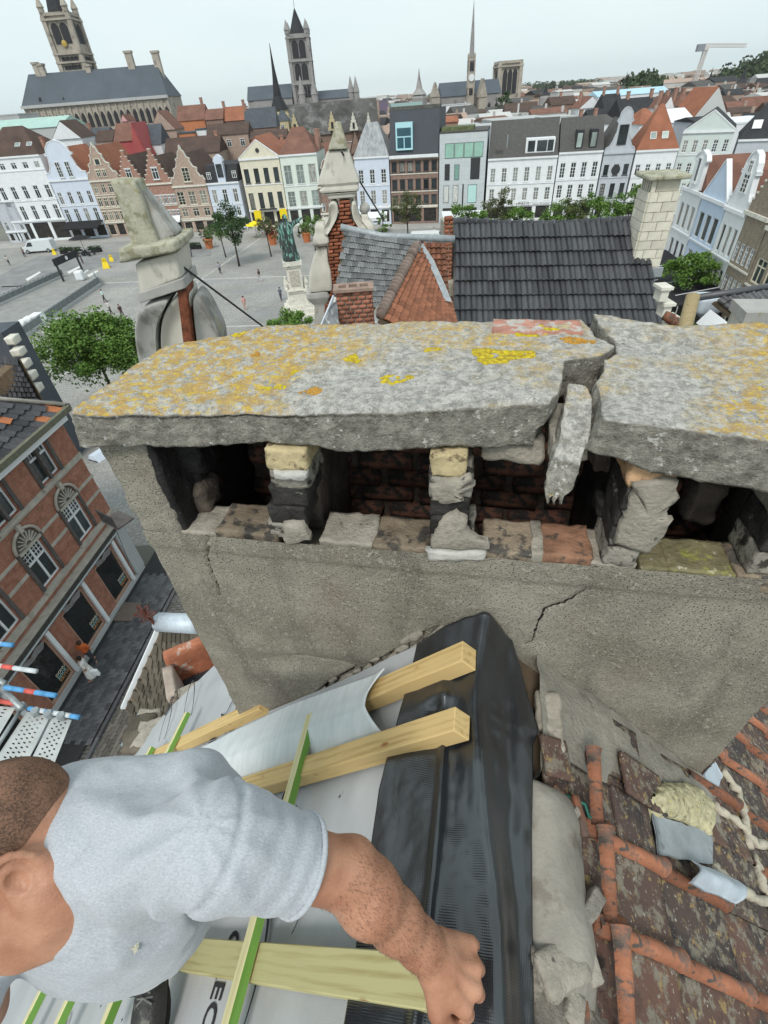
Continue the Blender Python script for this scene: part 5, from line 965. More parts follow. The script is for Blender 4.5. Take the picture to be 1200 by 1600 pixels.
# ---- right slope: pan tiles, each with a roll along its lower side
def tile_nodes(t,n,l,p):
    co=n.new('ShaderNodeTexCoord');oi=n.new('ShaderNodeObjectInfo')
    ad=n.new('ShaderNodeVectorMath');ad.operation='MULTIPLY_ADD';l(oi.outputs['Random'],ad.inputs[0]);ad.inputs[1].default_value=(9,17,5);l(co.outputs['Object'],ad.inputs[2])
    def no(sc,det=8,off=0):
        mp=n.new('ShaderNodeMapping');mp.inputs['Location'].default_value=(off,-off,off*.5);l(ad.outputs[0],mp.inputs[0])
        x=nn(t,'ShaderNodeTexNoise',Scale=sc,Detail=det,Roughness=.68);l(mp.outputs[0],x.inputs[0]);return x.outputs[0]
    def mr(v,a,b,c=0,d=1):
        x=n.new('ShaderNodeMapRange');[setattr(x.inputs[i+1],'default_value',q)for i,q in enumerate((a,b,c,d))];l(v,x.inputs[0]);return x.outputs[0]
    def mx(f,a,b,mode='MIX'):
        x=n.new('ShaderNodeMix');x.data_type='RGBA';x.blend_type=mode;l(f,x.inputs[0])
        for s,v in((6,a),(7,b)):l(v,x.inputs[s])if not isinstance(v,tuple)else setattr(x.inputs[s],'default_value',(*v,1))
        return x.outputs[2]
    c=mx(oi.outputs['Random'],(.15,.085,.065),(.075,.062,.058))
    c=mx(mr(no(7,6),.5,.62),c,(.055,.048,.046))
    c=mx(mr(no(9,6,15),.64,.76),c,(.30,.14,.08))
    c=mx(mr(no(22,5,3),.52,.60),c,(.22,.195,.155))
    c=mx(mr(no(34,5,8),.58,.64),c,(.30,.215,.10))
    c=mx(mr(no(75,4,11),.62,.67),c,(.42,.40,.34))
    l(c,p.inputs['Base Color']);b=nn(t,'ShaderNodeBump',Strength=.7,Distance=.004);l(no(120,6,2),b.inputs['Height']);l(b.outputs[0],p.inputs['Normal'])
M_TILE=nodes_mat('lichened_pan_tile',tile_nodes)
M_ROLL=mat('terracotta_roll',(.27,.11,.062),rough=.75,var=.3,scale=9,bump=.5,bscale=60,rand=.3,col2=(.13,.085,.068),thr=.50,thr3=.57,col3=(.07,.058,.05),s3=30)
TL,TV=.27,.19
def tile_me(k,m):
    def fn(U_):
        x=U_[:,0]*(TL+.035);y=(U_[:,1]-.03)*(TV-.006)/.97;z=U_[:,2]*.014+.020*U_[:,0]+.006*np.sin(U_[:,1]*PI)*-1
        return np.stack([x,y,z],-1)
    Q,Fc=rough_box(fn,(14,10,2),.0028,22,30+k,.04);return mesh('tile',Q,Fc,m,True)
def roll_me(k,m):
    V=[];n=12;L_=TL+.03;seg=12
    for i in range(seg+1):
        t=i/seg;r=.0165+.004*t+(.004 if t>.94 else 0)-(.010 if t==1 else 0)*0
        for j in range(n):
            a=PI*(j/(n-1));V.append((t*L_,-math.cos(a)*r*1.05,.006+.020*t+math.sin(a)*r*1.25))
    V=np.array(V)+.0022*vec_noise(np.array(V),26,k);Fc=[(i*n+j,(i+1)*n+j,(i+1)*n+j+1,i*n+j+1)for i in range(seg)for j in range(n-1)]+[tuple(seg*n+j for j in range(n))]+[tuple(range(n-1,-1,-1))]
    return mesh('tile_roll',V,Fc,m,True)
TM=[tile_me(k,M_TILE)for k in range(4)];RM_=[roll_me(k,M_ROLL)for k in range(3)]
rt=random.Random(11)
def tile_mtx(u,v,h=0,tw=0):  # x down the slope, y along v
    o=RS(u,v,h);x=Vector((1,0,-SL)).normalized();y=Vector((0,1,0));z=x.cross(y)
    if z.z<0:z=-z
    m=Matrix([[x[i],y[i],z[i],o[i]]for i in range(3)]+[[0,0,0,1]]);return TR@m@Matrix.Rotation(tw,4,'Z')
du=TL/math.hypot(1,SL)
for k in range(-4,9):
    v=.468+k*TV
    for j in range(9):
        u=.335+j*du*1.16+.012*k
        if v>.72 and v<1.42 and u<.80:continue
        if.60<v<.72 and u<.30:continue
        o=put('tile',TM[rt.randint(0,3)],ROOF,tile_mtx(u,v,.012+.002*(k%2)+rt.uniform(0,.003),rt.uniform(-.012,.012)))
        if(k,j)in((0,2),)or(k>=1 and u<.93 and v<.8):continue
        put('tile_roll',RM_[rt.randint(0,2)],o,Matrix.Translation((-.006,0,.008)))
# verge tiles: the L shaped rolled edge along the top of the first column
mb=MB()
for k in range(-3,1):
    v=.468+k*TV
    o=put('verge_roll',RM_[k%3],ROOF,tile_mtx(.335,v+.004,.045)@Matrix.Rotation(PI/2,4,'Z')@Matrix.Rotation(.0,4,'Y')@Matrix.Scale(.62,4,(1,0,0)))
    tag(o);jb(tuple(RS(.325,v-.022,.03)-np.array([.012,0,.012])),tuple(RS(.345,v+.024,.06)+np.array([.025,0,.016])),(6,6,5),.003,M_ROLL,'verge_corner',90+k,parent=ROOF,rnd=.8,mtx=TR)
# slipped dark tiles between the strip and the chimney
def loose(u,v,L_,Wd,m,name='tile',rot=0,h=.02,tilt=0,th=.016,seed=0,amp=.003,parent=None,label=None,cat=None):
    Q,Fc=rough_box(lambda U_:(U_-.5)*np.array([L_,Wd,th]),(12,10,2),amp,18,seed,.15)
    M_=tile_mtx(u,v,h)@Matrix.Rotation(rot,4,'Z')@Matrix.Rotation(tilt,4,'Y')
    return put(name,mesh(name,Q,Fc,m,True),parent or ROOF,M_ if parent is None else M_)
for i,(px,py,L_,w_,r_)in enumerate([(868,1210,.14,.17,-.05),(915,1265,.20,.17,.03),(965,1290,.14,.16,.0),(845,1190,.10,.10,.2),(975,1230,.2,.12,0)]):
    q=right_px(px,py);loose(q[0],q[1],L_,w_,M_TILE,rot=r_,h=.012+.012*i,seed=i)
# cement fillet against the stack, with a worn edge
M_FIL=mat('cement_fillet',(.285,.265,.225),var=.2,scale=9,bump=.8,bscale=70,thr=.6,col2=(.19,.175,.15),thr3=.66,col3=(.45,.43,.38),s3=60)
def strip_surface(edge_out,edge_in,n,m,name,hump=.03,amp=.006,seed=0,parent=ROOF,mtx=None,sc=18):
    """sheet of cement between two outlines given as (u, v, h) on the right slope, humped and rough"""
    eo=np.array(edge_out);ei=np.array(edge_in);k=np.linspace(0,1,n[0]);ko=np.linspace(0,1,len(eo));ki=np.linspace(0,1,len(ei))
    A=np.stack([np.interp(k,ko,eo[:,i])for i in range(3)],-1);B=np.stack([np.interp(k,ki,ei[:,i])for i in range(3)],-1)
    t=np.linspace(0,1,n[1])[None,:,None];P=A[:,None,:]*(1-t)+B[:,None,:]*t;P[...,2]+=hump*np.sin(t[...,0]*PI)**.8
    jit=vec_noise(P*np.array([1,1,0]),30,seed+3);P[:,0,:2]+=.012*jit[:,0,:2];P[:,0,2]-=.02;P[:,1,:2]+=.010*jit[:,0,:2]
    Q=RSg(P[...,0],P[...,1],P[...,2]);Q=Q+amp*vec_noise(Q,sc,seed);return part(name,Q.reshape(-1,3),grid_faces(*n),m,True,parent,TR if mtx is None else mtx)
def rp(px,py,h):q=right_px(px,py);return(q[0],q[1],h)
strip_surface([rp(832,1225,.022),rp(850,1185,.022),rp(900,1222,.022),rp(950,1245,.028),rp(985,1262,.028),rp(1040,1262,.03),rp(1090,1310,.03),rp(1112,1290,.03)],
              [(.22,.90,.03),(.3,.89,.03),(.5,.885,.035),(.7,.885,.035),(.9,.885,.035),(.93,.92,.02)],(110,26),M_FIL,'cement_fillet',.014,.008,2)
M_PLAST=mat('pale_plaster',(.36,.325,.27),var=.2,scale=9,bump=.6,bscale=60,thr=.6,col2=(.30,.25,.2))
for i,(px,py,s)in enumerate([(842,1118,.07),(850,1160,.05),(905,1190,.025)]):
    q=RS(*right_px(px,py)[:2],.03);jb(q-np.array([s*.5,s*.9,.02]),q+np.array([s*.5,s*.9,.02]),(12,12,5),.014,M_PLAST if i!=2 else mat('maroon_chip',(.16,.06,.05),var=.2),'plaster_patch',i+5,parent=ROOF,rnd=.5,mtx=TR)
# thick cream lichen on the fillet
M_CRUST=mat('cream_lichen_crust',(.50,.46,.29),var=.3,scale=40,bump=1.0,bscale=140,thr=.56,col2=(.26,.22,.14),thr3=.62,col3=(.62,.50,.16),s3=60,bdist=.006)
strip_surface([rp(982,1255,.05),rp(1000,1282,.05),rp(1040,1285,.05),rp(1082,1305,.05)],[rp(985,1240,.06),rp(1012,1226,.06),rp(1050,1228,.06),rp(1080,1250,.06)],(50,26),M_CRUST,'lichen_crust',.03,.012,6,sc=40)
# lead patches
M_LEAD=mat('lead_sheet',(.33,.36,.38),rough=.55,var=.2,scale=12,bump=.5,bscale=20,metal=.2,spec=.4,thr=.6,col2=(.22,.23,.24));M_LEADL=mat('bright_lead',(.50,.56,.62),rough=.5,var=.12,scale=14,bump=.4,bscale=24,metal=.2)
def sheet(pp,m,name,h=.05,n=14,amp=.006,seed=0,curve=0.0,parent=ROOF):
    a,b,c,d=[np.array(rp(x,y,h))for x,y in pp];S_,T_=np.meshgrid(np.linspace(0,1,n),np.linspace(0,1,n),indexing='ij');S_=S_[...,None];T_=T_[...,None]
    P=(a*(1-S_)+b*S_)*(1-T_)+(d*(1-S_)+c*S_)*T_;P[...,2]+=curve*np.sin(PI*T_[...,0]);P[...,:2]+=.005*vec_noise(P,30,seed)[...,:2]
    Q=RSg(P[...,0],P[...,1],P[...,2]);Q=Q+amp*vec_noise(Q,14,seed);Q2=Q-NRr*.004;N=n*n
    F1=grid_faces(n,n);V=np.concatenate([Q.reshape(-1,3),Q2.reshape(-1,3)]);rim=[i*n for i in range(n)]+[(n-1)*n+j for j in range(1,n)]+[i*n+n-1 for i in range(n-2,-1,-1)]+[j for j in range(n-2,0,-1)]
    F2=[tuple(N+i for i in f[::-1])for f in F1]+[(rim[i],rim[(i+1)%len(rim)],N+rim[(i+1)%len(rim)],N+rim[i])for i in range(len(rim))]
    return part(name,V,F1+F2,m,True,parent,TR)
sheet([(996,1275),(1088,1305),(1090,1352),(1003,1340)],M_LEAD,'lead_patch',.05,seed=1)
sheet([(1037,1345),(1112,1378),(1108,1415),(1033,1382)],M_LEADL,'lead_patch',.075,seed=2,curve=.03)
sheet([(1100,1192),(1112,1215),(1100,1250),(1083,1215)],M_LEADL,'lead_patch',.04,seed=3)
sheet([(1185,1085),(1215,1095),(1215,1130),(1190,1120)],M_LEADL,'lead_patch',.04,seed=4)
# mortar ridges run along the tile joints higher up
for i,pts in enumerate([[(1095,1262),(1130,1285),(1160,1320),(1200,1330)],[(1112,1210),(1135,1240),(1145,1290),(1150,1330)],[(1090,1355),(1130,1395),(1180,1410),(1200,1440)],[(1160,1340),(1165,1380),(1190,1420)]]):
    P=[RS(*right_px(*p)[:2],.045)for p in pts];mb=MB();Q=[]
    for a,b in zip(P[:-1],P[1:]):Q+=[a+(b-a)*t for t in np.linspace(0,1,7)[:-1]]
    rg=random.Random(i);mb.tube([q+np.array([rg.uniform(-.006,.006),rg.uniform(-.006,.006),0])for q in Q],[rg.uniform(.008,.018)for _ in Q],7);mb.build('mortar_fillet',mat('pale_mortar',(.50,.45,.36),var=.25,scale=20,bump=.8,bscale=80),ROOF,True,TR)
# rubble along the ridge edge
def rubble(px,py,s,m,name,seed,h=.03,label=None,cat='mortar'):
    q=RS(*right_px(px,py)[:2],h);mb=MB();Q,Fc=rough_box(lambda U_:(U_-.5)*np.array(s),(9,9,5),min(s)*.35,14,seed,.35)
    Q=Q+.002*vec_noise(Q,90,seed);Q=[Matrix.Rotation(.5,3,'Y')@(Matrix.Rotation(seed*.7,3,'Z')@Vector(p))for p in Q];o=put(name,mesh(name,Q,Fc,m,True));o.matrix_world=FR@Matrix.Translation(q);return tag(o,label,cat)
rubble(853,1510,(.075,.12,.03),M_MORT,'mortar_lump',3,.035,'flat grey slab of old mortar lying beside the black strip above the pan tiles')
rubble(886,1490,(.035,.09,.03),M_MORT,'mortar_lump',5,.045,'small chipped mortar lump with a terracotta face next to the verge tiles')
rubble(890,1420,(.03,.09,.03),mat('grey_shard',(.24,.22,.19),var=.3,scale=20,bump=.7),'mortar_lump',8,.045,'upright thin mortar shard between the grey ridge bedding and the verge tile')
rubble(875,1575,(.045,.05,.03),M_MORT,'mortar_lump',4,.03,'rounded mortar lump lowest of the rubble beside the strip')
rubble(897,1518,(.03,.10,.02),mat('dark_shard',(.09,.06,.05),var=.3,scale=20,bump=.7),'tile_shard',2,.03,'dark broken tile shard lying between mortar and the verge tile','tile')
rubble(890,1575,(.03,.12,.02),M_ROLL,'tile_shard',9,.02,'long terracotta shard at the bottom of the rubble','tile')
rubble(850,1255,(.08,.03,.025),M_ROLL,'tile_shard',6,.03,'broken terracotta edge sticking out from under the black strip','tile')
rubble(878,1278,(.09,.02,.015),M_ROLL,'tile_shard',7,.05,'thin terracotta sliver pointing at the corner of the verge roll','tile')
rubble(860,1288,(.13,.02,.012),M_MORT,'tile_shard',10,.04,'narrow grey tile edge above the rounded ridge bedding','tile')
# the rounded plaster bedding under the ridge
def bed(U_):
    u=.175+.15*U_[:,0];v=.14+.38*U_[:,1];h=-.02+(.02+.075*np.sin(PI*U_[:,0])**.6*(1-.5*np.abs(U_[:,1]*2-1)**3)*(.9+.15*np.sin(U_[:,1]*7+1)))*U_[:,2]
    return RSg(u,v,h)
Q,Fc=rough_box(lambda U_:RSg(.17+.17*U_[:,0],-.5+.70*U_[:,1],-.02+.045*U_[:,2]),(16,50,3),.014,22,9);part('rough_bedding',Q,Fc,mat('dark_mortar',(.17,.15,.125),var=.4,scale=20,bump=1,bscale=80,thr=.56,col2=(.34,.30,.25)),True,ROOF,TR)
Q,Fc=rough_box(bed,(18,40,3),.008,12,4);part('ridge_bedding',Q,Fc,mat('ridge_plaster',(.27,.25,.215),rough=.75,var=.3,scale=7,bump=.4,bscale=50,thr=.58,col2=(.20,.175,.145)),True,ROOF,TR)
# green wire
mb=MB();mb.tube([RS(*right_px(*p)[:2],h)for p,h in(((868,1245),.03),((882,1262),.06),((893,1280),.05),((905,1292),.07),((912,1306),.06))],.004,6);o=mb.build('wire',mat('green_wire',(.02,.12,.09),rough=.5),ROOF,True,TR)
# ---- grey breather membrane on the left slope
def memb_nodes(t,n,l,p):
    p.inputs['Roughness'].default_value=.62
    co=n.new('ShaderNodeTexCoord')
    def no(sc,det=5,st=(1,1,1)):
        mp=n.new('ShaderNodeMapping');mp.inputs['Scale'].default_value=st;l(co.outputs['Object'],mp.inputs[0]);x=nn(t,'ShaderNodeTexNoise',Scale=sc,Detail=det,Roughness=.6);l(mp.outputs[0],x.inputs[0]);return x.outputs[0]
    r=n.new('ShaderNodeValToRGB');r.color_ramp.elements[0].position=.3;r.color_ramp.elements[0].color=(.36,.375,.39,1);r.color_ramp.elements[1].position=.7;r.color_ramp.elements[1].color=(.48,.49,.50,1)
    l(no(3,6,(1,.5,1)),r.inputs[0]);l(r.outputs[0],p.inputs['Base Color']);b=nn(t,'ShaderNodeBump',Strength=.25,Distance=.002);l(no(300,2),b.inputs['Height']);l(b.outputs[0],p.inputs['Normal'])
M_MEMB=nodes_mat('grey_membrane',memb_nodes,.6)
n1,n2=150,170
S_,T_=np.meshgrid(np.linspace(0,1,n1),np.linspace(0,1,n2),indexing='ij')
Ue=-2.04+(2.04-.12)*S_;vt=np.interp(Ue,[-2.04,-1.95,-1.75,-1.46,-1.3,-.92,-.90,0],[1.08,1.13,1.30,1.46,1.50,1.50,.885,.885]);Vm=-1.2+(vt+1.2)*T_
Pm=np.stack([Ue,Vm,Ue*0],-1);Hm=.004+.010*vnoise(Pm,2.0,3)+.006*vnoise(Pm*np.array([1,.35,1]),9,5)+.006*np.sin(Ue*7.5+Vm*2)
Hm-=.012*np.exp(-((Ue+1.05)/.15)**2-((Vm-1.15)/.06)**2);Hm+=.012*np.exp(-((Ue+1.25)/.3)**2-((Vm-1.25)/.07)**2)
Pm[...,0]+=np.where(S_<.01,.05*vnoise(Pm,6,2),0)
Ue=Pm[...,0];Q=LSg(Ue,Vm,Hm+.004)
MEM,TM_=thing_fr('roofing_membrane',(-1,.2,-2.2),'light grey breather membrane with black oval brand print laid over the stripped roof slope','membrane')
part('sheet',Q.reshape(-1,3),grid_faces(n1,n2),M_MEMB,True,MEM,TM_)
M_INK=mat('black_ink',(.035,.035,.04),rough=.7,var=.1,bump=0)
def ink(txt,px,py,size,rot=0.0,sw=None):
    q=left_px(px,py);u,v=q[0],q[1];o=LS(u,v,.022);x=Vector((math.sin(rot)/math.hypot(1,SL),-math.cos(rot),math.sin(rot)*SL/math.hypot(1,SL)));y=Vector((math.cos(rot),math.sin(rot),SL*math.cos(rot)))
    fr=TM_@frame(o,x,y);t=textmesh(txt,size,M_INK,'printed_lettering',MEM,fr,.0006,.0012)
    return fr
def swoosh(px,py,a,b,rot=0.0):
    q=left_px(px,py);o=LS(q[0],q[1],.021);fr=frame(o,(math.sin(rot),-math.cos(rot),0),(math.cos(rot),math.sin(rot),SL));V=[];n=40
    for i in range(n+1):
        t=PI*(.15+1.55*i/n);w_=.0012+.004*math.sin(PI*i/n)**2
        V+=[((a-w_)*math.cos(t),(b-w_)*math.sin(t),0),((a+w_)*math.cos(t),(b+w_)*math.sin(t),0),((a+w_)*math.cos(t),(b+w_)*math.sin(t),-.001),((a-w_)*math.cos(t),(b-w_)*math.sin(t),-.001)]
    Fc=[(4*i+k,4*i+4+k,4*i+4+(k+1)%4,4*i+(k+1)%4)for i in range(n)for k in range(4)];put('printed_oval',mesh('printed_oval',V,Fc,M_INK),MEM,TM_@fr)
ink('CREC',372,1455,.078);swoosh(392,1540,.15,.055)
ink('CREO',275,1085,.075,.35);swoosh(300,1105,.16,.05,.35);ink('CREO',245,1110,.07,.25);swoosh(262,1140,.15,.045,.25)
ink('ACTIN',352,1118,.062,.0);swoosh(362,1125,.13,.05,0.0);ink('CS',452,1238,.075,0.1);ink('CREO',318,1385,.075);ink('sm',428,1400,.05);swoosh(478,1380,.12,.045)
ink('ii',8,1565,.05,.5);ink('CO',110,1590,.06,.3);ink('o',470,1405,.075)
# small perforation marks in rows
mb=MB();rm=random.Random(8)
for k in range(9):
    for j in range(9):
        u,v=-.28-.16*k,.46-.165*j;P=LS(u+rm.uniform(-.01,.01),v+rm.uniform(-.01,.01),.016)
        for dx,dy in((.0012,.006),(.005,.0012)):mb.add([P+np.array([a*dx,b*dy,a*dx*SL+.002])for a,b in((-1,-1),(1,-1),(1,1),(-1,1))],[(0,1,2,3)])
mb.build('perforation_marks',M_INK,MEM,False,TM_,kind='stuff')
# ---- timber
def wood_nodes(c1,c2,knot):
    def f(t,n,l,p):
        p.inputs['Roughness'].default_value=.6
        co=n.new('ShaderNodeTexCoord');mp=n.new('ShaderNodeMapping');mp.inputs['Scale'].default_value=(1.2,14,14);l(co.outputs['Object'],mp.inputs[0])
        x=nn(t,'ShaderNodeTexNoise',Scale=3.2,Detail=8,Roughness=.6,Distortion=.9);l(mp.outputs[0],x.inputs[0])
        wv=n.new('ShaderNodeTexWave');wv.bands_direction='Y';wv.inputs['Scale'].default_value=16;wv.inputs['Distortion'].default_value=7;wv.inputs['Detail'].default_value=3;mp2=n.new('ShaderNodeMapping');mp2.inputs['Scale'].default_value=(.12,1,1);l(co.outputs['Object'],mp2.inputs[0]);l(mp2.outputs[0],wv.inputs[0])
        r=n.new('ShaderNodeValToRGB');r.color_ramp.elements[0].position=.3;r.color_ramp.elements[0].color=(*c2,1);r.color_ramp.elements[1].position=.62;r.color_ramp.elements[1].color=(*c1,1)
        mi=n.new('ShaderNodeMath');mi.operation='MULTIPLY_ADD';l(wv.outputs[0],mi.inputs[0]);mi.inputs[1].default_value=.22;l(x.outputs[0],mi.inputs[2]);l(mi.outputs[0],r.inputs[0])
        v=n.new('ShaderNodeTexVoronoi');v.inputs['Scale'].default_value=5.5;mp3=n.new('ShaderNodeMapping');mp3.inputs['Scale'].default_value=(1,2.6,2.6);l(co.outputs['Object'],mp3.inputs[0]);l(mp3.outputs[0],v.inputs[0])
        k=n.new('ShaderNodeMapRange');k.inputs[1].default_value=.05;k.inputs[2].default_value=.11;k.inputs[3].default_value=1;k.inputs[4].default_value=0;l(v.outputs['Distance'],k.inputs[0])
        m=n.new('ShaderNodeMix');m.data_type='RGBA';l(k.outputs[0],m.inputs[0]);l(r.outputs[0],m.inputs[6]);m.inputs[7].default_value=(*knot,1);l(m.outputs[2],p.inputs['Base Color'])
        b=nn(t,'ShaderNodeBump',Strength=.35,Distance=.002);l(x.outputs[0],b.inputs['Height']);l(b.outputs[0],p.inputs['Normal'])
    return f
M_PINE=nodes_mat('pine',wood_nodes((.64,.46,.21),(.42,.27,.10),(.33,.14,.05)),.6)
M_PINE2=nodes_mat('treated_pine',wood_nodes((.50,.46,.24),(.36,.30,.13),(.26,.14,.05)),.6)
M_GREEN=nodes_mat('green_batten_side',wood_nodes((.17,.34,.07),(.12,.26,.04),(.05,.10,.02)),.6)
M_PALEW=nodes_mat('pale_batten',wood_nodes((.66,.62,.36),(.56,.48,.24),(.32,.2,.07)),.6)
def beam(name,p,q,wd,h,m,label,up,cat='timber batten',m2=None,twist=0,group=None):
    """square timber from p to q (u, v, z); long axis local x, sawn end faces, slightly eased arrises"""
    p=np.array(p);q=np.array(q);L_=np.linalg.norm(q-p);fr=frame((p+q)/2,q-p,np.cross(up,q-p))
    mb=MB();mb.box((-L_/2,-wd/2,0),(L_/2,wd/2,h));me=mb.mesh(name,m,False,.0022)
    if m2 is not None:
        me.materials.append(m2)
        for pl in me.polygons:
            if abs(pl.normal[1])>.8:pl.material_index=1
    o=put(name,me);o.matrix_world=FR@fr@Matrix.Rotation(twist,4,'X');return tag(o,label,cat,group)
B1=beam('rafter_batten',LS(-.34,.735,.012),LS(.07,.735,.022),.062,.055,M_PINE,'short yellow pine batten poking out of the white felt below the strip peak',NL)
B2=beam('rafter_batten',LS(-1.35,.555,.012),LS(.06,.555,.022),.060,.055,M_PINE,'long yellow pine batten with resin streaks running from the shirt sleeve to the black strip',NL)
B3=beam('rafter_batten',LS(-.80,.112,.012),LS(.03,.105,.018),.072,.045,M_PINE2,'pale greenish pine board lying flat behind the hand, its left end by the boot',NL)
B4=beam('rafter_batten',LS(-1.72,.90,.012),LS(-.75,.90,.012),.060,.05,M_PINE,'yellow pine batten passing behind the left bottom corner of the chimney',NL)
def gbat(u,v0,v1,label,tw=0):
    return beam('tile_batten',LS(u+tw,v0,.066),LS(u,v1,.066),.030,.028,M_PALEW,label,NL,m2=M_GREEN)
gbat(-.405,-.5,.72,'long green stained batten lying across the pine timbers under the arm',.03)
gbat(-.885,-.1,.70,'short end of green stained batten showing above the shoulder on the white felt')
gbat(-1.34,.3,1.05,'green stained batten lying over the pine timber left of the white felt')
gbat(-1.57,.2,.93,'tip of green stained batten just above the grey shirt near the printed edge')
gbat(-1.17,-.6,.02,'green stained batten below the shirt hem, nearer the boot')
gbat(-1.42,-.6,.02,'green stained batten below the shirt hem, farther from the boot')
# ---- white felt folded over the upper timber
n1,n2=110,40;S_,T_=np.meshgrid(np.linspace(0,1,n1),np.linspace(0,1,n2),indexing='ij')
Uf=-1.15+S_*(1.15-.145);wtop=np.interp(Uf,[-1.15,-.8,-.5,-.145],[.79,.80,.80,.775])
ang=T_*1.0;Vf=.585+(wtop-.585)*T_;Hf=.022+.062*np.clip(T_*2.6,0,1)**.7-.012*np.clip((T_-.6)/.4,0,1)+.007*vnoise(np.stack([Uf,Vf,Uf*0],-1),5,3)+.012*np.exp(-((S_-1)/.03)**2)
Hf+=np.interp(Uf,[-1.15,-.75,-.6,-.145],[.0,.0,.006,0]);Uf=Uf+.035*np.sin(PI*T_)*-S_**6*1.0
Q=LSg(Uf,Vf,Hf+.006)
fe=single_fr('felt_roll',Q.reshape(-1,3),grid_faces(n1,n2),nodes_mat('white_felt',lambda t,n,l,p:(lambda x,m,r:(l(n.new('ShaderNodeTexCoord').outputs['Object'],m.inputs[0]),l(m.outputs[0],x.inputs[0]),setattr(m.inputs['Scale'],'default_value',(9,1.5,2)),setattr(r.color_ramp.elements[0],'color',(.56,.60,.61,1)),setattr(r.color_ramp.elements[1],'color',(.64,.67,.68,1)),setattr(r.color_ramp.elements[0],'position',.35),setattr(r.color_ramp.elements[1],'position',.65),l(x.outputs[0],r.inputs[0]),l(r.outputs[0],p.inputs['Base Color'])))(nn(t,'ShaderNodeTexNoise',Scale=7.0,Detail=7),n.new('ShaderNodeMapping'),n.new('ShaderNodeValToRGB')),.8),'off-white felt sheet folded over the upper pine batten below the chimney','felt sheet')
sm=fe.modifiers.new('thickness','SOLIDIFY');sm.thickness=.003
# zinc soaker at the foot of the stack
o=single_fr('lead_soaker',[LS(-.98,.86,.03),LS(-.72,.80,.03),LS(-.74,.76,.06),LS(-.95,.80,.06),LS(-.98,.86,.02),LS(-.72,.80,.02),LS(-.74,.76,.05),LS(-.95,.80,.05)],[(0,1,2,3),(7,6,5,4),(0,4,5,1),(2,6,7,3)],M_LEAD,'small folded lead soaker at the bottom left corner of the chimney','lead flashing',False)
# ---- black ribbed strip over the ridge
def strip_nodes(t,n,l,p):
    p.inputs['Roughness'].default_value=.32;p.inputs['Specular IOR Level'].default_value=1.0
    co=n.new('ShaderNodeTexCoord');x=nn(t,'ShaderNodeTexNoise',Scale=5.0,Detail=5);l(co.outputs['Object'],x.inputs[0])
    r=n.new('ShaderNodeValToRGB');r.color_ramp.elements[0].position=.35;r.color_ramp.elements[0].color=(.009,.010,.012,1);r.color_ramp.elements[1].position=.7;r.color_ramp.elements[1].color=(.030,.035,.042,1);l(x.outputs[0],r.inputs[0])
    x3=nn(t,'ShaderNodeTexNoise',Scale=45.0,Detail=6,Roughness=.7);l(co.outputs['Object'],x3.inputs[0]);k=n.new('ShaderNodeMapRange');k.inputs[1].default_value=.66;k.inputs[2].default_value=.78;k.inputs[4].default_value=.35;l(x3.outputs[0],k.inputs[0])
    m=n.new('ShaderNodeMix');m.data_type='RGBA';l(k.outputs[0],m.inputs[0]);l(r.outputs[0],m.inputs[6]);m.inputs[7].default_value=(.16,.17,.18,1);l(m.outputs[2],p.inputs['Base Color'])
    rr_=n.new('ShaderNodeMapRange');rr_.inputs[3].default_value=.10;rr_.inputs[4].default_value=.30;l(x3.outputs[0],rr_.inputs[0]);l(rr_.outputs[0],p.inputs['Roughness'])
    wv=n.new('ShaderNodeTexWave');wv.bands_direction='Y';wv.inputs['Scale'].default_value=75;l(co.outputs['Object'],wv.inputs[0]);wx=n.new('ShaderNodeTexWave');wx.bands_direction='X';wx.inputs['Scale'].default_value=90;l(co.outputs['Object'],wx.inputs[0])
    mm=n.new('ShaderNodeMath');mm.operation='MULTIPLY_ADD';l(wx.outputs[0],mm.inputs[0]);mm.inputs[1].default_value=.5;l(wv.outputs[0],mm.inputs[2])
    b=nn(t,'ShaderNodeBump',Strength=.13,Distance=.002);l(mm.outputs[0],b.inputs['Height']);l(b.outputs[0],p.inputs['Normal'])
M_STRIP=nodes_mat('black_ribbed_sheet',strip_nodes)
n1,n2=110,260;S_,T_=np.meshgrid(np.linspace(0,1,n1),np.linspace(0,1,n2),indexing='ij')
Vs=-.55+T_*(.845+.55)
uL=np.interp(Vs,[-.55,.04,.45,.69,.845],[-.165,-.165,-.17,-.14,-.12]);uR=np.interp(Vs,[-.55,.1,.4,.6,.65,.72,.80,.845],[.172,.18,.195,.212,.232,.208,.185,.16])
Us=uL+(uR-uL)*S_
base=-1.18-SL*np.sqrt((Us-.045)**2+.05**2)+.012*np.clip((Us-.045)/.1,0,1)+.018+.016*np.clip((.045-Us)/.08,0,1)
P0=np.stack([Us,Vs,Us*0],-1)
h=.022+.013*vnoise(P0*np.array([1,.35,1]),9,3)+.006*vnoise(P0,14,6)+.004*np.abs(vnoise(P0*np.array([1,.5,1]),20,8))
def ridge(c,w_,a):return a*np.exp(-((Us-c)/w_)**2)
cf=-.035+.02*np.sin(Vs*4);h+=ridge(cf,.010,.022)*(1/(1+np.exp((Vs-.62)/.05)));h-=ridge(cf+.03,.022,.010)
h+=ridge(.085+.03*np.sin(Vs*6+1),.030,.036)-ridge(.145,.02,.012)
h+=.016*np.exp(-((Us+.03)/.035)**2-((Vs-.655)/.022)**2)-.018*np.exp(-((Us+.045)/.02)**2-((Vs-.635)/.02)**2)
h+=.02*np.exp(-((Us-.10)/.06)**2-((Vs-.50)/.07)**2)*.5+.012*np.sin((Vs*9+Us*16))*.6
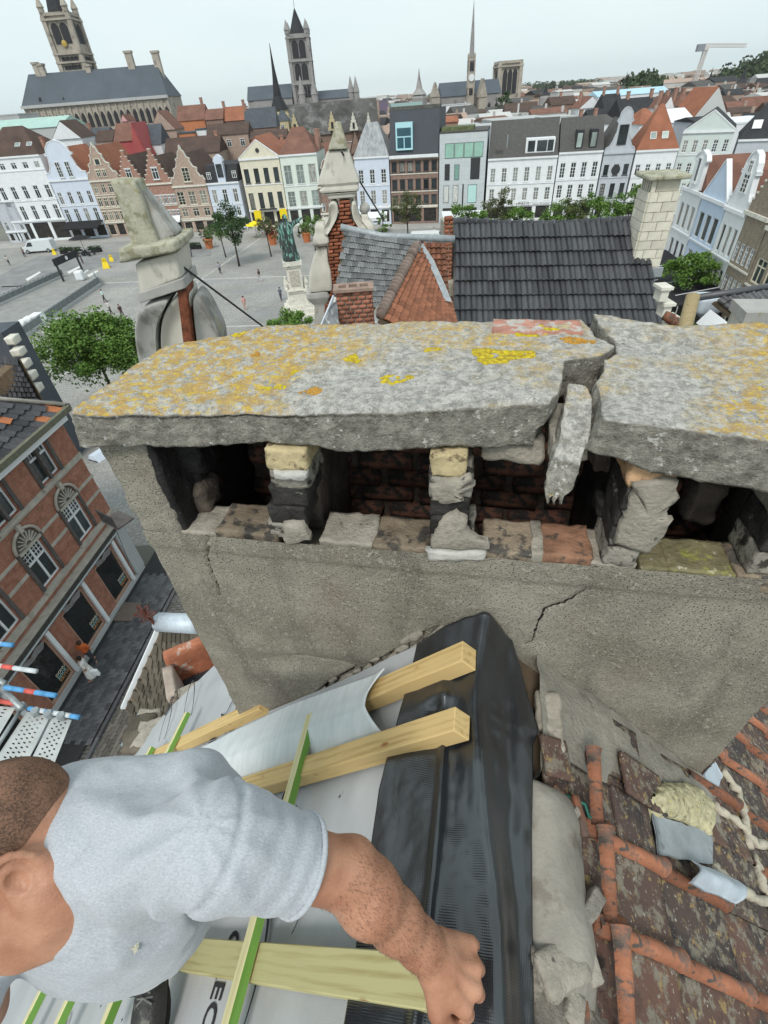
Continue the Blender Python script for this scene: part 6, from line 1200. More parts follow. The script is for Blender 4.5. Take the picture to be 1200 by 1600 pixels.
up=np.clip((Vs-.72)/.125,0,1);rise=.050*up**1.8*np.exp(-(np.abs(Us-.07)/.12)**3)
Vq=Vs+.02*up**2
Q=np.stack([Us,Vq,base+h+rise],-1)
st=single_fr('ridge_strip',Q.reshape(-1,3),grid_faces(n1,n2),M_STRIP,'glossy black ribbed flashing strip draped and creased over the roof ridge up to the chimney','roof flashing')
sm=st.modifiers.new('thickness','SOLIDIFY');sm.thickness=.005
# ================================================================ the square: trees, statue, vans, ramp, terraces
def htop(b,px,py):return float(VP(px,py,b[1])[2])
def treeat(bx,by,tx,ty,r,trunk,n,m,label,seed,leaf=.22,**k):b=G(bx,by);h=htop(b,tx,ty);return tree(tuple(b),h,r,trunk*h,n,m,label,seed,leaf=leaf,**k)
treeat(190,640,125,492,4.5,.42,26000,M_LEAF,'large bright green tree at the left, filling the space beside the chimney cap',1,.25,clumps=70)
treeat(374,416,372,312,3.6,.36,7000,M_LEAFD,'dark green tree in the middle of the left half of the square',2,.26)
treeat(353,402,343,335,2.4,.42,2600,M_LEAF,'smaller brighter tree half hidden behind the dark green tree',3)
treeat(424,401,420,335,1.8,.5,1800,M_LEAFO,'thin olive tree left of the statue behind a slimmer one',4);treeat(447,414,446,343,1.5,.52,1600,M_LEAFO,'thin olive tree directly left of the green statue',5)
treeat(493,392,488,334,2.2,.45,2200,M_LEAF,'small round tree right behind the statue arm',6)
treeat(600,384,596,328,1.5,.12,2200,M_LEAF,'short bushy tree right of the stone ball finial',7);treeat(638,378,636,296,3.2,.30,5000,M_LEAFO,'olive plane tree before the brown brick house',8)
treeat(470,590,455,487,2.8,.5,7000,M_LEAF,'leafy tree top poking up just over the chimney cap, below the statue',9,.22)
for i,(px,ty,r,m)in enumerate([(728,312,3.0,M_LEAF),(777,284,3.0,M_LEAFO),(805,318,3.0,M_LEAF),(866,312,2.8,M_LEAF),(886,302,3.0,M_LEAFO),(915,300,3.2,M_LEAF),(942,306,3.0,M_LEAF),(968,292,3.0,M_LEAF),(752,322,2.4,M_LEAF)]):
    b=np.array([XZ(px,330,88)[0],88.0-i*.6,0]);tree(tuple(b),htop(b,px,ty),r,1.8,4200,m,('clipped','tallest olive','low','broad','olive','second broad','loose','tall right hand','lowest')[i]+' tree in the row over the black tiled ridge',40+i,'row of trees behind the black tiled roof',.28)
b=np.array([XZ(1075,430,52)[0],52.0,0]);tree(tuple(b),htop(b,1078,392),3.0,3.0,7000,M_LEAF,'bright green tree at the right between black roof and awnings',60,leaf=.24)
b=np.array([XZ(1092,545,22)[0],22.0,0]);tree(tuple(b),htop(b,1100,490),1.3,9,1500,M_LEAFD,'dark shrub behind the wooden post at the right',61,leaf=.16)
# statue
b=G(470,492);e=empty('statue',tuple(b),.15,'green bronze statue of a robed man with outstretched arm on a tall white stone pedestal','statue');hs=htop(b,460,335);ped=htop(b,466,405);k_=ped/5.6
mb=MB()
for s,z0_,z1_ in((3.4,0,.5),(2.9,.5,1.0),(2.35,1.0,1.35),(1.95,1.35,2.0),(1.7,2.0,2.6),(1.9,2.6,2.85),(1.35,2.85,5.0),(1.55,5.0,5.2),(1.75,5.2,5.6)):s=s*.62;mb.box((-s,-s,z0_*k_+.002),(s,s,z1_*k_))
mb.build('pedestal',M_STONEW,e)
for sx in(-1,1):
    q=SDF((-.6,-.6,-.1),(.6,.6,2.0),.06);q.cap((0,0,.2),(0,0,.9),.30,.22,.1);q.cap((0,0,.9),(0,0,1.25),.22,.18,.1);q.ell((0,0,1.55),(.14,.15,.17),None,.06);q.cap((0,-.1,.35),(0,-.45,.3),.14,.12,.08);q.cap((.15,0,1.2),(.28,-.25,.8),.09,.07,.05);V,Fc=q.mesh();put('seated_figure',np_mesh('seated_figure',V,Fc,M_STONEW),e,Matrix.Translation((sx*1.15,-.2,2.62*k_)))
mb=MB();mb.box((-.55,-.90,3.2*k_),(.55,-.84,4.7*k_));mb.build('relief_panel',mat('relief_stone',(.45,.42,.36),var=.3,scale=6,bump=.8,bscale=10,bdist=.05),e)
textmesh('JACOB VAN ARTEVELDE',.16,mat('bronze_letters',(.12,.09,.06),bump=0),'inscription',e,Matrix.Translation((-.98,-1.2,2.68*k_))@Matrix.Rotation(PI/2,4,'X'),.01)
s_=(hs-ped)/3.6;q=SDF((-1.6,-1.2,-.1),(2.0,1.2,4.2),.045)
fold=lambda P:.05*np.sin(np.arctan2(P[...,1],P[...,0])*9+P[...,2]*1.2)*np.clip(1.6-P[...,2]*.5,.1,1)
q.cap((0,0,.15),(0,0,1.6),.78,.50,.1,fn=fold);q.cap((0,0,1.6),(.0,0,2.6),.50,.46,.2,fn=fold);q.cap((-.38,0,2.75),(.38,0,2.75),.26,.26,.2);q.cap((.4,-.05,2.75),(1.0,-.25,2.95),.22,.16,.1);q.cap((1.0,-.25,2.95),(1.55,-.45,3.15),.15,.09,.05);q.cap((-.45,0,2.7),(-.62,-.1,1.9),.24,.17,.1);q.cap((-.62,-.1,1.9),(-.60,.1,1.2),.20,.25,.1);q.ell((0,-.02,3.32),(.21,.23,.28),None,.06);q.cap((0,0,3.5),(0,.02,3.54),.23,.16,.03);q.cap((0,0,2.9),(0,0,3.1),.14,.13,.1)
V,Fc=q.mesh();put('bronze_figure',np_mesh('bronze_figure',V*s_,Fc,mat('bronze_patina',(.035,.045,.042),rough=.5,var=.3,scale=1.2,bump=.3,thr=.53,col2=(.20,.42,.36),stretch=(2.2,2.2,.5))),e,Matrix.Translation((0,0,ped))@Matrix.Rotation(PI+.1,4,'Z')@Matrix.Scale(-1,4,(1,0,0)))
mb=MB();mb.box((-.85,-.85,.002),(.85,.85,.16));mb.build('plinth',MATS['bronze_patina'],e,mtx=Matrix.Translation((0,0,ped)))
# vans
def van(p,rz,label,col,L_=5.4,h=2.3,logo=None):
    e=empty('parked_van',p,rz,label,'van');m=mat('van_paint_%d'%int(col[2]*99),col,rough=.35,var=.05,scale=1,bump=0,spec=.5)
    w_=.98;pr=[(0,.35),(L_-.1,.35),(L_,.9),(L_-.12,1.15),(L_-.95,1.35),(L_-1.65,h-.12),(L_-2.1,h),(.15,h),(0,h-.2)];mb=MB();mb.prism(pr,-w_,w_);mb.build('body',m,e,bevel=.05)
    for s in(-1,1):
        mb=MB();mb.prism([(L_-2.45,1.28),(L_-1.15,1.28),(L_-1.75,h-.3),(L_-2.45,h-.3)],s*(w_+.012)-.01,s*(w_+.012)+.01);mb.build('side_window',M_GLASS,e)
        for x in(.95,L_-1.0):mb=MB();mb.lathe([(.36,-.12),(.38,-.08),(.38,.08),(.36,.12)],16);o=mb.build('wheel',mat('tyre',(.02,.02,.02),rough=.8,bump=0),e,mtx=Matrix.Translation((x,s*(w_-.04),.37))@Matrix.Rotation(PI/2,4,'X'));mb=MB();mb.lathe([(.22,-.13),(.22,.13)],12);mb.build('rim',M_METAL,o)
        mb=MB();mb.box((L_-.12,s*.75-.15,.78),(L_-.0,s*.75+.15,.98));mb.build('headlight',M_GLASSL,e)
    mb=MB();mb.add([(L_-.93,-.82,1.38),(L_-.93,.82,1.38),(L_-1.63,.78,h-.15),(L_-1.63,-.78,h-.15)],[(0,1,2,3)]);mb.build('windscreen',M_GLASS,e,mtx=Matrix.Translation((.02,0,.02)));mb=MB();mb.box((L_-.15,-.9,.36),(L_+.04,.9,.62));mb.build('bumper',mat('tyre',(.02,.02,.02)),e)
    if logo:
        for a in(0,2.1,4.2):mb=MB();mb.prism([(.34*math.cos(a+t)*(1 if t else.2),.34*math.sin(a+t)*(1 if t else.2))for t in(0,.1,.6,1.1,1.7)],-.03,0);mb.build('logo',mat('red_logo',(.6,.02,.03),bump=0),e,mtx=Matrix.Translation((1.3,-w_-.02,1.45)))
        textmesh(logo,.55,M_VOID,'van_lettering',e,Matrix.Translation((2.0,-w_-.02,1.25))@Matrix.Rotation(PI/2,4,'X'),.01)
    return e
q=G(88,392);van(tuple(q),PI-.02,'white panel van with two dark side windows parked at the far left of the square',(.62,.66,.68),6.2);q=G(642,390);van((q[0],q[1],0),-.18,'white delivery van with red round logo seen between red tiled roof and brown brick house',(.68,.70,.70),6.4,2.6,'drgl')
q=G(1006,408);van((q[0],q[1]-2,0),1.9,'pale car partly visible behind the white chimney',(.55,.56,.57),4.2,1.6)
# people
for(px,py,sc,tc_,lab,st,rz)in[(165,472,(.45,.65,.66),(.05,.05,.06),'person in pale turquoise top walking on the square, first of three from the left',.4,2.4),(175,491,(.55,.55,.55),(.04,.04,.04),'person in white top and black trousers walking between the other two',.4,2.6),(193,497,(.06,.04,.04),(.10,.08,.08),'person in dark clothes walking with a white bag at the big tree',.4,-2.2),(407,440,(.10,.05,.05),(.45,.45,.45),'person in maroon top and pale trousers walking left of the statue',.5,1.0),(384,484,(.60,.30,.28),(.5,.35,.3),'person in pink top and shorts by the taut cable',.2,.5)]:
    q=G(px,py);figure('person',tuple(q),rz,sc,tc_,lab,stride=st)
for i,(px,py,c)in enumerate([(16,415,(.5,.45,.42)),(40,402,(.3,.2,.18)),(82,382,(.4,.3,.2)),(655,384,(.5,.08,.08)),(678,372,(.5,.5,.5)),(468,372,(.1,.1,.12))]):
    figure('person',tuple(G(px,py)),i,c,(.06,.06,.08),['person in beige top sitting at the far left edge','person in brown by the scooter near the left edge','person in ochre behind the white panel van','person in red top at the terrace left of the delivery van','person in white top above the delivery van','person in dark clothes near the yellow boards'][i],res=.035)
# underground parking ramp: low panelled walls, railings, gate portal
RP=[G(*p)[:2]for p in((40,528),(158,446),(100,432),(-30,492))]
def rail(p,q,h,label,n,wall=.35,glassm=None,cat='railing'):
    p=Vector((p[0],p[1],0));q=Vector((q[0],q[1],0));L_=(q-p).length;d=(q-p)/L_;e=empty('ramp_railing',p,math.atan2(d.y,d.x),label,cat);mb=MB();mb.box((0,-.15,0),(L_,.15,wall));mb.build('kerb_wall',M_CONC,e)
    for k in range(n):mb=MB();a=L_*k/n;mb.box((a+.06,-.03,wall+.05),(a+L_/n-.06,.03,h-.08));mb.build('panel',glassm or M_METAL,e)
    for k in range(n+1):mb=MB();mb.box((L_*k/n-.04,-.05,wall+.002),(L_*k/n+.04,.05,h));mb.build('post',M_METAL,e)
    mb=MB();mb.box((-.05,-.06,h+.002),(L_+.05,.06,h+.06));mb.build('handrail',M_METAL,e);return e
M_PANEL=mat('grey_rail_panel',(.17,.19,.19),rough=.5,var=.2,bump=0)
rail(RP[0],RP[1],1.3,'near railing with grey panels along the car park ramp',16,glassm=M_PANEL);rail(RP[3],RP[2],1.1,'far railing of the car park ramp behind the bicycles',15,.3,M_PANEL);rail(RP[1],tuple(G(150,436)[:2]),1.1,'short end railing closing the car park ramp',2,.3,M_PANEL)
sheet_obj('ramp_floor',[tuple(RP[0]),tuple(RP[1]),tuple(RP[2]),tuple(RP[3])],mat('ramp_concrete',(.26,.26,.25),var=.2,scale=.6,bump=0),.012)
q1,q2=G(100,440),G(130,425);e=empty('height_portal',tuple(q1),math.atan2(q2[1]-q1[1],q2[0]-q1[0]),'black steel height limit portal over the ramp entrance','portal');L_=np.linalg.norm(q2-q1)
for x in(0,L_):mb=MB();mb.box((x-.12,-.12,0),(x+.12,.12,3.4));mb.build('post',M_WINK,e)
mb=MB();mb.box((-.4,-.1,2.4),(L_+.2,.1,3.42));mb.build('sign_beam',M_VOID,e);mb=MB();mb.lathe([(.3,0),(.3,.05)],12);mb.build('round_sign',M_WHITE,e,mtx=Matrix.Translation((L_*.5,-.13,2.9))@Matrix.Rotation(PI/2,4,'X'))
# bicycles along the ramp
def bicycle(p,rz,label=None,group=None):
    e=empty('bicycle',p,rz,label,'bicycle',group)
    for x in(0,1.05):mb=MB();mb.tube([(x+.33*math.cos(a),0,.34+.33*math.sin(a))for a in np.linspace(0,2*PI,15)],.025,5,False);mb.build('wheel',M_WINK,e)
    mb=MB();[mb.tube([a,b],.025,5)for a,b in(((0,0,.34),(.35,0,.85)),((.35,0,.85),(.85,0,.85)),((.35,0,.85),(.45,0,.32)),((.45,0,.32),(.85,0,.85)),((0,0,.34),(.45,0,.32)),((.82,0,.95),(1.05,0,.34)))];mb.build('frame',mat('bike_teal',(.08,.16,.17),rough=.5,bump=0),e,kind='stuff');mb=MB();mb.box((.25,-.06,.93),(.48,.06,.99));mb.build('saddle',M_VOID,e);mb=MB();mb.tube([(.75,-.28,1.02),(.82,0,1.0),(.75,.28,1.02)],.02,5);mb.build('handlebar',M_WINK,e)
    return e
def copy_tree(o,par=None):
    c=o.copy();COL.objects.link(c)
    if par is not None:c.parent=par;c.matrix_parent_inverse=o.matrix_parent_inverse
    for ch in list(o.children):copy_tree(ch,c)
    return c
gb='bicycles parked along the far ramp railing';lb='dark bicycle in the tight row parked along the far railing of the car park ramp';b0=None;d_=np.array([*RP[2],0])-np.array([*RP[3],0])
for k in range(17):
    p=np.array([*RP[3],0])+d_*(.03+.052*k)+np.array([-.9,.8,0]);
    if b0 is None:b0=bicycle(tuple(p),1.2,lb,gb)
    else:c=copy_tree(b0);c.location=tuple(p);c.rotation_euler=(0,0,1.2+random.uniform(-.15,.15))
# sacks, cabinets, bins, signs
def lump(px,py,s,m,label,name,cat,up=0):
    q=G(px,py);Q,Fc=rough_box(lambda U_:(U_-np.array([.5,.5,0]))*np.array(s),(8,8,8),.05,1.6,int(px),.5);o=put(name,mesh(name,Q,Fc,m,True));o.location=tuple(q);return tag(o,label,cat)
lump(65,506,(1.5,1.3,1.4),M_WHITE,'largest white cabinet at the lower end of the ramp','cabinet','cabinet');lump(51,509,(1.1,1.1,1.2),M_WHITE,'middle white round cabinet at the ramp end','cabinet','cabinet');lump(40,512,(1,1,1),M_WHITE,'smallest white cabinet left of the other two','cabinet','cabinet');lump(128,438,(1.3,1.1,1.5),M_WHITE,'white pay machine at the top of the ramp','pay_machine','machine')
M_YS=mat('yellow_plastic',(.80,.60,.04),var=.15,scale=1,bump=0)
for px,py,s,lab in((167,419,1.5,'yellow work sign standing on the square, the nearer and larger'),(175,408,1.0,'small yellow work sign behind the larger one'),(86,398,1.0,'orange-yellow advertising flag beside the white panel van')):
    q=G(px,py);e=empty('warning_sign',tuple(q),.2,lab,'sign')
    for r in(-.25,.25):mb=MB();mb.prism([(-.4*s,0),(.4*s,0),(.2*s,1.1*s),(-.2*s,1.1*s)],-.02,.02);mb.build('board',M_YS,e,mtx=Matrix.Translation((0,r*s*.8,0))@Matrix.Rotation(r*1.2,4,'X'))
def planter(px,py,s,label,m,plant=M_LEAFO):
    q=G(px,py);e=empty('planter',tuple(q),0,label,'planter');mb=MB();mb.lathe([(.32*s,0),(.45*s,.75*s),(.5*s,.75*s),(.5*s,.85*s)],12);mb.build('pot',m,e);V=np.random.RandomState(int(px)).normal(size=(120,4,3))*.10*s+np.random.RandomState(int(px)+1).normal(size=(120,1,3))*.28*s+np.array([0,0,1.1*s]);put('plant',np_mesh('plant',V.reshape(-1,3),np.arange(480).reshape(-1,4),plant,False),e,kind='stuff')
M_TC=mat('terracotta_pot',(.50,.17,.07),var=.1,bump=0);planter(328,388,1.9,'orange terracotta planter left of the dark green tree',M_TC);planter(427,382,1.9,'round rust coloured planter between the two olive trees',M_TC,mat('red_plant',(.25,.07,.04),bump=0));planter(480,378,1.9,'rust coloured planter with a bush right of the statue',M_TC)
for i,(px,py)in enumerate([(262,392),(285,390),(305,389),(105,396),(120,396),(150,394)]):q=G(px,py);e=empty('hedge_box',tuple(q),-.1,['first','second','third','fourth','fifth','sixth'][i]+' low terrace hedge box from the %s'%('pinnacle, right side' if i<3 else 'white van'),'hedge');mb=MB();mb.box((-1.2,-.4,0),(1.2,.4,.6));mb.build('box',M_DARK,e);V=np.random.RandomState(i).uniform(-1,1,size=(220,1,3))*np.array([1.2,.4,.25])+np.random.RandomState(i+9).normal(size=(220,4,3))*.09+np.array([0,0,.85]);put('foliage',np_mesh('foliage',V.reshape(-1,3),np.arange(880).reshape(-1,4),M_LEAFD,False),e)
# terraces and awnings on the right
def canopy(pp,z,label,drop=.5,m=M_DARK,posts=2):
    P=[onp(x,y,(0,0,1),zz)for(x,y),zz in zip(pp,z)];c=np.mean(P,0);e=empty('awning',(c[0],c[1],0),0,label,'awning');V=[tuple(p-np.array([c[0],c[1],0]))for p in P];V2=[(a,b,q-.06)for a,b,q in V];mb=MB();mb.add(V+V2,[(0,1,2,3),(7,6,5,4),(0,4,5,1),(1,5,6,2),(2,6,7,3),(3,7,4,0)]);mb.build('cloth',m,e)
    a,b=V[3],V[2];mb=MB();mb.add([a,b,(b[0],b[1],b[2]-drop),(a[0],a[1],a[2]-drop)],[(0,1,2,3)]);mb.build('valance',m,e)
    for k in range(posts+1):t=k/posts;mb=MB();x,y=a[0]+(b[0]-a[0])*t,a[1]+(b[1]-a[1])*t;mb.tube([(x,y,0),(x,y,a[2]+(b[2]-a[2])*t-.07)],.05,6);mb.build('post',M_WHITE,e)
def canopy2(p0,p1,b0,b1,z0,z1,label,posts=2):
    s0,s1=RD.at(*p0)[0],RD.at(*p1)[0];V=[RD.pt(s0+.1,-b0),RD.pt(s1-.1,-b0),RD.pt(s1-.1,-b1),RD.pt(s0+.1,-b1)];c=sum(V)/4;e=empty('awning',tuple(c),0,label,'awning');V=[tuple(v-c+np.array([0,0,z]))for v,z in zip(V,(z0,z0,z1,z1))];mb=MB();mb.add(V+[(x,y,z-.06)for x,y,z in V],[(0,1,2,3),(7,6,5,4),(0,4,5,1),(1,5,6,2),(2,6,7,3),(3,7,4,0)]);mb.build('cloth',M_DARK,e);a,b=V[3],V[2]
    mb=MB();mb.add([a,b,(b[0],b[1],b[2]-.4),(a[0],a[1],a[2]-.4)],[(0,1,2,3)]);mb.build('valance',M_DARK,e);mb=MB();mb.bar(V[0],V[3],.08,.09);mb.build('edge_rail',M_WHITE,e)
    for k in range(posts+1):t=k/posts;mb=MB();x,y=a[0]+(b[0]-a[0])*t,a[1]+(b[1]-a[1])*t;mb.tube([(x,y,0),(x,y,a[2]-.08)],.05,6);mb.build('post',M_WHITE,e)
for i,(p0,p1)in enumerate((((1068,292),(1098,300)),((1099,304),(1136,318)),((1137,318),(1166,338)),((1168,325),(1202,345)))):
    nm_=('narrow white house with the curved gable','light blue house','bright white bell gabled house','brown brick gabled house')[i]
    canopy2(p0,p1,.05,4.2,3.5,2.8,'black awning fixed to the front of the '+nm_);canopy2(p0,p1,4.5,8.5+i%2,3.3,2.6,'free standing black terrace roof before the '+nm_)
sheet_obj('facade_pavement',[tuple(RA.pt(t,b)[:2])for t,b in((-5,-5.5),(92,-5.5),(92,-.3),(-5,-.3))],mat('light_pavement',(.36,.35,.33),var=.15,scale=.6,bump=0),.012);sheet_obj('facade_pavement',[tuple(RC.pt(t,b)[:2])for t,b in((-30,-5),(35,-5),(35,-.3),(-30,-.3))],MATS['light_pavement'],.012)
for k,((a,b),(c,d),w_)in enumerate([((-60,88),(30,74),.5),((-45,64),(20,55),.4),((-20,112),(-34,40),.4),((4,110),(-6,40),.4)]):dx,dy=c-a,d-b;L_=math.hypot(dx,dy);nx_,ny_=-dy/L_*w_/2,dx/L_*w_/2;sheet_obj('paving_band',[(a+nx_,b+ny_),(c+nx_,d+ny_),(c-nx_,d-ny_),(a-nx_,b-ny_)],mat('pale_paving_band',(.42,.41,.38),var=.2,scale=.8,bump=0),.008+.001*k)
for i,(px,py)in enumerate([(1092,462),(1112,464),(1132,465)]):q=G(px,py-14);e=empty('terrace_screen',(q[0],q[1],0),-.2,('left','middle','right')[i]+' of three white terrace screens under the lowest awning','screen');mb=MB();mb.box((-.9,-.05,.1),(.9,.05,1.1));mb.build('panel',M_STONEW,e);mb=MB();mb.box((-.9,-.04,1.11),(-.82,.04,1.8));mb.build('post',M_WHITE,e)
canopy([(612,372),(640,370),(640,384),(608,386)],(2.6,2.6,2.6,2.6),'dark grey parasol roof left of the delivery van',m=mat('grey_parasol',(.12,.12,.13),bump=0))
canopy([(560,332),(605,330),(604,340),(562,342)],(3.4,3.4,2.8,2.8),'white shop awning of the lilac-white house beside the pinnacle',m=M_WHITE);canopy([(690,330),(760,328),(758,338),(692,340)],(3.2,3.2,2.9,2.9),'white shop awning behind the party wall, under the modern block',m=M_WHITE)

# cafe terraces before the fronts
gt='cafe tables on the terraces';tt=None
for k,(px,py)in enumerate([(238,393),(250,395),(262,398),(276,396),(292,396),(112,400),(128,400),(142,399),(505,372),(515,376),(528,372),(540,376),(552,370),(618,378),(645,376),(690,374),(700,378)]):
    q=G(px,py)
    if tt is None:
        tt=empty('cafe_table',tuple(q),0,'small round cafe table with dark chairs on a terrace before the house fronts','table',gt);mb=MB();mb.lathe([(.4,.72),(.4,.76)],10);mb.lathe([(.05,0),(.05,.719)],6);mb.build('tabletop',M_METAL,tt)
        for a in(.5,2.6,4.6):mb=MB();mb.box((-.2,-.2,.4),(.2,.2,.45));mb.box((-.2,.16,.451),(.2,.2,.9));mb.box((-.18,-.18,0),(.18,.15,.399));mb.build('chair',M_VOID,tt,mtx=Matrix.Rotation(a,4,'Z')@Matrix.Translation((0,.75,0)))
    else:c=copy_tree(tt);c.location=tuple(q);c.rotation_euler=(0,0,k)
for i,(px,py,r,m,lb)in enumerate([(245,388,2.2,M_DARK,'black cafe parasol left of the orange planter'),(283,388,2.0,M_DARK,'black cafe parasol right beside the orange planter'),(133,393,2.2,M_DARK,'black cafe parasol before the bell gabled house'),(512,366,2.0,mat('beige_canvas',(.45,.42,.36),bump=0),'beige cafe parasol behind the statue'),(545,366,2.0,M_WHITE,'white cafe parasol behind the central gable'),(708,370,2.0,M_DARK,'black cafe parasol beside the delivery van'),(402,372,2.0,mat('yellow_sign',(.8,.62,.02)),'yellow cafe parasol under the cream house')]):
    q=G(px,py);e=empty('parasol',tuple(q),0,lb,'parasol');mb=MB();mb.tube([(0,0,0),(0,0,2.9)],.04,6);mb.build('pole',M_WINK,e);mb=MB();mb.lathe([(r,2.35),(.1,3.0)],8);mb.build('canopy',m,e)
for i,(px,py,c,lab)in enumerate([(300,402,(.1,.1,.15),'person in dark blue before the orange planter terrace'),(233,402,(.5,.5,.48),'person in white by the black parasol'),(520,384,(.35,.1,.1),'person in red standing behind the statue pedestal'),(556,380,(.1,.2,.3),'person in teal between parasol and short bushy tree'),(130,412,(.08,.08,.09),'person in black walking past the height portal'),(345,428,(.3,.32,.36),'person in grey walking below the bright small tree'),(690,384,(.1,.1,.1),'person in black right of the delivery van'),(440,470,(.12,.14,.2),'person in navy crossing near the statue')]):figure('person',tuple(G(px,py)),i*1.3,c,(.07,.07,.09),lab,res=.035)
# ================================================================ neighbouring roofs and stone gables
M_PIN=mat('weathered_stone',(.36,.355,.335),var=.22,scale=2.2,bump=.6,bscale=22,thr=.58,col2=(.22,.21,.19),thr3=.60,col3=(.30,.285,.20),s3=5,stretch=(1,1,.5));M_PINL=mat('pale_stone',(.52,.50,.44),var=.15,scale=2.5,bump=.4,bscale=20,thr=.6,col2=(.33,.31,.27),stretch=(1,1,.5))
M_MOSS=mat('mossy_stone',(.38,.37,.29),var=.25,scale=6,bump=.8,bscale=40,thr=.50,col2=(.25,.24,.16),thr3=.66,col3=(.36,.30,.14),s3=12)
def stone(fn,n,m,name,par,amp=.01,sc=8,seed=0,rnd=.12,mtx=None):Q,Fc=rough_box(fn,n,amp,sc,seed,rnd);return put(name,mesh(name,Q,Fc,m,True),par,mtx)
def pxpoly(pp,y):return[(VP(a,b,y)[0],VP(a,b,y)[2])for a,b in pp]
def slab_poly(pp,y0,y1,m,name,par,org,bevel=.02,yref=None):
    P=pxpoly(pp,yref or y0);mb=MB();mb.prism([(x-org[0],z-org[2])for x,z in P],y0-org[1],y1-org[1]);return mb.build(name,m,par,False,bevel=bevel)
M_BRK=mat('eroded_brick',(.28,.10,.055),var=.3,scale=10,bump=.7,bscale=50,rand=.35,thr=.58,col2=(.11,.07,.05),thr3=.66,col3=(.42,.36,.30),s3=20)
def brick_run(par,org,x0,x1,y0,y1,zt,zb,hgt=.06,L_=.2,seed=0,m=None,xl=None,limit=300,jog=.008):
    """courses of single bricks between two edge functions of height"""
    g=random.Random(seed);z=zt;r=0;cnt=0;ms=[brick_mesh(L_,hgt-.008,y1-y0,40+k,m or M_BRK)for k in range(4)]
    while z>zb and cnt<limit:
        a,b=(x0(z),x1(z));u=a-(L_/2 if r%2 else 0)
        while u<b-.03:
            l=min(u+L_,b)-max(u,a)
            if l>.04:put('brick',ms[g.randint(0,3)],par,Matrix.Translation(((max(u,a)+l/2)-org[0],(y0+y1)/2-org[1]+g.uniform(-jog,jog),z-hgt/2-org[2]))@Matrix.Diagonal(((l-.01)/L_,1,1,1)));cnt+=1
            u+=L_
        z-=hgt;r+=1
# --- left pinnacle, 5.5 m away
Yp=5.5;o_=VP(270,545,Yp);org=np.array([o_[0],Yp,17.0]);e=empty('stone_pinnacle',tuple(org),0,'leaning mossy stone gable pinnacle with scrolled shoulders, at the left behind the cap','pinnacle')
def P3_(px,py,dy=0):q=VP(px,py,Yp);return np.array([q[0],q[2]])
def hexa(tl,tr,bl,br,d0,d1,m,name,seed=0,n=(10,8,14),amp=.012,sc=7,rnd=.1,taper=1.0):
    a,b,c,d=[P3_(*p)for p in(tl,tr,bl,br)]
    def fn(U_):
        s,t,r=U_[:,0],U_[:,1],U_[:,2];top=a[None]+(b-a)[None]*s[:,None];bot=c[None]+(d-c)[None]*s[:,None];q=bot+(top-bot)*r[:,None];y=d0+(d1-d0)*t;k=1-(1-taper)*r;y=(d0+d1)/2+(y-(d0+d1)/2)*k;return np.stack([q[:,0]-org[0],y,q[:,1]-org[2]],-1)
    return stone(fn,n,m,name,e,amp,sc,seed,rnd)
hexa((178,278),(215,280),(215,382),(256,378),-.14,.20,M_MOSS,'finial_block',1,amp=.014,taper=.8);hexa((205,284),(216,290),(245,384),(278,366),-.08,.22,M_PIN,'finial_side',2,amp=.008,taper=.7)
hexa((198,378),(290,366),(200,402),(293,382),-.30,.36,M_MOSS,'cap_stone',3,(16,14,6),amp=.016,rnd=.3);hexa((222,404),(286,385),(230,450),(292,425),-.22,.26,M_PINL,'neck_block',4,amp=.004);hexa((226,448),(296,424),(230,463),(300,440),-.24,.28,M_PIN,'neck_moulding',5,amp=.004)
def scroll(pp,d0,d1,m,name,seed):  # side volute: outline with a rounded, hollowed face
    P=[P3_(*p)for p in pp];n=len(P);c=np.mean(P,0);V=[];rings=[(1,d1),(1,d0+.05),(.93,d0),(.62,d0+.05),(.3,d0+.08)]
    for s,y in rings:V+=[(c[0]+(p[0]-c[0])*s-org[0],y,c[1]+(p[1]-c[1])*s-org[2])for p in P]
    Fc=[(r*n+i,r*n+(i+1)%n,(r+1)*n+(i+1)%n,(r+1)*n+i)for r in range(4)for i in range(n)]+[tuple(4*n+i for i in range(n))];mb=MB();mb.add(V,Fc);o=mb.build(name,m,e,True);sm=o.modifiers.new('s','SUBSURF');sm.levels=sm.render_levels=2
scroll([(230,464),(282,452),(262,470),(252,500),(254,540),(262,600),(235,600),(218,520),(220,490)],-.24,.26,M_PIN,'scroll',1);scroll([(283,452),(300,443),(305,470),(300,600),(262,600),(256,540),(256,500),(265,472)],-.18,.2,M_PINL,'scroll_hollow',2)
scroll([(300,443),(322,462),(340,500),(352,522),(350,600),(318,600),(310,520)],-.15,.2,M_PIN,'scroll',3);hexa((284,440),(298,438),(302,600),(318,600),-.20,.1,mat('rusty_strap',(.16,.05,.025),rough=.7,var=.6,scale=14,bump=.6,thr=.6,col2=(.42,.22,.10)),'iron_strap',6,amp=.003)
mb=MB();a,b=PD(268,400,5.3*1.0),PD(424,520,6.3);a=np.array([*VP(266,402,Yp-.2)]);b=np.array([*VP(424,520,6.6)]);c=(a+b)/2;mb.tube([a-c,b-c],.012,6);o=mb.build('steel_cable',M_WINK,None);o.location=c;tag(o,'dark taut steel rod running from the left pinnacle down behind the cap','rod')
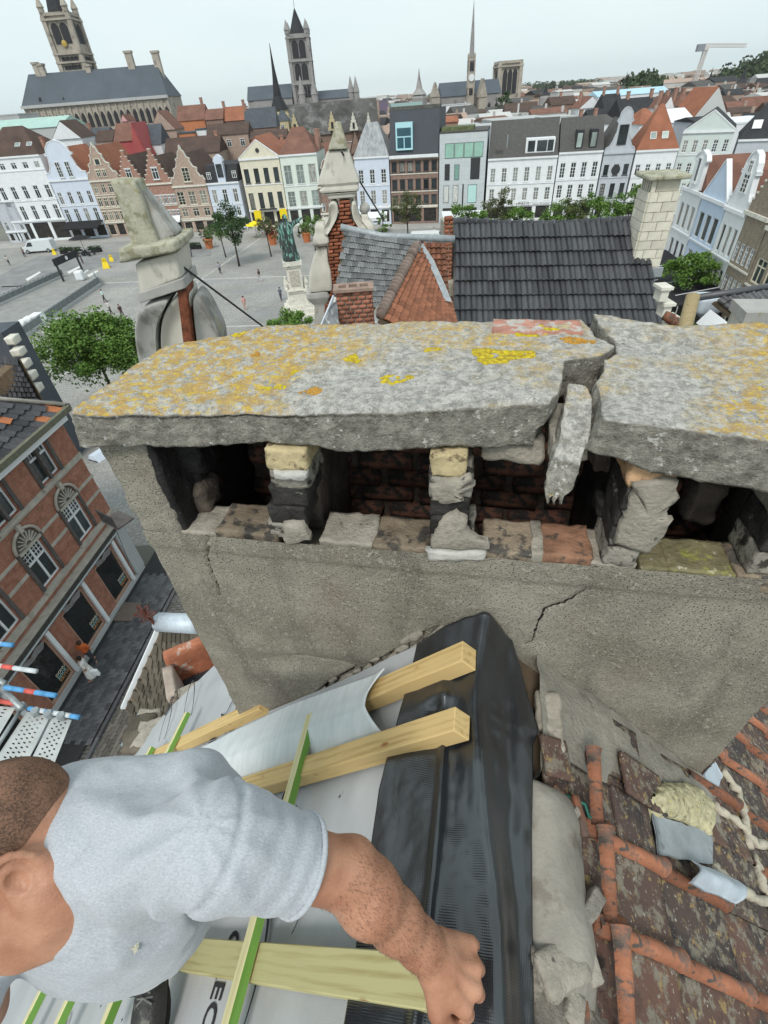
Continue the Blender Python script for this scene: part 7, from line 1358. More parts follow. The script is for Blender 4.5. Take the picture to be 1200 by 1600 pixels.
# --- central gable, 9.5 m away
Yp=9.5;o_=VP(540,500,Yp);org=np.array([o_[0],Yp,14.0]);e=empty('stone_gable',tuple(org),0,'tall pointed stone gable top with brick core, volutes and ball, in the centre','gable')
def profile(levels,d0,d1,m,name,seed,n=(12,10,40),amp=.008,pw=1.0,ky=None):
    ys=[l[2]for l in levels];L0=np.array([P3_(l[0],l[2])for l in levels]);R0=np.array([P3_(l[1],l[2])for l in levels]);k=np.linspace(0,1,len(levels));wm=(R0[:,0]-L0[:,0]).max()
    def fn(U_):
        s,t,r=U_[:,0],U_[:,1],U_[:,2];q=1-r;xl,xr,zl=np.interp(q,k,L0[:,0]),np.interp(q,k,R0[:,0]),np.interp(q,k,L0[:,1]);y=(d0+d1)/2+(d1-d0)*(t-.5)*((xr-xl)/wm)**.6;return np.stack([xl+(xr-xl)*s-org[0],y,zl-org[2]],-1)
    return stone(fn,n,m,name,e,amp,6,seed,.12)
profile([(524,532,190),(519,538,212),(513,544,234)],-.2,.2,M_MOSS,'finial_tip',11,(8,8,16));profile([(512,545,235),(506,551,255),(499,559,278),(498,562,286),(504,560,290),(500,561,296),(502,560,300)],-.24,.24,M_PINL,'finial_shaft',12,(14,10,60));profile([(503,559,301),(512,556,303),(513,556,309)],-.22,.2,M_PINL,'neck_moulding',14,(8,8,8),.003)
scroll([(513,310),(529,310),(530,333),(522,348),(514,362),(510,368),(503,355),(511,345),(515,336)],-.24,.2,M_PINL,'coping',4);scroll([(548,310),(556,310),(557,330),(566,342),(578,358),(586,372),(572,370),(558,350),(549,336)],-.24,.2,M_PINL,'coping',5)
profile([(494,506,348),(492,509,354),(493,511,362),(490,514,370),(489,515,378),(494,512,383)],-.2,.2,M_PINL,'urn',6,(8,8,20));profile([(495,511,384),(494,512,392),(488,514,408),(484,518,425),(483,520,446),(486,520,453)],-.2,.2,M_PINL,'shoulder_block',15,(10,8,20));profile([(479,512,454),(480,516,462),(492,512,474),(492,514,520)],-.2,.2,M_PIN,'lower_pier',16,(10,8,20))
profile([(564,574,334),(565,576,342),(566,584,352),(570,588,375)],-.2,.2,M_PINL,'ball_pedestal',8,(8,8,14));q=P3_(570,325);mb=MB();mb.sph((q[0]-org[0],0,q[1]-org[2]),.085,16,10);mb.build('stone_ball',M_PIN,e,True)
zt,zb=P3_(540,310)[1],P3_(540,500)[1];_yl,_yr=(500,455,454,380,363,334,310),(500,420,375,362,336,310);x_l=lambda z:np.interp(z,[P3_(515,y)[1]for y in _yl],[P3_(x,y)[0]for x,y in zip((505,508,516,512,512,529,529),_yl)]);x_r=lambda z:np.interp(z,[P3_(550,y)[1]for y in _yr],[P3_(x,y)[0]for x,y in zip((560,560,578,568,549,548),_yr)])
mb=MB();zz=np.linspace(zb,zt,12);mb.prism([(x_l(z)-org[0]+.02,z-org[2])for z in zz]+[(x_r(z)-org[0]-.02,z-org[2])for z in zz[::-1]],-.07,.15);mb.build('brick_backing',M_MORT,e)
brick_run(e,org,x_l,x_r,Yp-.17,Yp-.05,zt,zb,.055,.2,3,jog=.02)
mb=MB();a,b=VP(533,236,Yp-.3),VP(600,345,Yp+3);c=(a+b)/2;mb.tube([a-c,b-c],.015,6);o=mb.build('steel_rod',M_WINK,None);o.location=c;tag(o,'thin iron stay rod leaning from the central gable towards the white house','rod')
# --- tiled roofs as grids of single tiles
def roof_grid(e,org,A,B,C,D_,nu,nv,me,name,lift=.01,jit=.004,base=None,thick=.08,mask=None,seed=0,sub=None,stag=0):
    """tiles on the quad A (ridge left), B (ridge right), C (eave right), D_ (eave left), all world points"""
    A,B,C,D_=[np.array(p,float)for p in(A,B,C,D_)];g=random.Random(seed);nrm_=nrm(np.cross(B-A,A-D_));nrm_=nrm_ if nrm_[2]>0 else-nrm_
    mb=MB();Q=[p-org-nrm_*.02 for p in(A,B,C,D_)];mb.add(Q+[q-nrm_*thick for q in Q],[(0,1,2,3),(7,6,5,4),(0,4,5,1),(1,5,6,2),(2,6,7,3),(3,7,4,0)]);mb.build('boarding',base or M_BOARD,e)
    for j in range(nv):
        for i in range(nu):
            if mask and not mask(i,j):continue
            s0,s1,t0,t1=(i+(stag if j%2 else 0))/nu,(i+1+(stag if j%2 else 0))/nu,j/nv,(j+1)/nv
            f=lambda s,t:(A*(1-s)+B*s)*(1-t)+(D_*(1-s)+C*s)*t
            p=f(s0,t0);px_=f(s1,t0)-p;py_=f(s0,t1)-p;lx,ly=np.linalg.norm(px_),np.linalg.norm(py_);x,y=px_/lx,py_/ly;n_=nrm_*lift*(1+g.random()*.4)-org
            m=Matrix([[px_[k],py_[k],nrm_[k],p[k]+n_[k]+nrm_[k]*g.uniform(-jit,jit)]for k in range(3)]+[[0,0,0,1]]);put(name,me[g.randint(0,len(me)-1)],e,m)
def unit_tile(name,m,prof,L_=1.12,th=.02,tilt=.03,k=0,seg=12,seed=0):
    """tile in unit coords: x across 0..1, y down the slope 0..L_, profile gives height across in metres"""
    V=[];n=seg+1;xs=np.linspace(-.02,1.02,n)
    for y,dz in((0,0),(L_*.5,tilt*.5),(L_,tilt),(L_,tilt-th),(0,-th)):V+=[(x,y,prof(x)+dz)for x in xs]
    V=np.array(V);V[:,2]+=.003*vec_noise(V*np.array([1,1,0]),5,seed)[:,0];Fc=[(r*n+i,(r+1)*n+i,(r+1)*n+i+1,r*n+i+1)for r in range(4)for i in range(seg)];return mesh(name,V,Fc,m,False)
M_BLT=mat('black_glazed_tile',(.050,.052,.058),rough=.42,var=.25,scale=1.5,bump=.15,bscale=20,rand=.35,spec=.5,thr=.64,col2=(.17,.165,.155));pan=lambda x:.045*max(0,math.sin(PI*((x*2)%1)))**.7
Yb,zb_=12.0,17.78;A=VP(709,350,Yb);A[2]=zb_;B=VP(1000,345,Yb+.0);sl_n=(0,-.85,1);cc=zb_-.85*Yb;f_=lambda px,py:onp(px,py,sl_n,cc);Cq,Dq=f_(1036,515),f_(709,515);A,B=f_(709,354),f_(1003,348)
org=np.array([3.9,12.2,12.0]);e=empty('black_tiled_roof',tuple(org),0,'glossy black pan tiled roof with ridge tiles in front of the white townhouses','roof')
TLb=[unit_tile('tile',M_BLT,pan,1.1,.02,.045,seed=k)for k in range(3)];roof_grid(e,org,A,B,Cq+(Cq-B)*.1,Dq+(Dq-A)*.1,18,8,TLb,'tile',.03)
mb=MB();mb.tube([(0,0,0),(.235,0,0),(.24,0,.004),(.29,0,.004)],[.075,.078,.09,.09],12);rme=mb.mesh('ridge_tile',M_BLT,True);n_=17
for k in range(n_):p=A+(B-A)*k/n_+np.array([0,.03,.05-.09*math.sin(PI*k/n_)+.03]);L_=np.linalg.norm(B-A)/n_;put('ridge_tile',rme,e,Matrix.Translation(p-org)@Matrix.Rotation(math.atan2(B[1]-A[1],B[0]-A[0]),4,'Z')@Matrix.Diagonal((L_/.25,1,1,1)))
mb=MB();r0=[A-org,B-org,np.array([B[0],Yb+4,14.6])-org,np.array([A[0],Yb+4,14.6])-org];mb.add(r0,[(0,1,2,3)]);mb.build('rear_slope',M_BLT,e);mb=MB();mb.box((A[0]-org[0],-1.4,-12),(Cq[0]-org[0]-.1,3.8,2.2));mb.build('wall',M_BRICKB,e)
# white painted brick chimney
c0=f_(1012,405);org=np.array([c0[0]-.02,c0[1]+.25,c0[2]-.3]);e=empty('white_brick_chimney',tuple(org),-.12,'tall cream painted brick chimney with mossy slab cap at the right of the black roof','chimney');zt=VP(1020,284,org[1])[2];H_=zt-org[2];hw=.27;M_WB=mat('cream_painted_brick',(.60,.57,.48),var=.12,scale=6,bump=.4,bscale=40,rand=.12,thr=.62,col2=(.42,.38,.30))
hb_=.17;nr=int(H_/hb_);bm_={}
for r in range(nr):
    for side in range(4):
        L_=(.54,.66)[side%2];x=0;cut_=[.0,.5,1.0]if r%2 else[0,.28,.78,1.0]
        for a,b in zip(cut_[:-1],cut_[1:]):
            key=(round((b-a)*L_,2));
            if key not in bm_:Q,Fc=rough_box(lambda U_:(U_-.5)*np.array([key-.008,.10,hb_-.008]),(6,2,3),.0025,16,r,.03);bm_[key]=mesh('brick',Q,Fc,M_WB,False)
            o2=Matrix.Rotation(side*PI/2,4,'Z')@Matrix.Translation(((a+b)/2*L_-L_/2,-((.66,.54)[side%2])/2+.02,(r+.5)*hb_));put('brick',bm_[key],e,o2)
mb=MB();mb.box((-.24,-.29,0),(.24,.29,nr*hb_-.01));mb.build('mortar_core',M_MORT,e)
for k in range(6):mb=MB();mb.box((-.27,-.33+.11*k,0),(-.19,-.29+.11*k,.2));mb.build('vent_pillar',M_WB,e,mtx=Matrix.Translation((0,0,nr*hb_)))
mb=MB();mb.box((-.16,-.28,0),(.27,.33,.2));mb.build('vent_block',M_WB,e,mtx=Matrix.Translation((0,0,nr*hb_+.002)));mb=MB();mb.box((-.2,-.27,0),(-.17,.3,.19));mb.build('vent_dark',M_VOID,e,mtx=Matrix.Translation((0,0,nr*hb_)))
stone(lambda U_:(U_-np.array([.5,.5,0]))*np.array([.78,.88,.08]),(12,12,4),M_MOSS,'cap_stone',e,.01,8,1,.1,Matrix.Translation((0,0,nr*hb_+.2)));mb=MB();mb.box((-.36,-.42,-.02),(.36,-.345,.16));mb.build('lead_flashing',M_LEAD,e)
# brick party wall left of the black roof
x0=VP(694,350,11.2)[0];x1=VP(708,350,11.2)[0];org=np.array([x0,11.2,12.0]);e=empty('brick_party_wall',tuple(org),0,'crumbling red brick party wall end beside the black tiled roof','wall');zt=VP(700,338,11.2)[2];brick_run(e,org,lambda z:x0,lambda z:x1,11.15,11.3,zt,VP(700,455,11.2)[2],.075,.2,4);mb=MB();mb.box((.01,-.03,0),(x1-x0-.01,.6,zt-12.12));mb.build('wall_core',M_MORT,e)
stone(lambda U_:(U_-np.array([.5,.5,0]))*np.array([.2,.2,.35]),(5,5,6),M_MORT,'coping_block',e,.01,8,1,.1,Matrix.Translation((.12,-.05,VP(700,440,11.2)[2]-12-.3)))
# slate roof and red tiled roof behind the cap
S1,S2=VP(538,358,8.6),VP(652,376,8.6);sn=(0,-.9,1);cs=S1[2]-.9*S1[1];g_=lambda px,py:onp(px,py,sn,cs);S3,S4=g_(592,470),g_(522,470);org=np.array([0,8.5,12.0]);e=empty('slate_roof',tuple(org),0,'old grey slate slope with lead ridge between the central gable and the red tiles','roof')
M_SLT=mat('old_slate',(.115,.12,.125),rough=.7,var=.45,scale=5,bump=.5,bscale=30,rand=.4,thr=.53,col2=(.33,.34,.33),thr3=.62,col3=(.10,.10,.095),s3=9,stretch=(2,.6,1));flat=lambda x:0.0
sp=.0;SA,SB=S1,g_(655,378);roof_grid(e,org,SA,SB,g_(640,480),g_(520,480),14,13,[unit_tile('slate',M_SLT,flat,1.25,.012,.02,seg=2,seed=k)for k in range(4)],'slate',.012,.006,stag=.5)
mb=MB();mb.tube([SA+np.array([-.05,0,.03])-org,(SA+SB)/2+np.array([0,0,-.01])-org,SB+np.array([.55,0,.0])-org],.05,8);mb.build('lead_ridge',M_LEAD,e,True);mb=MB();mb.box((-.5,-1.6,-12+12),(.9,.4,4.3));mb.build('wall',M_BRICKB,e)
# hip ridge and orange red plain tiles
M_OT=mat('orange_clay_tile',(.25,.10,.055),rough=.75,var=.3,scale=3,bump=.4,bscale=30,rand=.25,thr=.60,col2=(.16,.09,.065));M_HT=mat('weathered_hip_tile',(.17,.13,.11),rough=.8,var=.4,scale=8,bump=.5,bscale=30,rand=.4,thr=.6,col2=(.30,.15,.10))
h0,h1=VP(652,378,8.5),VP(594,496,6.6);r0,r1=h0+np.array([.02,0,-.02]),h1;q2,q3=VP(697,470,8.2),VP(716,560,6.6);q3=np.array([q3[0]+.1,q3[1],q3[2]]);org=np.array([.6,7.5,12.0]);e=empty('orange_tiled_roof',tuple(org),0,'rust orange clay tiled slope with hip ridge tiles and lead valley, centre','roof')
roof_grid(e,org,r1,r0,q2,q3,15,12,[unit_tile('tile',M_OT,lambda x:.012*math.sin(PI*x),1.15,.014,.02,seg=4,seed=k)for k in range(3)],'tile',.012,.004)
mb=MB();mb.tube([(0,0,0),(.10,0,.0),(.105,0,.006),(.14,0,.006)],[.062,.066,.078,.078],10);rme=mb.mesh('hip_tile',M_HT,True);n_=22;dd=r0-r1;az,el_=math.atan2(dd[1],dd[0]),math.atan2(dd[2],math.hypot(dd[0],dd[1]))
for k in range(n_):p=r1+dd*k/n_+np.array([0,0,.02]);put('hip_tile',rme,e,Matrix.Translation(p-org)@Matrix.Rotation(az,4,'Z')@Matrix.Rotation(-el_,4,'Y')@Matrix.Diagonal((np.linalg.norm(dd)/n_/.11,1,1,1)))
mb=MB();pts=[VP(655,384,8.4),VP(672,410,8.3),VP(690,450,8.0),VP(700,475,7.8)];Q=[]
for p in pts:Q+=[p-org+np.array([-.05,0,.05]),p-org+np.array([.06,0,.03])]
mb.add(Q,[(0,1,3,2),(2,3,5,4),(4,5,7,6)]);mb.build('lead_valley',M_LEAD,e);mb=MB();mb.box((-.5,-.9,0),(1.0,.6,3.9));mb.build('wall',M_BRICKB,e)
mb=MB();P=[h1+np.array([-.05,0,.02]),h0+np.array([-.04,0,0]),g_(622,440),g_(583,492)+np.array([0,0,.05])];mb.add([p-org for p in P],[(0,1,2,3)]);mb.build('cement_gutter',M_FIL,e)
# small brown pan tiled slope between lead valley and party wall
a,b=VP(660,381,9.6),VP(696,381,9.6);sn2=(0,-.9,1);cs2=a[2]-.9*a[1];k_=lambda px,py:onp(px,py,sn2,cs2);org=np.array([1.0,9.5,12.0]);e=empty('brown_tiled_roof',tuple(org),0,'small reddish brown pan tiled slope squeezed between lead valley and brick party wall','roof')
M_PT=mat('brown_clay_tile',(.20,.085,.05),rough=.7,var=.35,scale=3,bump=.4,bscale=30,rand=.35,thr=.56,col2=(.07,.05,.045));roof_grid(e,org,k_(652,381),k_(695,381),k_(702,470),k_(648,470),6,10,[unit_tile('tile',M_PT,lambda x:.035*max(0,math.sin(PI*x)),1.12,.016,.03,seg=6,seed=k)for k in range(3)],'tile',.015)
mb=MB();mb.tube([k_(648,379)-org+np.array([0,0,.02]),k_(697,379)-org+np.array([0,0,.03])],.045,8);mb.build('lead_ridge',M_LEADL,e,True);mb=MB();mb.box((-.7,-.7,0),(.7,.3,4.6));mb.build('wall',M_BRICKB,e)
# brick chimney with three flues
Yc=5.6;a,b=VP(523,453,Yc),VP(581,453,Yc);w_=b[0]-a[0];org=np.array([a[0],Yc,a[2]-1.2]);e=empty('brick_chimney',tuple(org),0,'small red brick chimney with three square flues below the slate slope','chimney');M_CB=mat('chimney_brick',(.27,.11,.07),rough=.85,var=.3,scale=8,bump=.6,bscale=50,rand=.45,thr=.6,col2=(.11,.09,.08))
rh=.048;cm={}
for side,(ox,oy,rz,L_)in enumerate(((0,0,0,w_),(w_,0,PI/2,.2))):
    for r in range(17):
        x=-.045 if r%2 else 0
        while x<L_-.01:
            l=min(x+.095,L_)-max(x,0);key=round(l,2)
            if l>.02:
                if key not in cm:Q,Fc=rough_box(lambda U_:(U_-.5)*np.array([l-.008,.06,rh-.008]),(4,2,2),.002,30,r,.2);cm[key]=mesh('brick',Q,Fc,M_CB,True)
                put('brick',cm[key],e,Matrix.Translation((ox,oy,0))@Matrix.Rotation(rz,4,'Z')@Matrix.Translation((max(x,0)+l/2,.025+random.uniform(-.003,.003),1.17-(r+.5)*rh)))
            x+=.095
mb=MB();mb.box((.01,.012,0),(w_-.012,.2,1.165));mb.build('mortar_core',M_MORT,e)
mb=MB();xs=[-.02,.10*w_,.30*w_,.38*w_,.60*w_,.68*w_,.90*w_,w_+.02]
for i in range(0,7,2):mb.box((xs[i],-.03,1.17),(xs[i+1],.23,1.20))
for i in(1,3,5):mb.box((xs[i]+.001,-.03,1.17),(xs[i+1]-.001,.05,1.20));mb.box((xs[i]+.001,.16,1.17),(xs[i+1]-.001,.23,1.20))
mb.build('cap_slab',mat('pinkish_cap',(.30,.21,.17),var=.25,scale=12,bump=.5),e)
for i in(1,3,5):mb=MB();mb.box((xs[i],.05,1.166),(xs[i+1],.16,1.169));mb.build('flue',M_VOID,e)
mb=MB();a=VP(497,520,5.3);b=VP(521,462,5.6);c=(a+b)/2;mb.tube([a-c,b-c],.012,6);o=mb.build('lead_hip',M_LEADL,None);o.location=c;tag(o,'pale lead roll running up to the left side of the small brick chimney','lead roll')
mb=MB();P=[VP(521,464,5.75),VP(527,464,5.75),VP(530,530,5.0),VP(495,530,5.0)];c=sum(P)/4;mb.add([p-c for p in P]+[p-c-np.array([0,0,.05])for p in P],[(0,1,2,3),(7,6,5,4),(0,4,5,1),(1,5,6,2),(2,6,7,3),(3,7,4,0)]);o=mb.build('slate_apron',M_SLT,None);o.location=c;tag(o,'narrow slate slope left of the small brick chimney','roof')
# right corner: dormer roofs, wooden post, rendered chimney
q=VP(1083,462,6.0);b=VP(1062,545,5.6);c=(q+b)/2;mb=MB();mb.tube([b-c-np.array([0,0,.5]),(b-c)*.3,q-c],[.085,.082,.078],12);o=mb.build('wooden_post',nodes_mat('grey_timber',wood_nodes((.34,.27,.15),(.22,.17,.09),(.1,.08,.05)),.8),None,True);o.location=c;tag(o,'thick weathered round wooden post rising behind the cap at the right','post')
Yd=9.0;D1_=onp(1092,466,(0,0,1),17.0);D2_=onp(1245,440,(0,0,1),17.0);org=np.array([D1_[0],D1_[1],12.0]);e=empty('black_tiled_roof',tuple(org),0,'second black pan tiled roof with white gutter board at the right edge','roof');sn3=nrm(np.cross(D2_-D1_,(0,-.75,-.7)));sn3=sn3*(1 if sn3[2]>0 else-1);c3=sn3@D1_;f3=lambda px,py:onp(px,py,sn3,c3)
roof_grid(e,org,f3(1118,470),f3(1290,440),f3(1330,560),f3(1155,500),12,5,TLb,'tile',.03);mb=MB();mb.tube([f3(1088,468)-org+np.array([0,0,.03]),f3(1290,434)-org],.06,8);mb.build('ridge_tile',M_BLT,e,True)
a,b=f3(1108,480),f3(1152,514);mb=MB();mb.bar(a-org+np.array([-.05,0,-.15]),b-org+np.array([-.05,-.1,-.15]),.03,.28);mb.build('gutter_board',M_WHITE,e);mb=MB();mb.box((.15,-2.2,0),(3.5,-.3,4.4));mb.build('wall',M_WHITE,e)
q=onp(1095,476,(0,0,1),16.6);o=lump(1095,476,(.5,.5,.3),M_LEADL,'crumpled pale lead dormer top beside the wooden post','lead_dormer','dormer');o.location=tuple(onp(1098,484,(0,0,1),16.5))
q=VP(1190,480,5.2);e=empty('rendered_chimney',(q[0],5.2,q[2]-1),-.25,'dirty white rendered chimney top cut by the right edge above the cap','chimney');mb=MB();mb.box((-.17,-.15,0),(.4,.25,.88));mb.build('shaft',M_PINL,e);mb=MB();mb.box((-.2,-.18,.885),(.43,.28,1.0));mb.build('cap_stone',M_PIN,e)
mb=MB();
for k in range(5):p=VP(1037+k*6,492+k*5,8.0);mb.tube([p-VP(1045,500,8.0),p+np.array([.12,-.1,-.05])-VP(1045,500,8.0)],[.07,.085],8)
o=mb.build('terracotta_ridge',M_ROLL,None,True);o.location=VP(1045,500,8.0);o['kind']='stuff'
for i,(px,py)in enumerate(((1036,450),(1040,475),(1048,497))):q=VP(px,py,9.0);o=put('stone_baluster',MB().box((-.07,-.12,-.2),(.07,.12,0)).box((-.11,-.16,.001),(.11,.16,.05)).mesh('stone_baluster',M_STONEW));o.location=q;tag(o,('highest','middle','lowest')[i]+' of three white stone blocks beside the end of the black roof','stone block')
# ================================================================ brick corner building and its street, far below on the left
RL=Row((-15.9,7),(-14.1,20.8));Wl,Hl_=13.1,10.0;SCx=-6.0
e=empty('brick_corner_building',tuple(RL.pt(SCx)),RL.rz,'red brick corner building with white cross windows and a black shop front, lower left','building');W0_=Wl-SCx
M_BKL=mat('corner_brick',(.31,.095,.055),var=.3,scale=3,bump=.6,bscale=20,brick=(.21,.07,.010,(.36,.15,.095),(.27,.20,.16),1));M_BAND=mat('grey_stone_band',(.40,.37,.32),var=.2,scale=3,bump=.4,bscale=20);M_DKST=mat('dark_window_surround',(.10,.09,.085),var=.3,scale=4,bump=.3)
holes=[];bays=[11.05-2.83*k-SCx for k in range(6)]
for b in bays:holes+=[(b-.62,b+.62,8.15,9.9),(b-.6,b+.6,4.68,6.68),(b-.82,b+.82,.42,3.05)]
mb=MB();holes_wall(mb,W0_,Hl_,holes,.22);mb.add([(W0_,0,0),(W0_,9,0),(W0_,9,Hl_),(W0_,0,Hl_),(0,9,0),(0,9,Hl_)],[(0,1,2,3),(1,4,5,2)]);mb.build('wall',M_BKL,e)
for z,t,p in((7.96,.28,.05),(6.73,.16,.03),(5.86,.16,.03),(4.47,.22,.12),(9.98,.3,.35)):
    mb=MB();xs=[0]+[x for b in sorted(bays)for x in(b-.82,b+.82)]+[W0_+.05]if 4.6<z<7 else[0,W0_+.05]
    for a,b in zip(xs[::2],xs[1::2]):
        if b>a:mb.box((a,-p,z-t/2),(b,-.002,z+t/2))
    mb.build('stone_band',M_BAND if z<9 else M_WHITE,e,kind='stuff' if 4.6<z<7 else None)
def xwin(x,z,w_,h,par,style):
    mb=MB();f=.07;mb.box((-w_/2,0,0),(-w_/2+f,.08,h));mb.box((w_/2-f,0,0),(w_/2,.08,h));mb.box((-w_/2+f,0,0),(w_/2-f,.08,f));mb.box((-w_/2+f,0,h-f),(w_/2-f,.08,h));mb.box((-.045,0,f),(.045,.08,h-f));t=h*.62;mb.box((-w_/2+f,-.01,t),(w_/2-f,.085,t+.09))
    for s in(-1,1):
        for k in(1,2):x_=s*(.045+(w_/2-f-.045)*k/3);mb.box((x_-.012,.02,t+.09),(x_+.012,.06,h-f))
        for k in((1,2)if style else(1,)):zz=t+.09+(h-f-t-.09)*k/(3 if style else 2);mb.box((min(s*.045,s*(w_/2-f)),.021,zz-.012),(max(s*.045,s*(w_/2-f)),.059,zz+.012))
    o=mb.build('window',M_WHITE,par,mtx=Matrix.Translation((x,.10,z)),kind='stuff');mb=MB();mb.box((-w_/2+f,.05,f),(w_/2-f,.055,h-f));mb.build('pane',M_GLASS,o);return o
M_FAN=mat('fan_stone',(.16,.145,.13),var=.3,scale=6,bump=.4)
for b in bays:
    xwin(b,8.17,1.2,1.7,e,False);xwin(b,4.70,1.18,1.95,e,True)
    mb=MB();mb.box((b-.07,-.04,8.15),(b+.07,.2,9.88));mb.build('stone_mullion',M_DKST,e)
    for s in(-1,1):mb=MB();mb.box((b+s*.72-.09,-.06,8.1),(b+s*.72+.09,-.003,9.8));mb.build('stone_jamb',M_DKST,e);mb=MB();mb.box((b+s*.70-.08,-.06,4.6),(b+s*.70+.08,-.003,6.9));mb.build('stone_jamb',M_DKST,e)
    mb=MB();mb.box((b-.85,-.16,7.98),(b+.85,-.004,8.12));mb.build('sill',M_BAND,e);mb=MB();mb.box((b-.8,-.16,4.52),(b+.8,-.004,4.66));mb.build('sill',M_BAND,e)
    mb=MB();mb.prism([(b+.62*math.cos(t),6.86+.62*math.sin(t))for t in np.linspace(0,PI,13)],-.05,-.004);o=mb.build('tympanum',M_DKST,e)
    for k in range(9):t=PI*(k+.5)/9;mb=MB();mb.bar((b+.14*math.cos(t),-.07,6.86+.14*math.sin(t)),(b+.56*math.cos(t),-.07,6.86+.56*math.sin(t)),.055,.05);mb.build('fan_rib',M_BAND,o)
    mb=MB();mb.tube([(b+.74*math.cos(t),-.07,6.86+.72*math.sin(t))for t in np.linspace(0,PI,15)],.07,6);mb.build('arch_moulding',M_BAND,e,True);mb=MB();mb.box((b-.09,-.2,7.5),(b+.09,-.02,7.85));mb.build('keystone',M_BAND,e);mb=MB();mb.box((b-.66,-.12,6.70),(b+.66,-.004,6.82));mb.build('lintel',M_BAND,e)
    # shop bays
    mb=MB();mb.box((b-.82,.02,.42),(b-.76,.12,3.05));mb.box((b+.76,.02,.42),(b+.82,.12,3.05));mb.box((b-.76,.02,.42),(b+.76,.12,.50));mb.box((b-.76,.02,2.97),(b+.76,.12,3.05));o=mb.build('shop_window',mat('pink_wood_frame',(.42,.27,.20),var=.1,bump=0),e);mb=MB();mb.box((b-.76,.1,.5),(b+.76,.105,2.97));mb.build('pane',mat('dark_shop_glass',(.02,.022,.022),rough=.1,var=.3,bump=0,spec=.6),o)
    for k,(txt,m)in enumerate((('DONUT',mat('sticker_cream',(.55,.52,.42),bump=0)),('ROCK',mat('sticker_aqua',(.30,.48,.46),bump=0)),('TATTOO',mat('sticker_orange',(.55,.26,.10),bump=0)))):textmesh(txt,.21,m,'sticker',o,Matrix.Translation((b+.12,.09,1.05-.2*k))@Matrix.Rotation(PI/2,4,'X'),.003,.006)
    mb=MB();mb.box((b+.86,-.12,.3),(b+1.06,-.003,3.3));mb.build('pilaster',M_WHITE,e)
    mb=MB();mb.add([(b-.7,-.05,3.45),(b-.35,-.28,3.38),(b+.1,-.1,3.3),(b+.45,-.3,3.42),(b+.7,-.05,3.45),(b-.6,-.05,3.0),(b-.25,-.2,3.05),(b+.1,-.08,2.95),(b+.35,-.2,3.02),(b+.6,-.05,3.0)],[(0,1,6,5),(1,2,7,6),(2,3,8,7),(3,4,9,8)]);mb.build('folded_awning',mat('faded_awning',(.24,.23,.23),var=.3,scale=5,bump=.3),e)
mb=MB();mb.box((0,-.2,3.55),(W0_+.1,-.003,3.95));mb.build('shop_cornice',mat('dark_fascia',(.09,.085,.08),var=.2,bump=.1),e);mb=MB();mb.box((0,-.34,3.96),(W0_+.15,-.003,4.08));mb.build('shop_ledge',M_BAND,e);mb=MB();mb.tube([(0,-.42,3.72),(W0_,-.42,3.72)],.05,6);mb.build('awning_rod',M_METAL,e);mb=MB();mb.box((0,-.1,0),(W0_+.05,-.003,.38));mb.build('plinth',M_CONC,e)
mb=MB();mb.box((W0_-.75,-.14,.38),(W0_+.08,-.003,3.54));mb.build('corner_pier',M_CONC,e)
# roof with slates and scattered orange tiles
M_RLT=mat('mixed_slate_tile',(.055,.056,.062),rough=.7,var=.4,scale=3,bump=.4,rand=.4);M_RLO=mat('orange_slate_tile',(.38,.14,.06),rough=.8,var=.25,scale=5,bump=.3)
t1=[unit_tile('tile',M_RLT,lambda x:.015*math.sin(PI*x),1.15,.015,.03,seg=4,seed=k)for k in range(3)];t2=unit_tile('tile',M_RLO,lambda x:.015*math.sin(PI*x),1.15,.015,.03,seg=4)
WLp=lambda s,z,back:RL.pt(s,back)+np.array([0,0,z]);org=np.array(RL.pt(SCx));o=empty('corner_roof',tuple(org),0,'dark tiled roof with scattered orange tiles over the brick corner building','roof')
roof_grid(o,org,WLp(4,13.2,4.0),WLp(9.6,13.2,4.0),WLp(13.3,10.35,-.35),WLp(4,10.35,-.35),22,11,t1+t1+t1+[t2],'tile',.02,seed=5);roof_grid(o,org,WLp(9.7,13.2,4.0),WLp(9.9,13.2,4.3),WLp(13.4,10.35,8),WLp(13.4,10.35,-.3),10,9,t1,'tile',.02,seed=6)
mb=MB();mb.tube([WLp(9.65,13.3,4.0)-org,WLp(13.4,10.45,-.35)-org],.09,8);mb.build('hip_ridge',M_BAND,o,True);mb=MB();mb.bar(WLp(SCx,10.3,-.45)-org,WLp(13.4,10.3,-.45)-org,.25,.25);mb.build('gutter',mat('green_gutter',(.14,.14,.10),var=.2,bump=.1),o);mb=MB();mb.bar(WLp(13.45,10.3,-.45)-org,WLp(13.45,10.3,6)-org,.25,.25);mb.build('gutter',M_DKST,o)
# neighbour behind: dark roof with stone coping
org=np.array([-21.0,30.0,0]);p_=lambda px,py,z:onp(px,py,(0,0,1),z);e=empty('corner_house',tuple(org),0,'dark tiled house with pale stepped stone coping behind the brick corner building','house')
A_,B_,C_,D__=p_(-60,545,12.0),p_(28,560,12.0),p_(68,632,9.5),p_(-60,640,9.5);roof_grid(e,org,A_,B_,C_,D__,16,9,t1+t1+[t2]if False else t1,'tile',.02,seed=8);mb=MB();mb.add([tuple(C_-org),tuple(D__-org),tuple(D__*np.array([1,1,0])-org),tuple(C_*np.array([1,1,0])-org)],[(0,1,2,3)]);mb.build('wall',M_BRICKR,e)
for k in range(5):a=p_(20+9*k,530+19*k,12.0-.5*k);stone(lambda U_:(U_-.5)*np.array([.45,.6,.35]),(5,5,4),M_STONEW,'coping_stone',e,.04,2,k,.1,Matrix.Translation(a-org))
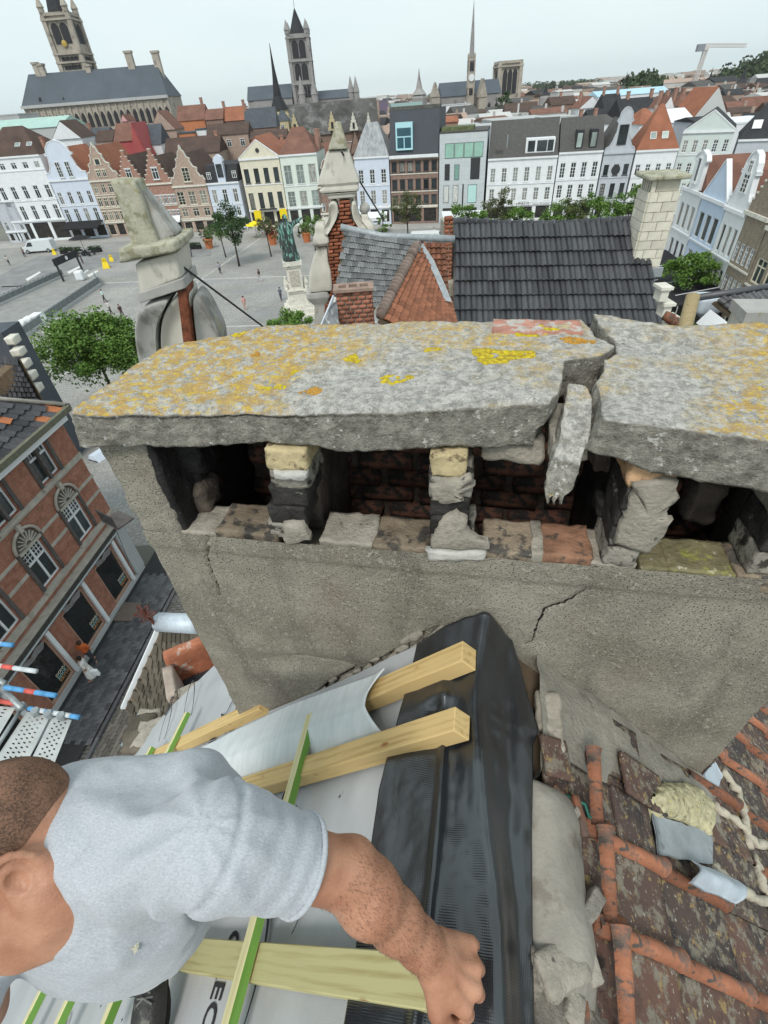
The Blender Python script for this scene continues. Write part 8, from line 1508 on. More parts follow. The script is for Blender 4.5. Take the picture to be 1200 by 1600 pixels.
q=p_(45,530,9.5);e=empty('glass_conservatory',(q[0],q[1],0),-.5,'small white framed glass gable seen over the dark tiled roof at the left','dormer');mb=MB();mb.prism([(-.6,-1.5),(.6,-1.5),(.6,0),(.25,.5),(-.25,.5),(-.6,0)],-.1,1);mb.build('frame',M_BLUEW,e)
for s in(-.27,.27):mb=MB();mb.box((s-.21,-.16,-1),(s+.21,-.101,.1));mb.build('pane',M_GLASS,e)
q=p_(10,512,10);o=put('slate_block',MB().box((-4.0,-1.0,-10),(.2,1.2,0)).mesh('slate_block',M_SLATE));o.location=q;tag(o,'flat slate blue roof block at the left edge above the dark tiles','building')
# streets: pavement slabs and road setts
gpz=lambda*pp:[tuple(G(x,y)[:2])for x,y in pp]
fp=lambda s,back:tuple(RL.pt(s,back)[:2])
sheet_obj('street',[fp(-6,-8),fp(26,-8),fp(26,-.2),fp(-6,-.2)],mat('street_setts',(.12,.115,.105),var=.35,scale=3,bump=.3,brick=(.34,.17,.02,(.17,.16,.15),(.05,.05,.048)),coord='Object'),.008)
sheet_obj('pavement_bed',[fp(-6,-2.25),fp(15.5,-2.25),fp(15.5,-.1),fp(-6,-.1)],mat('dark_joint',(.035,.035,.037),bump=0),.10)
e=empty('pavement',(0,0,0));e['kind']='structure';M_FLAG=mat('dark_flagstone',(.085,.088,.095),rough=.6,var=.25,scale=5,bump=.2,rand=.35);fm_=MB().box((-.15,-.115,-.03),(.15,.115,0)).mesh('paving_stone',M_FLAG);g=random.Random(3);cnt=0
for i in range(44):
    for j in range(9):
        if cnt>296:break
        s,bk=3.2+i*.31+(.15 if j%2 else 0),-.45-j*.235
        if s>12.6:continue
        put('paving_stone',fm_,e,Matrix.Translation((*fp(s,bk),.128+g.uniform(0,.008)))@Matrix.Rotation(RL.rz,4,'Z'));cnt+=1
e2=empty('kerb',(0,0,0));e2['kind']='structure';km=MB().box((-.48,-.07,0),(.48,.07,.14)).mesh('kerb_stone',mat('kerb_granite',(.10,.10,.105),var=.2,scale=5,bump=.2,rand=.2))
for i in range(18):put('kerb_stone',km,e2,Matrix.Translation((*fp(-1+i*.98,-2.62),.01))@Matrix.Rotation(RL.rz,4,'Z'))
e2=empty('cobbled_road',(0,0,0));e2['kind']='structure';sm_=MB().box((-.16,-.075,-.02),(.16,.075,.012)).mesh('sett',mat('grey_sett',(.13,.12,.105),var=.25,scale=6,bump=.3,rand=.3));cnt=0
for i in range(26):
    for j in range(15):
        if cnt>=299:break
        put('sett',sm_,e2,Matrix.Translation((*fp(2.2+i*.335+(.17 if j%2 else 0),-2.85-j*.165),.03+g.uniform(0,.012)))@Matrix.Rotation(RL.rz,4,'Z'));cnt+=1
q=G(150,1062);figure('person',(q[0],q[1],.13),2.0,(.62,.60,.58),(.66,.66,.63),'dark haired person in sunglasses and white clothes walking on the pavement with a white bag',skin=(.42,.24,.17),hair=(.02,.015,.012),stride=.2,skirt=True,res=.014)
o=lump(168,1062,(.35,.15,.45),M_WHITE,'white shopping bag held by the pedestrian in the street','shopping_bag','bag');o.location=(q[0]+.35,q[1]-.1,.55)
o=put('cellar_hatch',MB().box((-.6,-.5,0),(.6,.5,.06)).mesh('cellar_hatch',mat('brown_hatch',(.16,.13,.11),var=.1,bump=.1)));o.location=(*fp(9.9,-.7),.14);o.rotation_euler=(0,0,RL.rz);tag(o,'brown cellar hatch in the pavement below the corner shop','hatch')
q=G(90,1010);figure('person',(*fp(6.9,-.5),.13),0,(.55,.12,.03),(.05,.05,.06),'person in orange top standing close to the shop window',res=.025)
# balcony with flag past the corner
q=PD(180,790,19.5);e=empty('balcony',(q[0]-.2,q[1],q[2]-.8),-.6,'small black iron balcony with a flag past the corner of the brick building','balcony');e.scale=(.65,.65,.65);mb=MB();mb.box((-.8,-.6,0),(.8,.6,.12));mb.build('floor',M_DKST,e)
for k in range(13):mb=MB();mb.box((-.8+.133*k-.015,-.6,.122),(-.8+.133*k+.015,-.57,1.0));mb.build('bar',M_WINK,e)
mb=MB();mb.box((-.82,-.62,1.002),(.82,-.55,1.05));mb.build('handrail',M_WINK,e);mb=MB();mb.tube([(.7,-.6,.5),(1.7,-1.3,-1.8)],.02,6);mb.build('flag_pole',M_WINK,e);mb=MB();mb.add([(.7,-.6,.5),(.4,-.4,1.3),(.62,-.5,.9),(.95,-.75,.1),(.85,-.7,.3)],[(0,2,1),(0,4,3)]);mb.build('flag',mat('red_flag',(.42,.06,.04),bump=0),e)
# tile-hung lower roof next door with lead cap, iron finial, gutter and broken clay chimney
zA=lambda px,py,z:onp(px,py,(0,0,1),z);T1,T2_,T3,T4=zA(250,985,12.0),zA(326,985,12.3),zA(350,1150,10.4),zA(194,1110,9.9);org=np.array([-6.8,6.2,6.0]);e=empty('small_tiled_roof',tuple(org),0,'small steep brown slate roof with white gutter between street and membrane','roof');M_STL=mat('mossy_brown_slate',(.10,.085,.065),rough=.9,var=.4,scale=8,bump=.6,bscale=40,rand=.35,thr=.6,col2=(.17,.16,.11))
roof_grid(e,org,T1,T2_,T3,T4,11,14,[unit_tile('slate',M_STL,flat,1.25,.02,.03,seg=3,seed=k)for k in range(4)],'slate',.02,.01,stag=.4,thick=4);mb=MB();mb.bar(zA(247,985,11.95)-org,zA(193,1106,9.9)-org,.07,.12);mb.build('gutter',M_WHITE,e);mb=MB();mb.tube([zA(250,972,12.2)-org,zA(310,975,12.5)-org],.2,10);mb.build('lead_cap',M_LEADL,e,True)
p=zA(250,985,12.1)-org;mb=MB();mb.tube([p,p+np.array([-.1,.0,.7])],.03,6);o=mb.build('iron_finial',mat('rusty_iron',(.10,.035,.025),rough=.7,var=.3,scale=20,bump=.3),e);c=p+np.array([-.09,.0,.55])
for k in range(6):a=PI*k/3;mb=MB();mb.tube([c+np.array([math.cos(a+t)*r,.3*math.sin(a+t)*r,math.sin(a+t)*r])for t,r in((0,.04),(.3,.15),(0,.22),(-.3,.15),(0,.04))],.018,5);mb.build('petal',MATS['rusty_iron'],o)
M_CLAY=mat('raw_clay',(.42,.16,.09),rough=.85,var=.3,scale=8,bump=.6,bscale=40,thr=.6,col2=(.50,.42,.36));c0_=zA(300,1040,17.0);e=empty('broken_chimney',tuple(c0_),.4,'broken orange clay chimney box with pale mortar beside the membrane edge','chimney')
for a,b,m in(((-.16,.06,-.35),(.14,.13,.12),M_CLAY),((-.19,-.22,-.35),(-.12,.05,.05),mat('mortar_brick',(.40,.33,.28),var=.3,scale=8,bump=.6)),((-.12,-.24,-.4),(.14,-.16,.0),M_CLAY),((-.12,-.235,.0),(.14,-.165,.03),M_PLAST)):Q,Fc=rough_box(lerp_box(a,b),(8,6,8),.008,12,3,.15);put('clay_block',mesh('clay_block',Q,Fc,m,True),e)
mb=MB();mb.box((-.11,-.15,-.4),(.14,.05,-.18));mb.build('dark_hole',M_VOID,e)
mb=MB();a,b=zA(196,1168,16.9),zA(222,1118,16.9);c=(a+b)/2;mb.bar(a-c,b-c,.05,.05);o=mb.build('steel_bar',mat('blue_grey_steel',(.22,.29,.32),rough=.5,bump=.1),None);o.location=c;tag(o,'blue-grey square steel bar sticking out above the grey shirt','bar')
for i,(px,py,s)in enumerate([(222,1138,.10),(232,1122,.07),(214,1160,.09),(240,1150,.12)]):Q,Fc=rough_box(lambda U_:(U_-.5)*np.array([s*2,s*1.6,s]),(8,8,5),.03,9,i,.5);o=put('mortar_rubble',mesh('mortar_rubble',Q,Fc,M_MORT if i%2 else M_STL,True));o.location=zA(px,py,16.9);tag(o,['pale rubble lump above the shirt beside the steel bar','small brown rubble lump nearest the slates','brown rubble lump lowest by the shirt','large rubble lump at the membrane edge'][i],'rubble')
# ================================================================ scaffold
e_sc=thing=empty('scaffold',(-4.3,1.6,14.0),0,'facade scaffold with perforated steel decks and blue and red taped tubes at the left edge','scaffold');og=np.array([-4.3,1.6,14.0]);ZS=15.4
M_DECK=mat('scaffold_steel',(.46,.48,.47),rough=.55,var=.15,scale=6,metal=.2,bump=.1);M_BLUE=mat('blue_tape',(.10,.32,.60),rough=.5,var=.2,scale=8,bump=0);M_REDT=mat('red_tape',(.55,.10,.08),rough=.5,var=.3,scale=8,bump=0);M_PALET=mat('pale_tube',(.58,.62,.64),rough=.5,var=.1,bump=0)
def deck(a,b,c,d,name='deck'):  # quad with real round-ish holes
    A_,B_,C_,D_=[zA(x,y,ZS)for x,y in(a,b,c,d)];nu,nv=6,24;f=lambda s,t:(A_*(1-s)+B_*s)*(1-t)+(D_*(1-s)+C_*s)*t-og;V=[];Fc=[]
    for i in range(nu):
        for j in range(nv):
            k=len(V);s0,s1,t0,t1=i/nu,(i+1)/nu,j/nv,(j+1)/nv;V+=[tuple(f(*q))for q in((s0,t0),(s1,t0),(s1,t1),(s0,t1))]
            if 0<i<nu-1 and 0<j<nv-1 and(i+j)%2:cx,cy=(s0+s1)/2,(t0+t1)/2;V+=[tuple(f(cx+(s1-s0)*.40*math.cos(t),cy+(t1-t0)*.40*math.sin(t)))for t in(-2.36,-.785,.785,2.36)];Fc+=[(k,k+1,k+5,k+4),(k+1,k+2,k+6,k+5),(k+2,k+3,k+7,k+6),(k+3,k,k+4,k+7)]
            else:Fc+=[(k,k+1,k+2,k+3)]
    put(name,mesh(name,V,Fc,M_DECK),e_sc)
deck((42,1112),(78,1120),(30,1215),(-10,1190));deck((82,1120),(112,1125),(70,1230),(34,1216));deck((-30,1100),(24,1106),(-20,1180),(-80,1150))
def stube(a,b,segs,r=.024,z=ZS+.05,z2=None):
    A_,B_=zA(*a,z)-og,zA(*b,z2 or z)-og
    for k,m in enumerate(segs):p,q=A_+(B_-A_)*k/len(segs),A_+(B_-A_)*(k+1)/len(segs);mb=MB();mb.tube([p,q],r,10);mb.build('tube',m,e_sc,True)
stube((45,1107),(124,1121),[M_BLUE,M_PALET,M_BLUE,M_PALET,M_PALET,M_BLUE]);stube((8,1074),(88,1087),[M_BLUE,M_BLUE,M_REDT,M_BLUE,M_BLUE],z=15.8);stube((-30,1036),(57,1049),[M_REDT,M_PALET,M_REDT,M_PALET,M_PALET],z=15.8);stube((-30,1003),(20,1008),[M_PALET,M_PALET,M_BLUE],z=16.0);stube((-20,1092),(28,1100),[M_REDT,M_REDT])
stube((2,1075),(34,1106),[M_METAL],.03,15.4,15.5);stube((34,1106),(-12,1178),[M_METAL],.02);stube((8,1068),(-20,1056),[M_METAL],.03,15.6)
for px,py in((34,1104),(10,1076),(56,1112),(76,1116),(96,1119)):p=zA(px,py,ZS+.06)-og;mb=MB();mb.lathe([(.04,-.03),(.045,0),(.04,.03)],10,tuple(p));mb.build('coupler',M_METAL,e_sc)
# ================================================================ the roofer, seen from above
def skin_nodes(t,n,l,p):
    p.inputs['Roughness'].default_value=.5;p.inputs['Specular IOR Level'].default_value=.4;p.inputs['Subsurface Weight'].default_value=.12;p.inputs['Subsurface Radius'].default_value=(.012,.005,.003)
    co=n.new('ShaderNodeTexCoord')
    def no(sc,det=6):
        x=nn(t,'ShaderNodeTexNoise',Scale=sc,Detail=det,Roughness=.6);l(co.outputs['Object'],x.inputs[0]);return x.outputs[0]
    r=n.new('ShaderNodeValToRGB');r.color_ramp.elements[0].position=.32;r.color_ramp.elements[0].color=(.33,.145,.085,1);r.color_ramp.elements[1].position=.68;r.color_ramp.elements[1].color=(.50,.26,.165,1);l(no(16),r.inputs[0])
    v=n.new('ShaderNodeTexVoronoi');v.inputs['Scale'].default_value=260;l(co.outputs['Object'],v.inputs[0])
    mr_=n.new('ShaderNodeMapRange');mr_.inputs[1].default_value=.0;mr_.inputs[2].default_value=.25;mr_.inputs[3].default_value=.86;mr_.inputs[4].default_value=1;l(v.outputs['Distance'],mr_.inputs[0])
    g=n.new('ShaderNodeCombineColor');[l(mr_.outputs[0],g.inputs[i])for i in range(3)];m=n.new('ShaderNodeMix');m.data_type='RGBA';m.blend_type='MULTIPLY';m.inputs[0].default_value=1;l(r.outputs[0],m.inputs[6]);l(g.outputs[0],m.inputs[7]);l(m.outputs[2],p.inputs['Base Color'])
    a=n.new('ShaderNodeMath');a.operation='ADD';l(no(130,4),a.inputs[0]);l(v.outputs['Distance'],a.inputs[1]);b=nn(t,'ShaderNodeBump',Strength=.32,Distance=.0012);l(a.outputs[0],b.inputs['Height']);l(b.outputs[0],p.inputs['Normal'])
M_SKIN=nodes_mat('skin',skin_nodes,.5)
PER=empty('person',tuple(CAM+np.array([-.6,.25,-1.86])),label='roofer with shaved hair in heather grey t-shirt and black boots, fist on the black strip',cat='person')
TP=Matrix.Translation((.6,-.25,1.86))
sh,elb,wr=C3(345,1318,.625),C3(545,1366,.715),C3(674,1492,.77)
ear=C3(24,1384,.63)
Hu,Hf=nrm((-.45,.20,.87)),np.array([-.55,-.80,-.15]);Hl=nrm(np.cross(Hu,Hf));Hf=nrm(np.cross(Hl,Hu));HA=np.stack([Hl,Hf,Hu])
hc=ear-Hl*.074-Hf*.005+Hu*.012
nb=np.array([-.485,.205,-.80])
B=SDF((-.72,-.03,-1.22),(.20,.42,-.52),.0033)
# head
B.ell(hc+Hf*-.012+Hu*.03,(.077,.098,.085),HA,.01);B.ell(hc+Hf*.030-Hu*.030,(.062,.072,.080),HA,.04)
B.cap(hc+Hf*.085-Hu*.075,hc+Hl*.045+Hf*.0-Hu*.06,.022,.020,.03);B.cap(hc+Hf*.085-Hu*.075,hc-Hl*.045-Hu*.06,.022,.020,.03)
B.cap(hc+Hf*.092+Hu*.0,hc+Hf*.118-Hu*.032,.009,.013,.012);B.cap(hc+Hf*.095+Hl*.02-Hu*.055,hc+Hf*.095-Hl*.02-Hu*.055,.008,.008,.012);B.cap(hc+Hf*.082+Hl*.035+Hu*.018,hc+Hf*.082-Hl*.035+Hu*.018,.012,.012,.02)
for s_ in(1,-1):B.ell(hc+Hf*.092+Hl*.032*s_+Hu*.002,(.014,.012,.010),HA,.004,'sub');B.ell(hc+Hf*.083+Hl*.032*s_+Hu*.002,(.012,.012,.011),HA,.002)
# ears: rim, lobe, bowl
for s_ in(1,-1):
    e0=hc+Hl*.072*s_-Hf*.004-Hu*.006;up,fw,ou=Hu,Hf,Hl*s_
    B.ell(e0+ou*.012-fw*.006,(.011,.023,.034),HA,.008)
    ring=[e0+ou*.017+fw*(-.006+.024*math.cos(a))+up*(.004+.036*math.sin(a))-fw*.0+ou*.006*math.cos(a+PI)for a in np.linspace(.9,5.6,13)]
    B.ell(e0+ou*.022-fw*.0,(.011,.014,.020),HA,.004,'sub')
    B.chain(ring,[.004]+[.0052]*10+[.0055,.006],.003);B.cap(e0+ou*.012+fw*.012-up*.004,e0+ou*.010+fw*.008-up*.018,.005,.006,.004)
    B.chain([e0+ou*.012-fw*.012+up*.018,e0+ou*.013-fw*.014-up*.002,e0+ou*.011-fw*.004-up*.016],[.003,.0035,.003],.003)
# neck and trunk
B.cap(hc-Hu*.02-Hf*.02,nb,.056,.054,.03);B.cap(hc-Hf*.03,nb+np.array([.01,.04,0]),.05,.056,.03)
B.cap(hc+Hl*.055-Hf*.015-Hu*.035,nb+np.array([.0,-.045,-.01]),.014,.016,.02)  # the tendon down to the breastbone
B.cap(nb+np.array([.04,-.045,-.05]),nb+np.array([-.05,-.07,-.05]),.018,.018,.03)
B.ell((-.48,.255,-.94),(.115,.085,.14),None,.05);B.ell((-.53,.26,-1.10),(.13,.11,.17),None,.06)
B.cap(nb+np.array([.03,.01,-.04]),sh,.046,.046,.04);B.cap(nb+np.array([-.03,.0,-.03]),np.array([-.62,.17,-.83]),.055,.052,.05);B.cap((-.62,.17,-.83),(-.70,.10,-1.05),.05,.042,.03)
# arm
el_n=nrm(np.cross(elb-sh,wr-elb))
B.cap(sh,elb,.050,.043,.03);a_=elb;b_=wr;fa=b_-a_
B.chain([a_,a_+fa*.22,a_+fa*.55,a_+fa*.85,b_],[.043,.046,.0385,.0315,.029],.02)
B.ell(a_+fa*.25+np.array([0,-.014,.008]),(.031,.031,.029),None,.03);B.cap(a_+np.array([-.005,.02,.0]),a_+np.array([.01,.022,.005]),.022,.02,.02)
# hand
ha=nrm(C3(748,1530,.79)-wr);hn=nrm(np.array([.12,-.10,1.0])-ha*(np.array([.12,-.10,1.0])@ha));hb=np.cross(ha,hn)
if hb[1]>0:hb=-hb
K=[wr+ha*l_+hb*o+hn*q for l_,o,q in((.080,.040,-.002),(.089,.014,.004),(.085,-.012,.002),(.075,-.037,-.004))]
B.cap(wr,wr+ha*.02,.029,.030,.015)
for kx,r_ in zip(K,(.0145,.0150,.0145,.013)):B.cap(wr+ha*.012+(kx-wr)@hb*hb*.55,kx,.0195,r_,.012)
B.cap(wr+ha*.02-hn*.012,wr+ha*.05-hn*.016,.027,.025,.015)
for i,(kx,ln,r_)in enumerate(zip(K,(.038,.042,.039,.033),(.0112,.0116,.0112,.0100))):
    sp=hb*(.10-.07*i);d1_=nrm(ha*.78-hn*.62+sp);d2_=nrm(ha*-.12-hn*1.0+sp*.5);d3_=nrm(ha*-.85-hn*.5)
    p1=kx+d1_*ln;p2=p1+d2_*ln*.66;p3=p2+d3_*ln*.5
    B.cap(kx,p1,r_*1.12,r_,.002);B.cap(p1,p2,r_*1.04,r_*.92,.002);B.cap(p2,p3,r_*.92,r_*.84,.003)
    B.ell(kx+hn*.004,(r_*.95,)*3,None,.006)
t0=wr+ha*.016+hb*.022-hn*.008;t1=t0+ha*.028+hb*.036-hn*.008;t2=t1+ha*.034+hb*.010-hn*.012;t3=t2+ha*.026-hb*.010-hn*.008
B.cap(t0,t1,.0185,.0155,.014);B.cap(t1,t2,.0150,.0130,.004);B.cap(t2,t3,.0130,.0105,.004)
# tendons and creases
for kx in K[:3]:B.cap(wr+ha*.015+((kx-wr)@hb)*hb*.35+hn*.0235,kx+hn*.010,.0022,.003,.008)
Vb,Fb=B.mesh();bd=put('body',np_mesh('body',Vb,Fb,M_SKIN),PER)
PER_T=Matrix.Translation(Vector(CAM)-PER.location);bd.matrix_local=PER_T
# cropped hair: a thin cap over the skull, behind and above the ear
HS=SDF(hc-.14,hc+.14,.0035);HS.ell(hc+Hf*-.012+Hu*.03,(.079,.100,.087),HA,.01);HS.ell(hc+Hf*.02-Hu*.02,(.060,.080,.08),HA,.03)
pl_n=nrm(Hu*.72-Hf*.70);sl_,P_=HS.sub(hc-.14,hc+.14);HS.comb(sl_,-(((P_-(hc-Hf*.01-Hu*.012))@pl_n.astype(np.float32))-.0).astype(np.float32)*-1,.012,'sub')if False else None
dpl=-((P_-(hc-Hf*.012-Hu*.012))@pl_n.astype(np.float32))+.010*vnoise(P_,60,3);HS.d[sl_]=np.maximum(HS.d[sl_],dpl)
dface=((P_-(hc+Hf*.062))@Hf.astype(np.float32));HS.d[sl_]=np.maximum(HS.d[sl_],dface)
def hair_nodes(t,n,l,p):
    p.inputs['Roughness'].default_value=.75;co=n.new('ShaderNodeTexCoord');x=nn(t,'ShaderNodeTexNoise',Scale=330.0,Detail=4,Roughness=.8);l(co.outputs['Object'],x.inputs[0])
    y=nn(t,'ShaderNodeTexNoise',Scale=14.0,Detail=5,Roughness=.6);l(co.outputs['Object'],y.inputs[0]);ad_=n.new('ShaderNodeMath');ad_.operation='MULTIPLY_ADD';l(y.outputs[0],ad_.inputs[0]);ad_.inputs[1].default_value=.8;l(x.outputs[0],ad_.inputs[2])
    r=n.new('ShaderNodeValToRGB');r.color_ramp.elements[0].position=.75;r.color_ramp.elements[0].color=(.075,.045,.032,1);r.color_ramp.elements[1].position=1.1 if False else 1.0;r.color_ramp.elements[1].color=(.26,.14,.09,1);l(ad_.outputs[0],r.inputs[0]);l(r.outputs[0],p.inputs['Base Color'])
    b=nn(t,'ShaderNodeBump',Strength=.5,Distance=.0015);l(x.outputs[0],b.inputs['Height']);l(b.outputs[0],p.inputs['Normal'])
V_,F_=HS.mesh();put('cropped_hair',np_mesh('cropped_hair',V_,F_,nodes_mat('cropped_hair',hair_nodes,.8)),bd)
# t-shirt
def shirt_nodes(t,n,l,p):
    p.inputs['Roughness'].default_value=.95;p.inputs['Sheen Weight'].default_value=.25;p.inputs['Specular IOR Level'].default_value=.1
    co=n.new('ShaderNodeTexCoord');mp=n.new('ShaderNodeMapping');mp.inputs['Scale'].default_value=(1,2.4,1);mp.inputs['Rotation'].default_value=(0,0,.5);l(co.outputs['Object'],mp.inputs[0])
    x=nn(t,'ShaderNodeTexNoise',Scale=230.0,Detail=6,Roughness=.8);l(mp.outputs[0],x.inputs[0]);r=n.new('ShaderNodeValToRGB');r.color_ramp.elements[0].position=.3;r.color_ramp.elements[0].color=(.29,.31,.34,1);r.color_ramp.elements[1].position=.68;r.color_ramp.elements[1].color=(.51,.535,.57,1);l(x.outputs[0],r.inputs[0]);l(r.outputs[0],p.inputs['Base Color'])
    y=nn(t,'ShaderNodeTexNoise',Scale=500.0,Detail=2);l(co.outputs['Object'],y.inputs[0]);b=nn(t,'ShaderNodeBump',Strength=.3,Distance=.0008);l(y.outputs[0],b.inputs['Height']);l(b.outputs[0],p.inputs['Normal'])
M_SHIRT=nodes_mat('heather_grey_jersey',shirt_nodes,.95)
S=SDF((-.80,.0,-1.30),(-.05,.47,-.60),.0040)
sax=nrm(elb-sh);sperp=nrm(np.cross(sax,(0,0,1)))
def arm_folds(P):
    q=P-sh.astype(np.float32);t=q@sax.astype(np.float32);r=q@sperp.astype(np.float32);return.0013*np.sin(t*170+22*r+4*vnoise(P,14,2))*np.clip(t/.05+.2,0,1)+.004*vnoise(P,11,5)
def body_folds(P):
    q=P-sh.astype(np.float32);rr_=np.sqrt((q**2).sum(-1));a=np.arctan2(q[...,1],-q[...,0]);return.013*np.abs(np.sin(a*5+2.2*vnoise(P,7,1)+rr_*9))**1.5*np.exp(-((rr_-.14)/.11)**2)+.010*vnoise(P,8,4)+.004*vnoise(P,24,8)
S.cap((-.62,.27,-.83),(-.33,.285,-.82),.085,.085,.05,fn=body_folds);S.ell((-.475,.245,-.93),(.160,.135,.18),None,.05,fn=body_folds);S.ell((-.535,.25,-1.10),(.165,.140,.20),None,.08,fn=body_folds)
S.cap(nb+np.array([.035,.02,.0]),sh+np.array([0,0,-.005]),.072,.069,.05,fn=body_folds);S.cap(nb+np.array([-.06,.01,-.03]),np.array([-.62,.17,-.83]),.07,.07,.05,fn=body_folds)
S.cap(sh,sh+(elb-sh)*.72,.068,.060,.03,fn=arm_folds);S.cap((-.62,.17,-.83),(-.70,.10,-.98),.068,.068,.03)
cut=sh+(elb-sh)*.50;S.cap(cut+sax*.115,cut+sax*.115+sax*.001,.115,.115,.002,'sub')
# armhole seam: a shallow crease round the shoulder
ring=[sh-sax*.012+(sperp*math.cos(a)+np.cross(sax,sperp)*math.sin(a))*.074 for a in np.linspace(0,2*PI,15)]
for p_,q_ in zip(ring[:-1],ring[1:]):S.cap(p_,q_,.0035,.0035,.008,'sub')
# deep fold from the armpit over the chest
fl=[C3(345,1215,.60),C3(330,1290,.575),C3(322,1370,.60),C3(335,1400,.64)]
# neck opening
nd=nrm(hc-nb);S.cap(nb+nd*.015+np.array([-.01,-.01,0]),hc+nd*.04,.058,.072,.006,'sub');S.ell(nb+np.array([-.035,-.055,.02]),(.070,.065,.060),None,.02,'sub')
Vs_,Fs_=S.mesh();shirt=put('t_shirt',np_mesh('t_shirt',Vs_,Fs_,M_SHIRT),bd)
hr_=cut+sax*.0165;mb=MB();p1_=np.cross(sax,sperp);mb.tube([hr_+(sperp*math.cos(a)+p1_*math.sin(a))*.0605 for a in np.linspace(0,2*PI,33)],.0042,8,False);mb.build('sleeve_hem',M_SHIRT,shirt,True)
# trousers, pelvis to ankles
M_TROU=mat('black_work_trousers',(.020,.021,.024),rough=.9,var=.3,scale=20,bump=.5,bscale=120)
T=SDF((-1.1,-.1,-1.95),(-.2,.55,-1.05),.009);T.ell((-.57,.26,-1.24),(.12,.12,.12),None,.04)
foot=C3(243,1520,1.33)
ankle=foot+np.array([.0,.06,.06]);T.chain([(-.57,.25,-1.30),(-.68,.22,-1.55),ankle+np.array([0,.02,.03])],[.075,.06,.048],.03);foot2=LS(-1.30,.42,.06);f2w=UU*foot2[0]+VV*foot2[1]+ZZ*foot2[2]
T.chain([(-.62,.27,-1.30),(-.85,.30,-1.62),f2w+np.array([0,.05,.10])],[.09,.07,.05],.03)
Vt,Ft=T.mesh();put('trousers',np_mesh('trousers',Vt,Ft,M_TROU),bd)
# boots
M_BOOT=mat('worn_black_leather',(.028,.027,.026),rough=.5,var=.5,scale=14,bump=.5,bscale=60,thr=.60,col2=(.12,.115,.10),spec=.5)
M_SOLE=mat('boot_sole',(.03,.028,.026),rough=.9,var=.3,scale=40,bump=.5)
def boot(c,fwd):
    fwd=nrm(fwd);up=np.array([0,0,1.0]);up=nrm(up-fwd*(up@fwd));sd=np.cross(fwd,up);A=np.stack([sd,fwd,up])
    b=SDF(c-.24,c+.24,.004);b.ell(c+fwd*.095+up*.005,(.043,.075,.032),A,.02);b.ell(c+fwd*.02+up*.015,(.036,.08,.036),A,.03);b.ell(c-fwd*.075+up*.01,(.034,.045,.036),A,.03)
    b.cap(c-fwd*.055+up*.02,c-fwd*.065+up*.12,.040,.044,.03);b.cap(c+fwd*.02+up*.048,c-fwd*.04+up*.12,.020,.022,.02)
    b.cap(c-fwd*.07+up*.15,c-fwd*.07+up*.16,.03,.03,.004,'sub')
    V_,F_=b.mesh();o=put('boot',np_mesh('boot',V_,F_,M_BOOT),bd)
    s_=SDF(c-.24,c+.24,.005);s_.ell(c+fwd*.09-up*.024,(.046,.085,.016),A,.02);s_.ell(c-fwd*.05-up*.024,(.038,.08,.018),A,.02);V_,F_=s_.mesh();put('boot_sole',np_mesh('boot_sole',V_,F_,M_SOLE),o)
    mb=MB()
    for k in range(5):
        q=c+fwd*(.045-.022*k)+up*(.052+.019*k);mb.tube([q-sd*.02+up*-.004,q+up*.006,q+sd*.02+fwd*.014-up*.004],.0025,6);mb.tube([q+sd*.02+up*-.004,q+up*.007,q-sd*.02+fwd*.014-up*.004],.0025,6)
    q=c-fwd*.04+up*.125;mb.tube([q+(fwd*math.cos(a)*.5-sd*(1+math.sin(a))+up*.2*math.sin(a))*.024 for a in np.linspace(-1.5,4.7,14)],.0025,6)
    mb.build('laces',mat('grey_laces',(.16,.16,.15),rough=.8,var=.3,scale=80,bump=.2),o)
    return o
boot(foot,(.06,-.95,-.15));boot(f2w+np.array([0,0,.0]),(-.1,-.95,-.1))
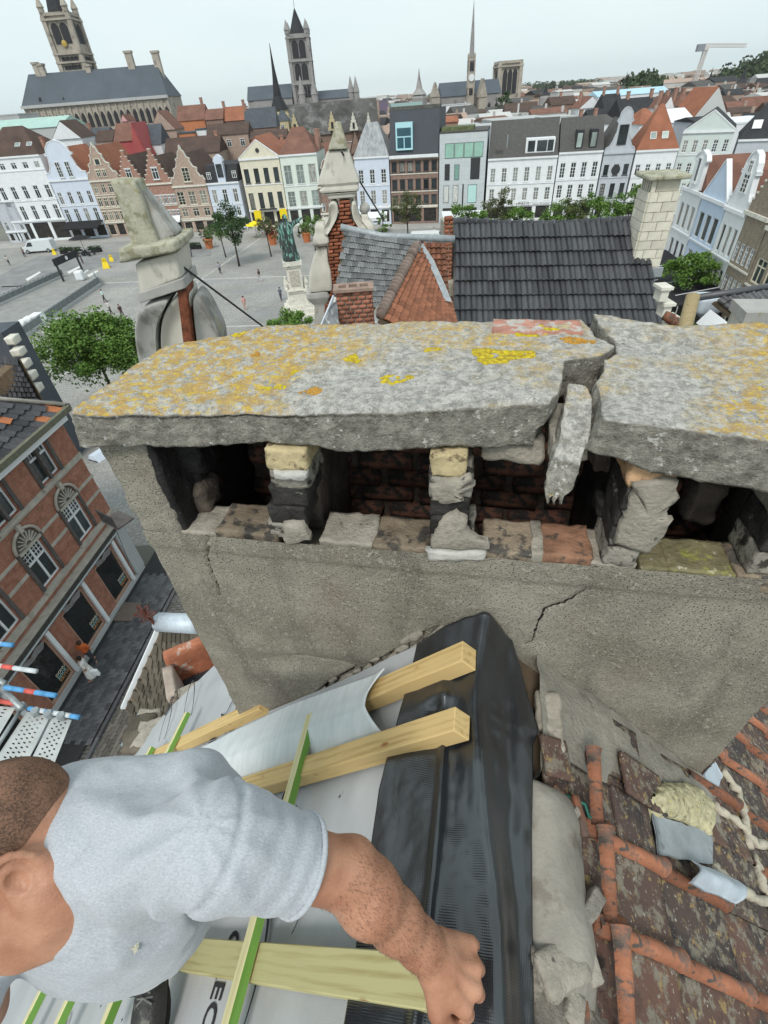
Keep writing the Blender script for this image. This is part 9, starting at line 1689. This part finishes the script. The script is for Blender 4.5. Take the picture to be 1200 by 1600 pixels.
# small enamel badge on the chest
q=C3(210,1488,.66);nv=-nrm(q);bx=nrm(np.cross(nv,(0,0,1)))
def on_surface(V,px,py):  # nearest shirt point along a sight line
    r=nrm(ray(px,py));t=V@r;d=np.linalg.norm(V-t[:,None]*r,axis=1);m=d<.006;return V[m][np.argmin(t[m])]if m.any()else r*.7
q=on_surface(Vs_,210,1488);r_=nrm(ray(210,1488));bx=nrm(np.cross(r_,(0,1,0)));by=np.cross(bx,r_)
mb=MB();mb.add([q-r_*.002+bx*a*.0075+by*b*.007+r_*c for c in(0,.004)for a,b in((-1,.5),(-.3,.9),(.8,.8),(1,-.2),(.6,-1),(.1,-.3),(-.8,-.3))],[tuple(range(7)),tuple(range(13,6,-1))]+[(i,(i+1)%7,7+(i+1)%7,7+i)for i in range(7)])
mb.build('badge',mat('badge_enamel',(.50,.48,.38),rough=.4,var=.3,scale=300,bump=.1,thr=.55,col2=(.12,.13,.10)),shirt)
# ribbed collar band round the opening: follow the rim of the shirt
a0=nb+nd*.015+np.array([-.01,-.01,0]);q=Vs_-a0;t_=q@nd;pr=q-t_[:,None]*nd;rd=np.linalg.norm(pr,axis=1);e1_=nrm(np.cross(nd,(0,0,1)));e2_=np.cross(nd,e1_);an=np.arctan2(pr@e2_,pr@e1_);rim=[]
for k in range(40):
    m=(np.abs(np.angle(np.exp(1j*(an-2*PI*k/40))))<.12)&(rd<.11)
    if m.any():i_=np.argmax(np.where(m,t_-rd*.55,-9));rim.append(Vs_[i_])
rim=np.array(rim)
for _ in range(4):rim=(np.roll(rim,1,0)+rim*2+np.roll(rim,-1,0))/4
mb=MB();mb.tube([tuple(p)for p in rim]+[tuple(rim[0]),tuple(rim[1])],.0055,8,False);mb.build('collar',M_SHIRT,shirt,True)
for o in[c for c in bd.children]:o.matrix_local=Matrix.Identity(4)
# fine dark hairs on the forearm
mb=MB();rh=random.Random(4);Vn=Vb
sel=Vn[((Vn-elb)@nrm(wr-elb)>-.03)&((Vn-wr)@nrm(wr-elb)<-.01)&(np.linalg.norm(np.cross(Vn-elb,nrm(wr-elb)),axis=1)<.08)]
dr=nrm(wr-elb)
for k in range(3800):
    p_=sel[rh.randrange(len(sel))];ax_=elb+dr*((p_-elb)@dr);nv=nrm(p_-ax_);tg=nrm(dr*.8+np.cross(dr,nv)*rh.uniform(-.7,.5));w_=np.cross(nv,tg)*.00009;L_=rh.uniform(.004,.009)
    a,b,c=p_,p_+tg*L_*.5+nv*.0018,p_+tg*L_+nv*.0012;mb.add([a-w_,a+w_,b-w_,b+w_,c],[(0,1,3,2),(2,3,4)])
mb.build('arm_hair',mat('arm_hair',(.06,.03,.018),rough=.6,var=.1,bump=0),bd,kind='stuff')
haze()
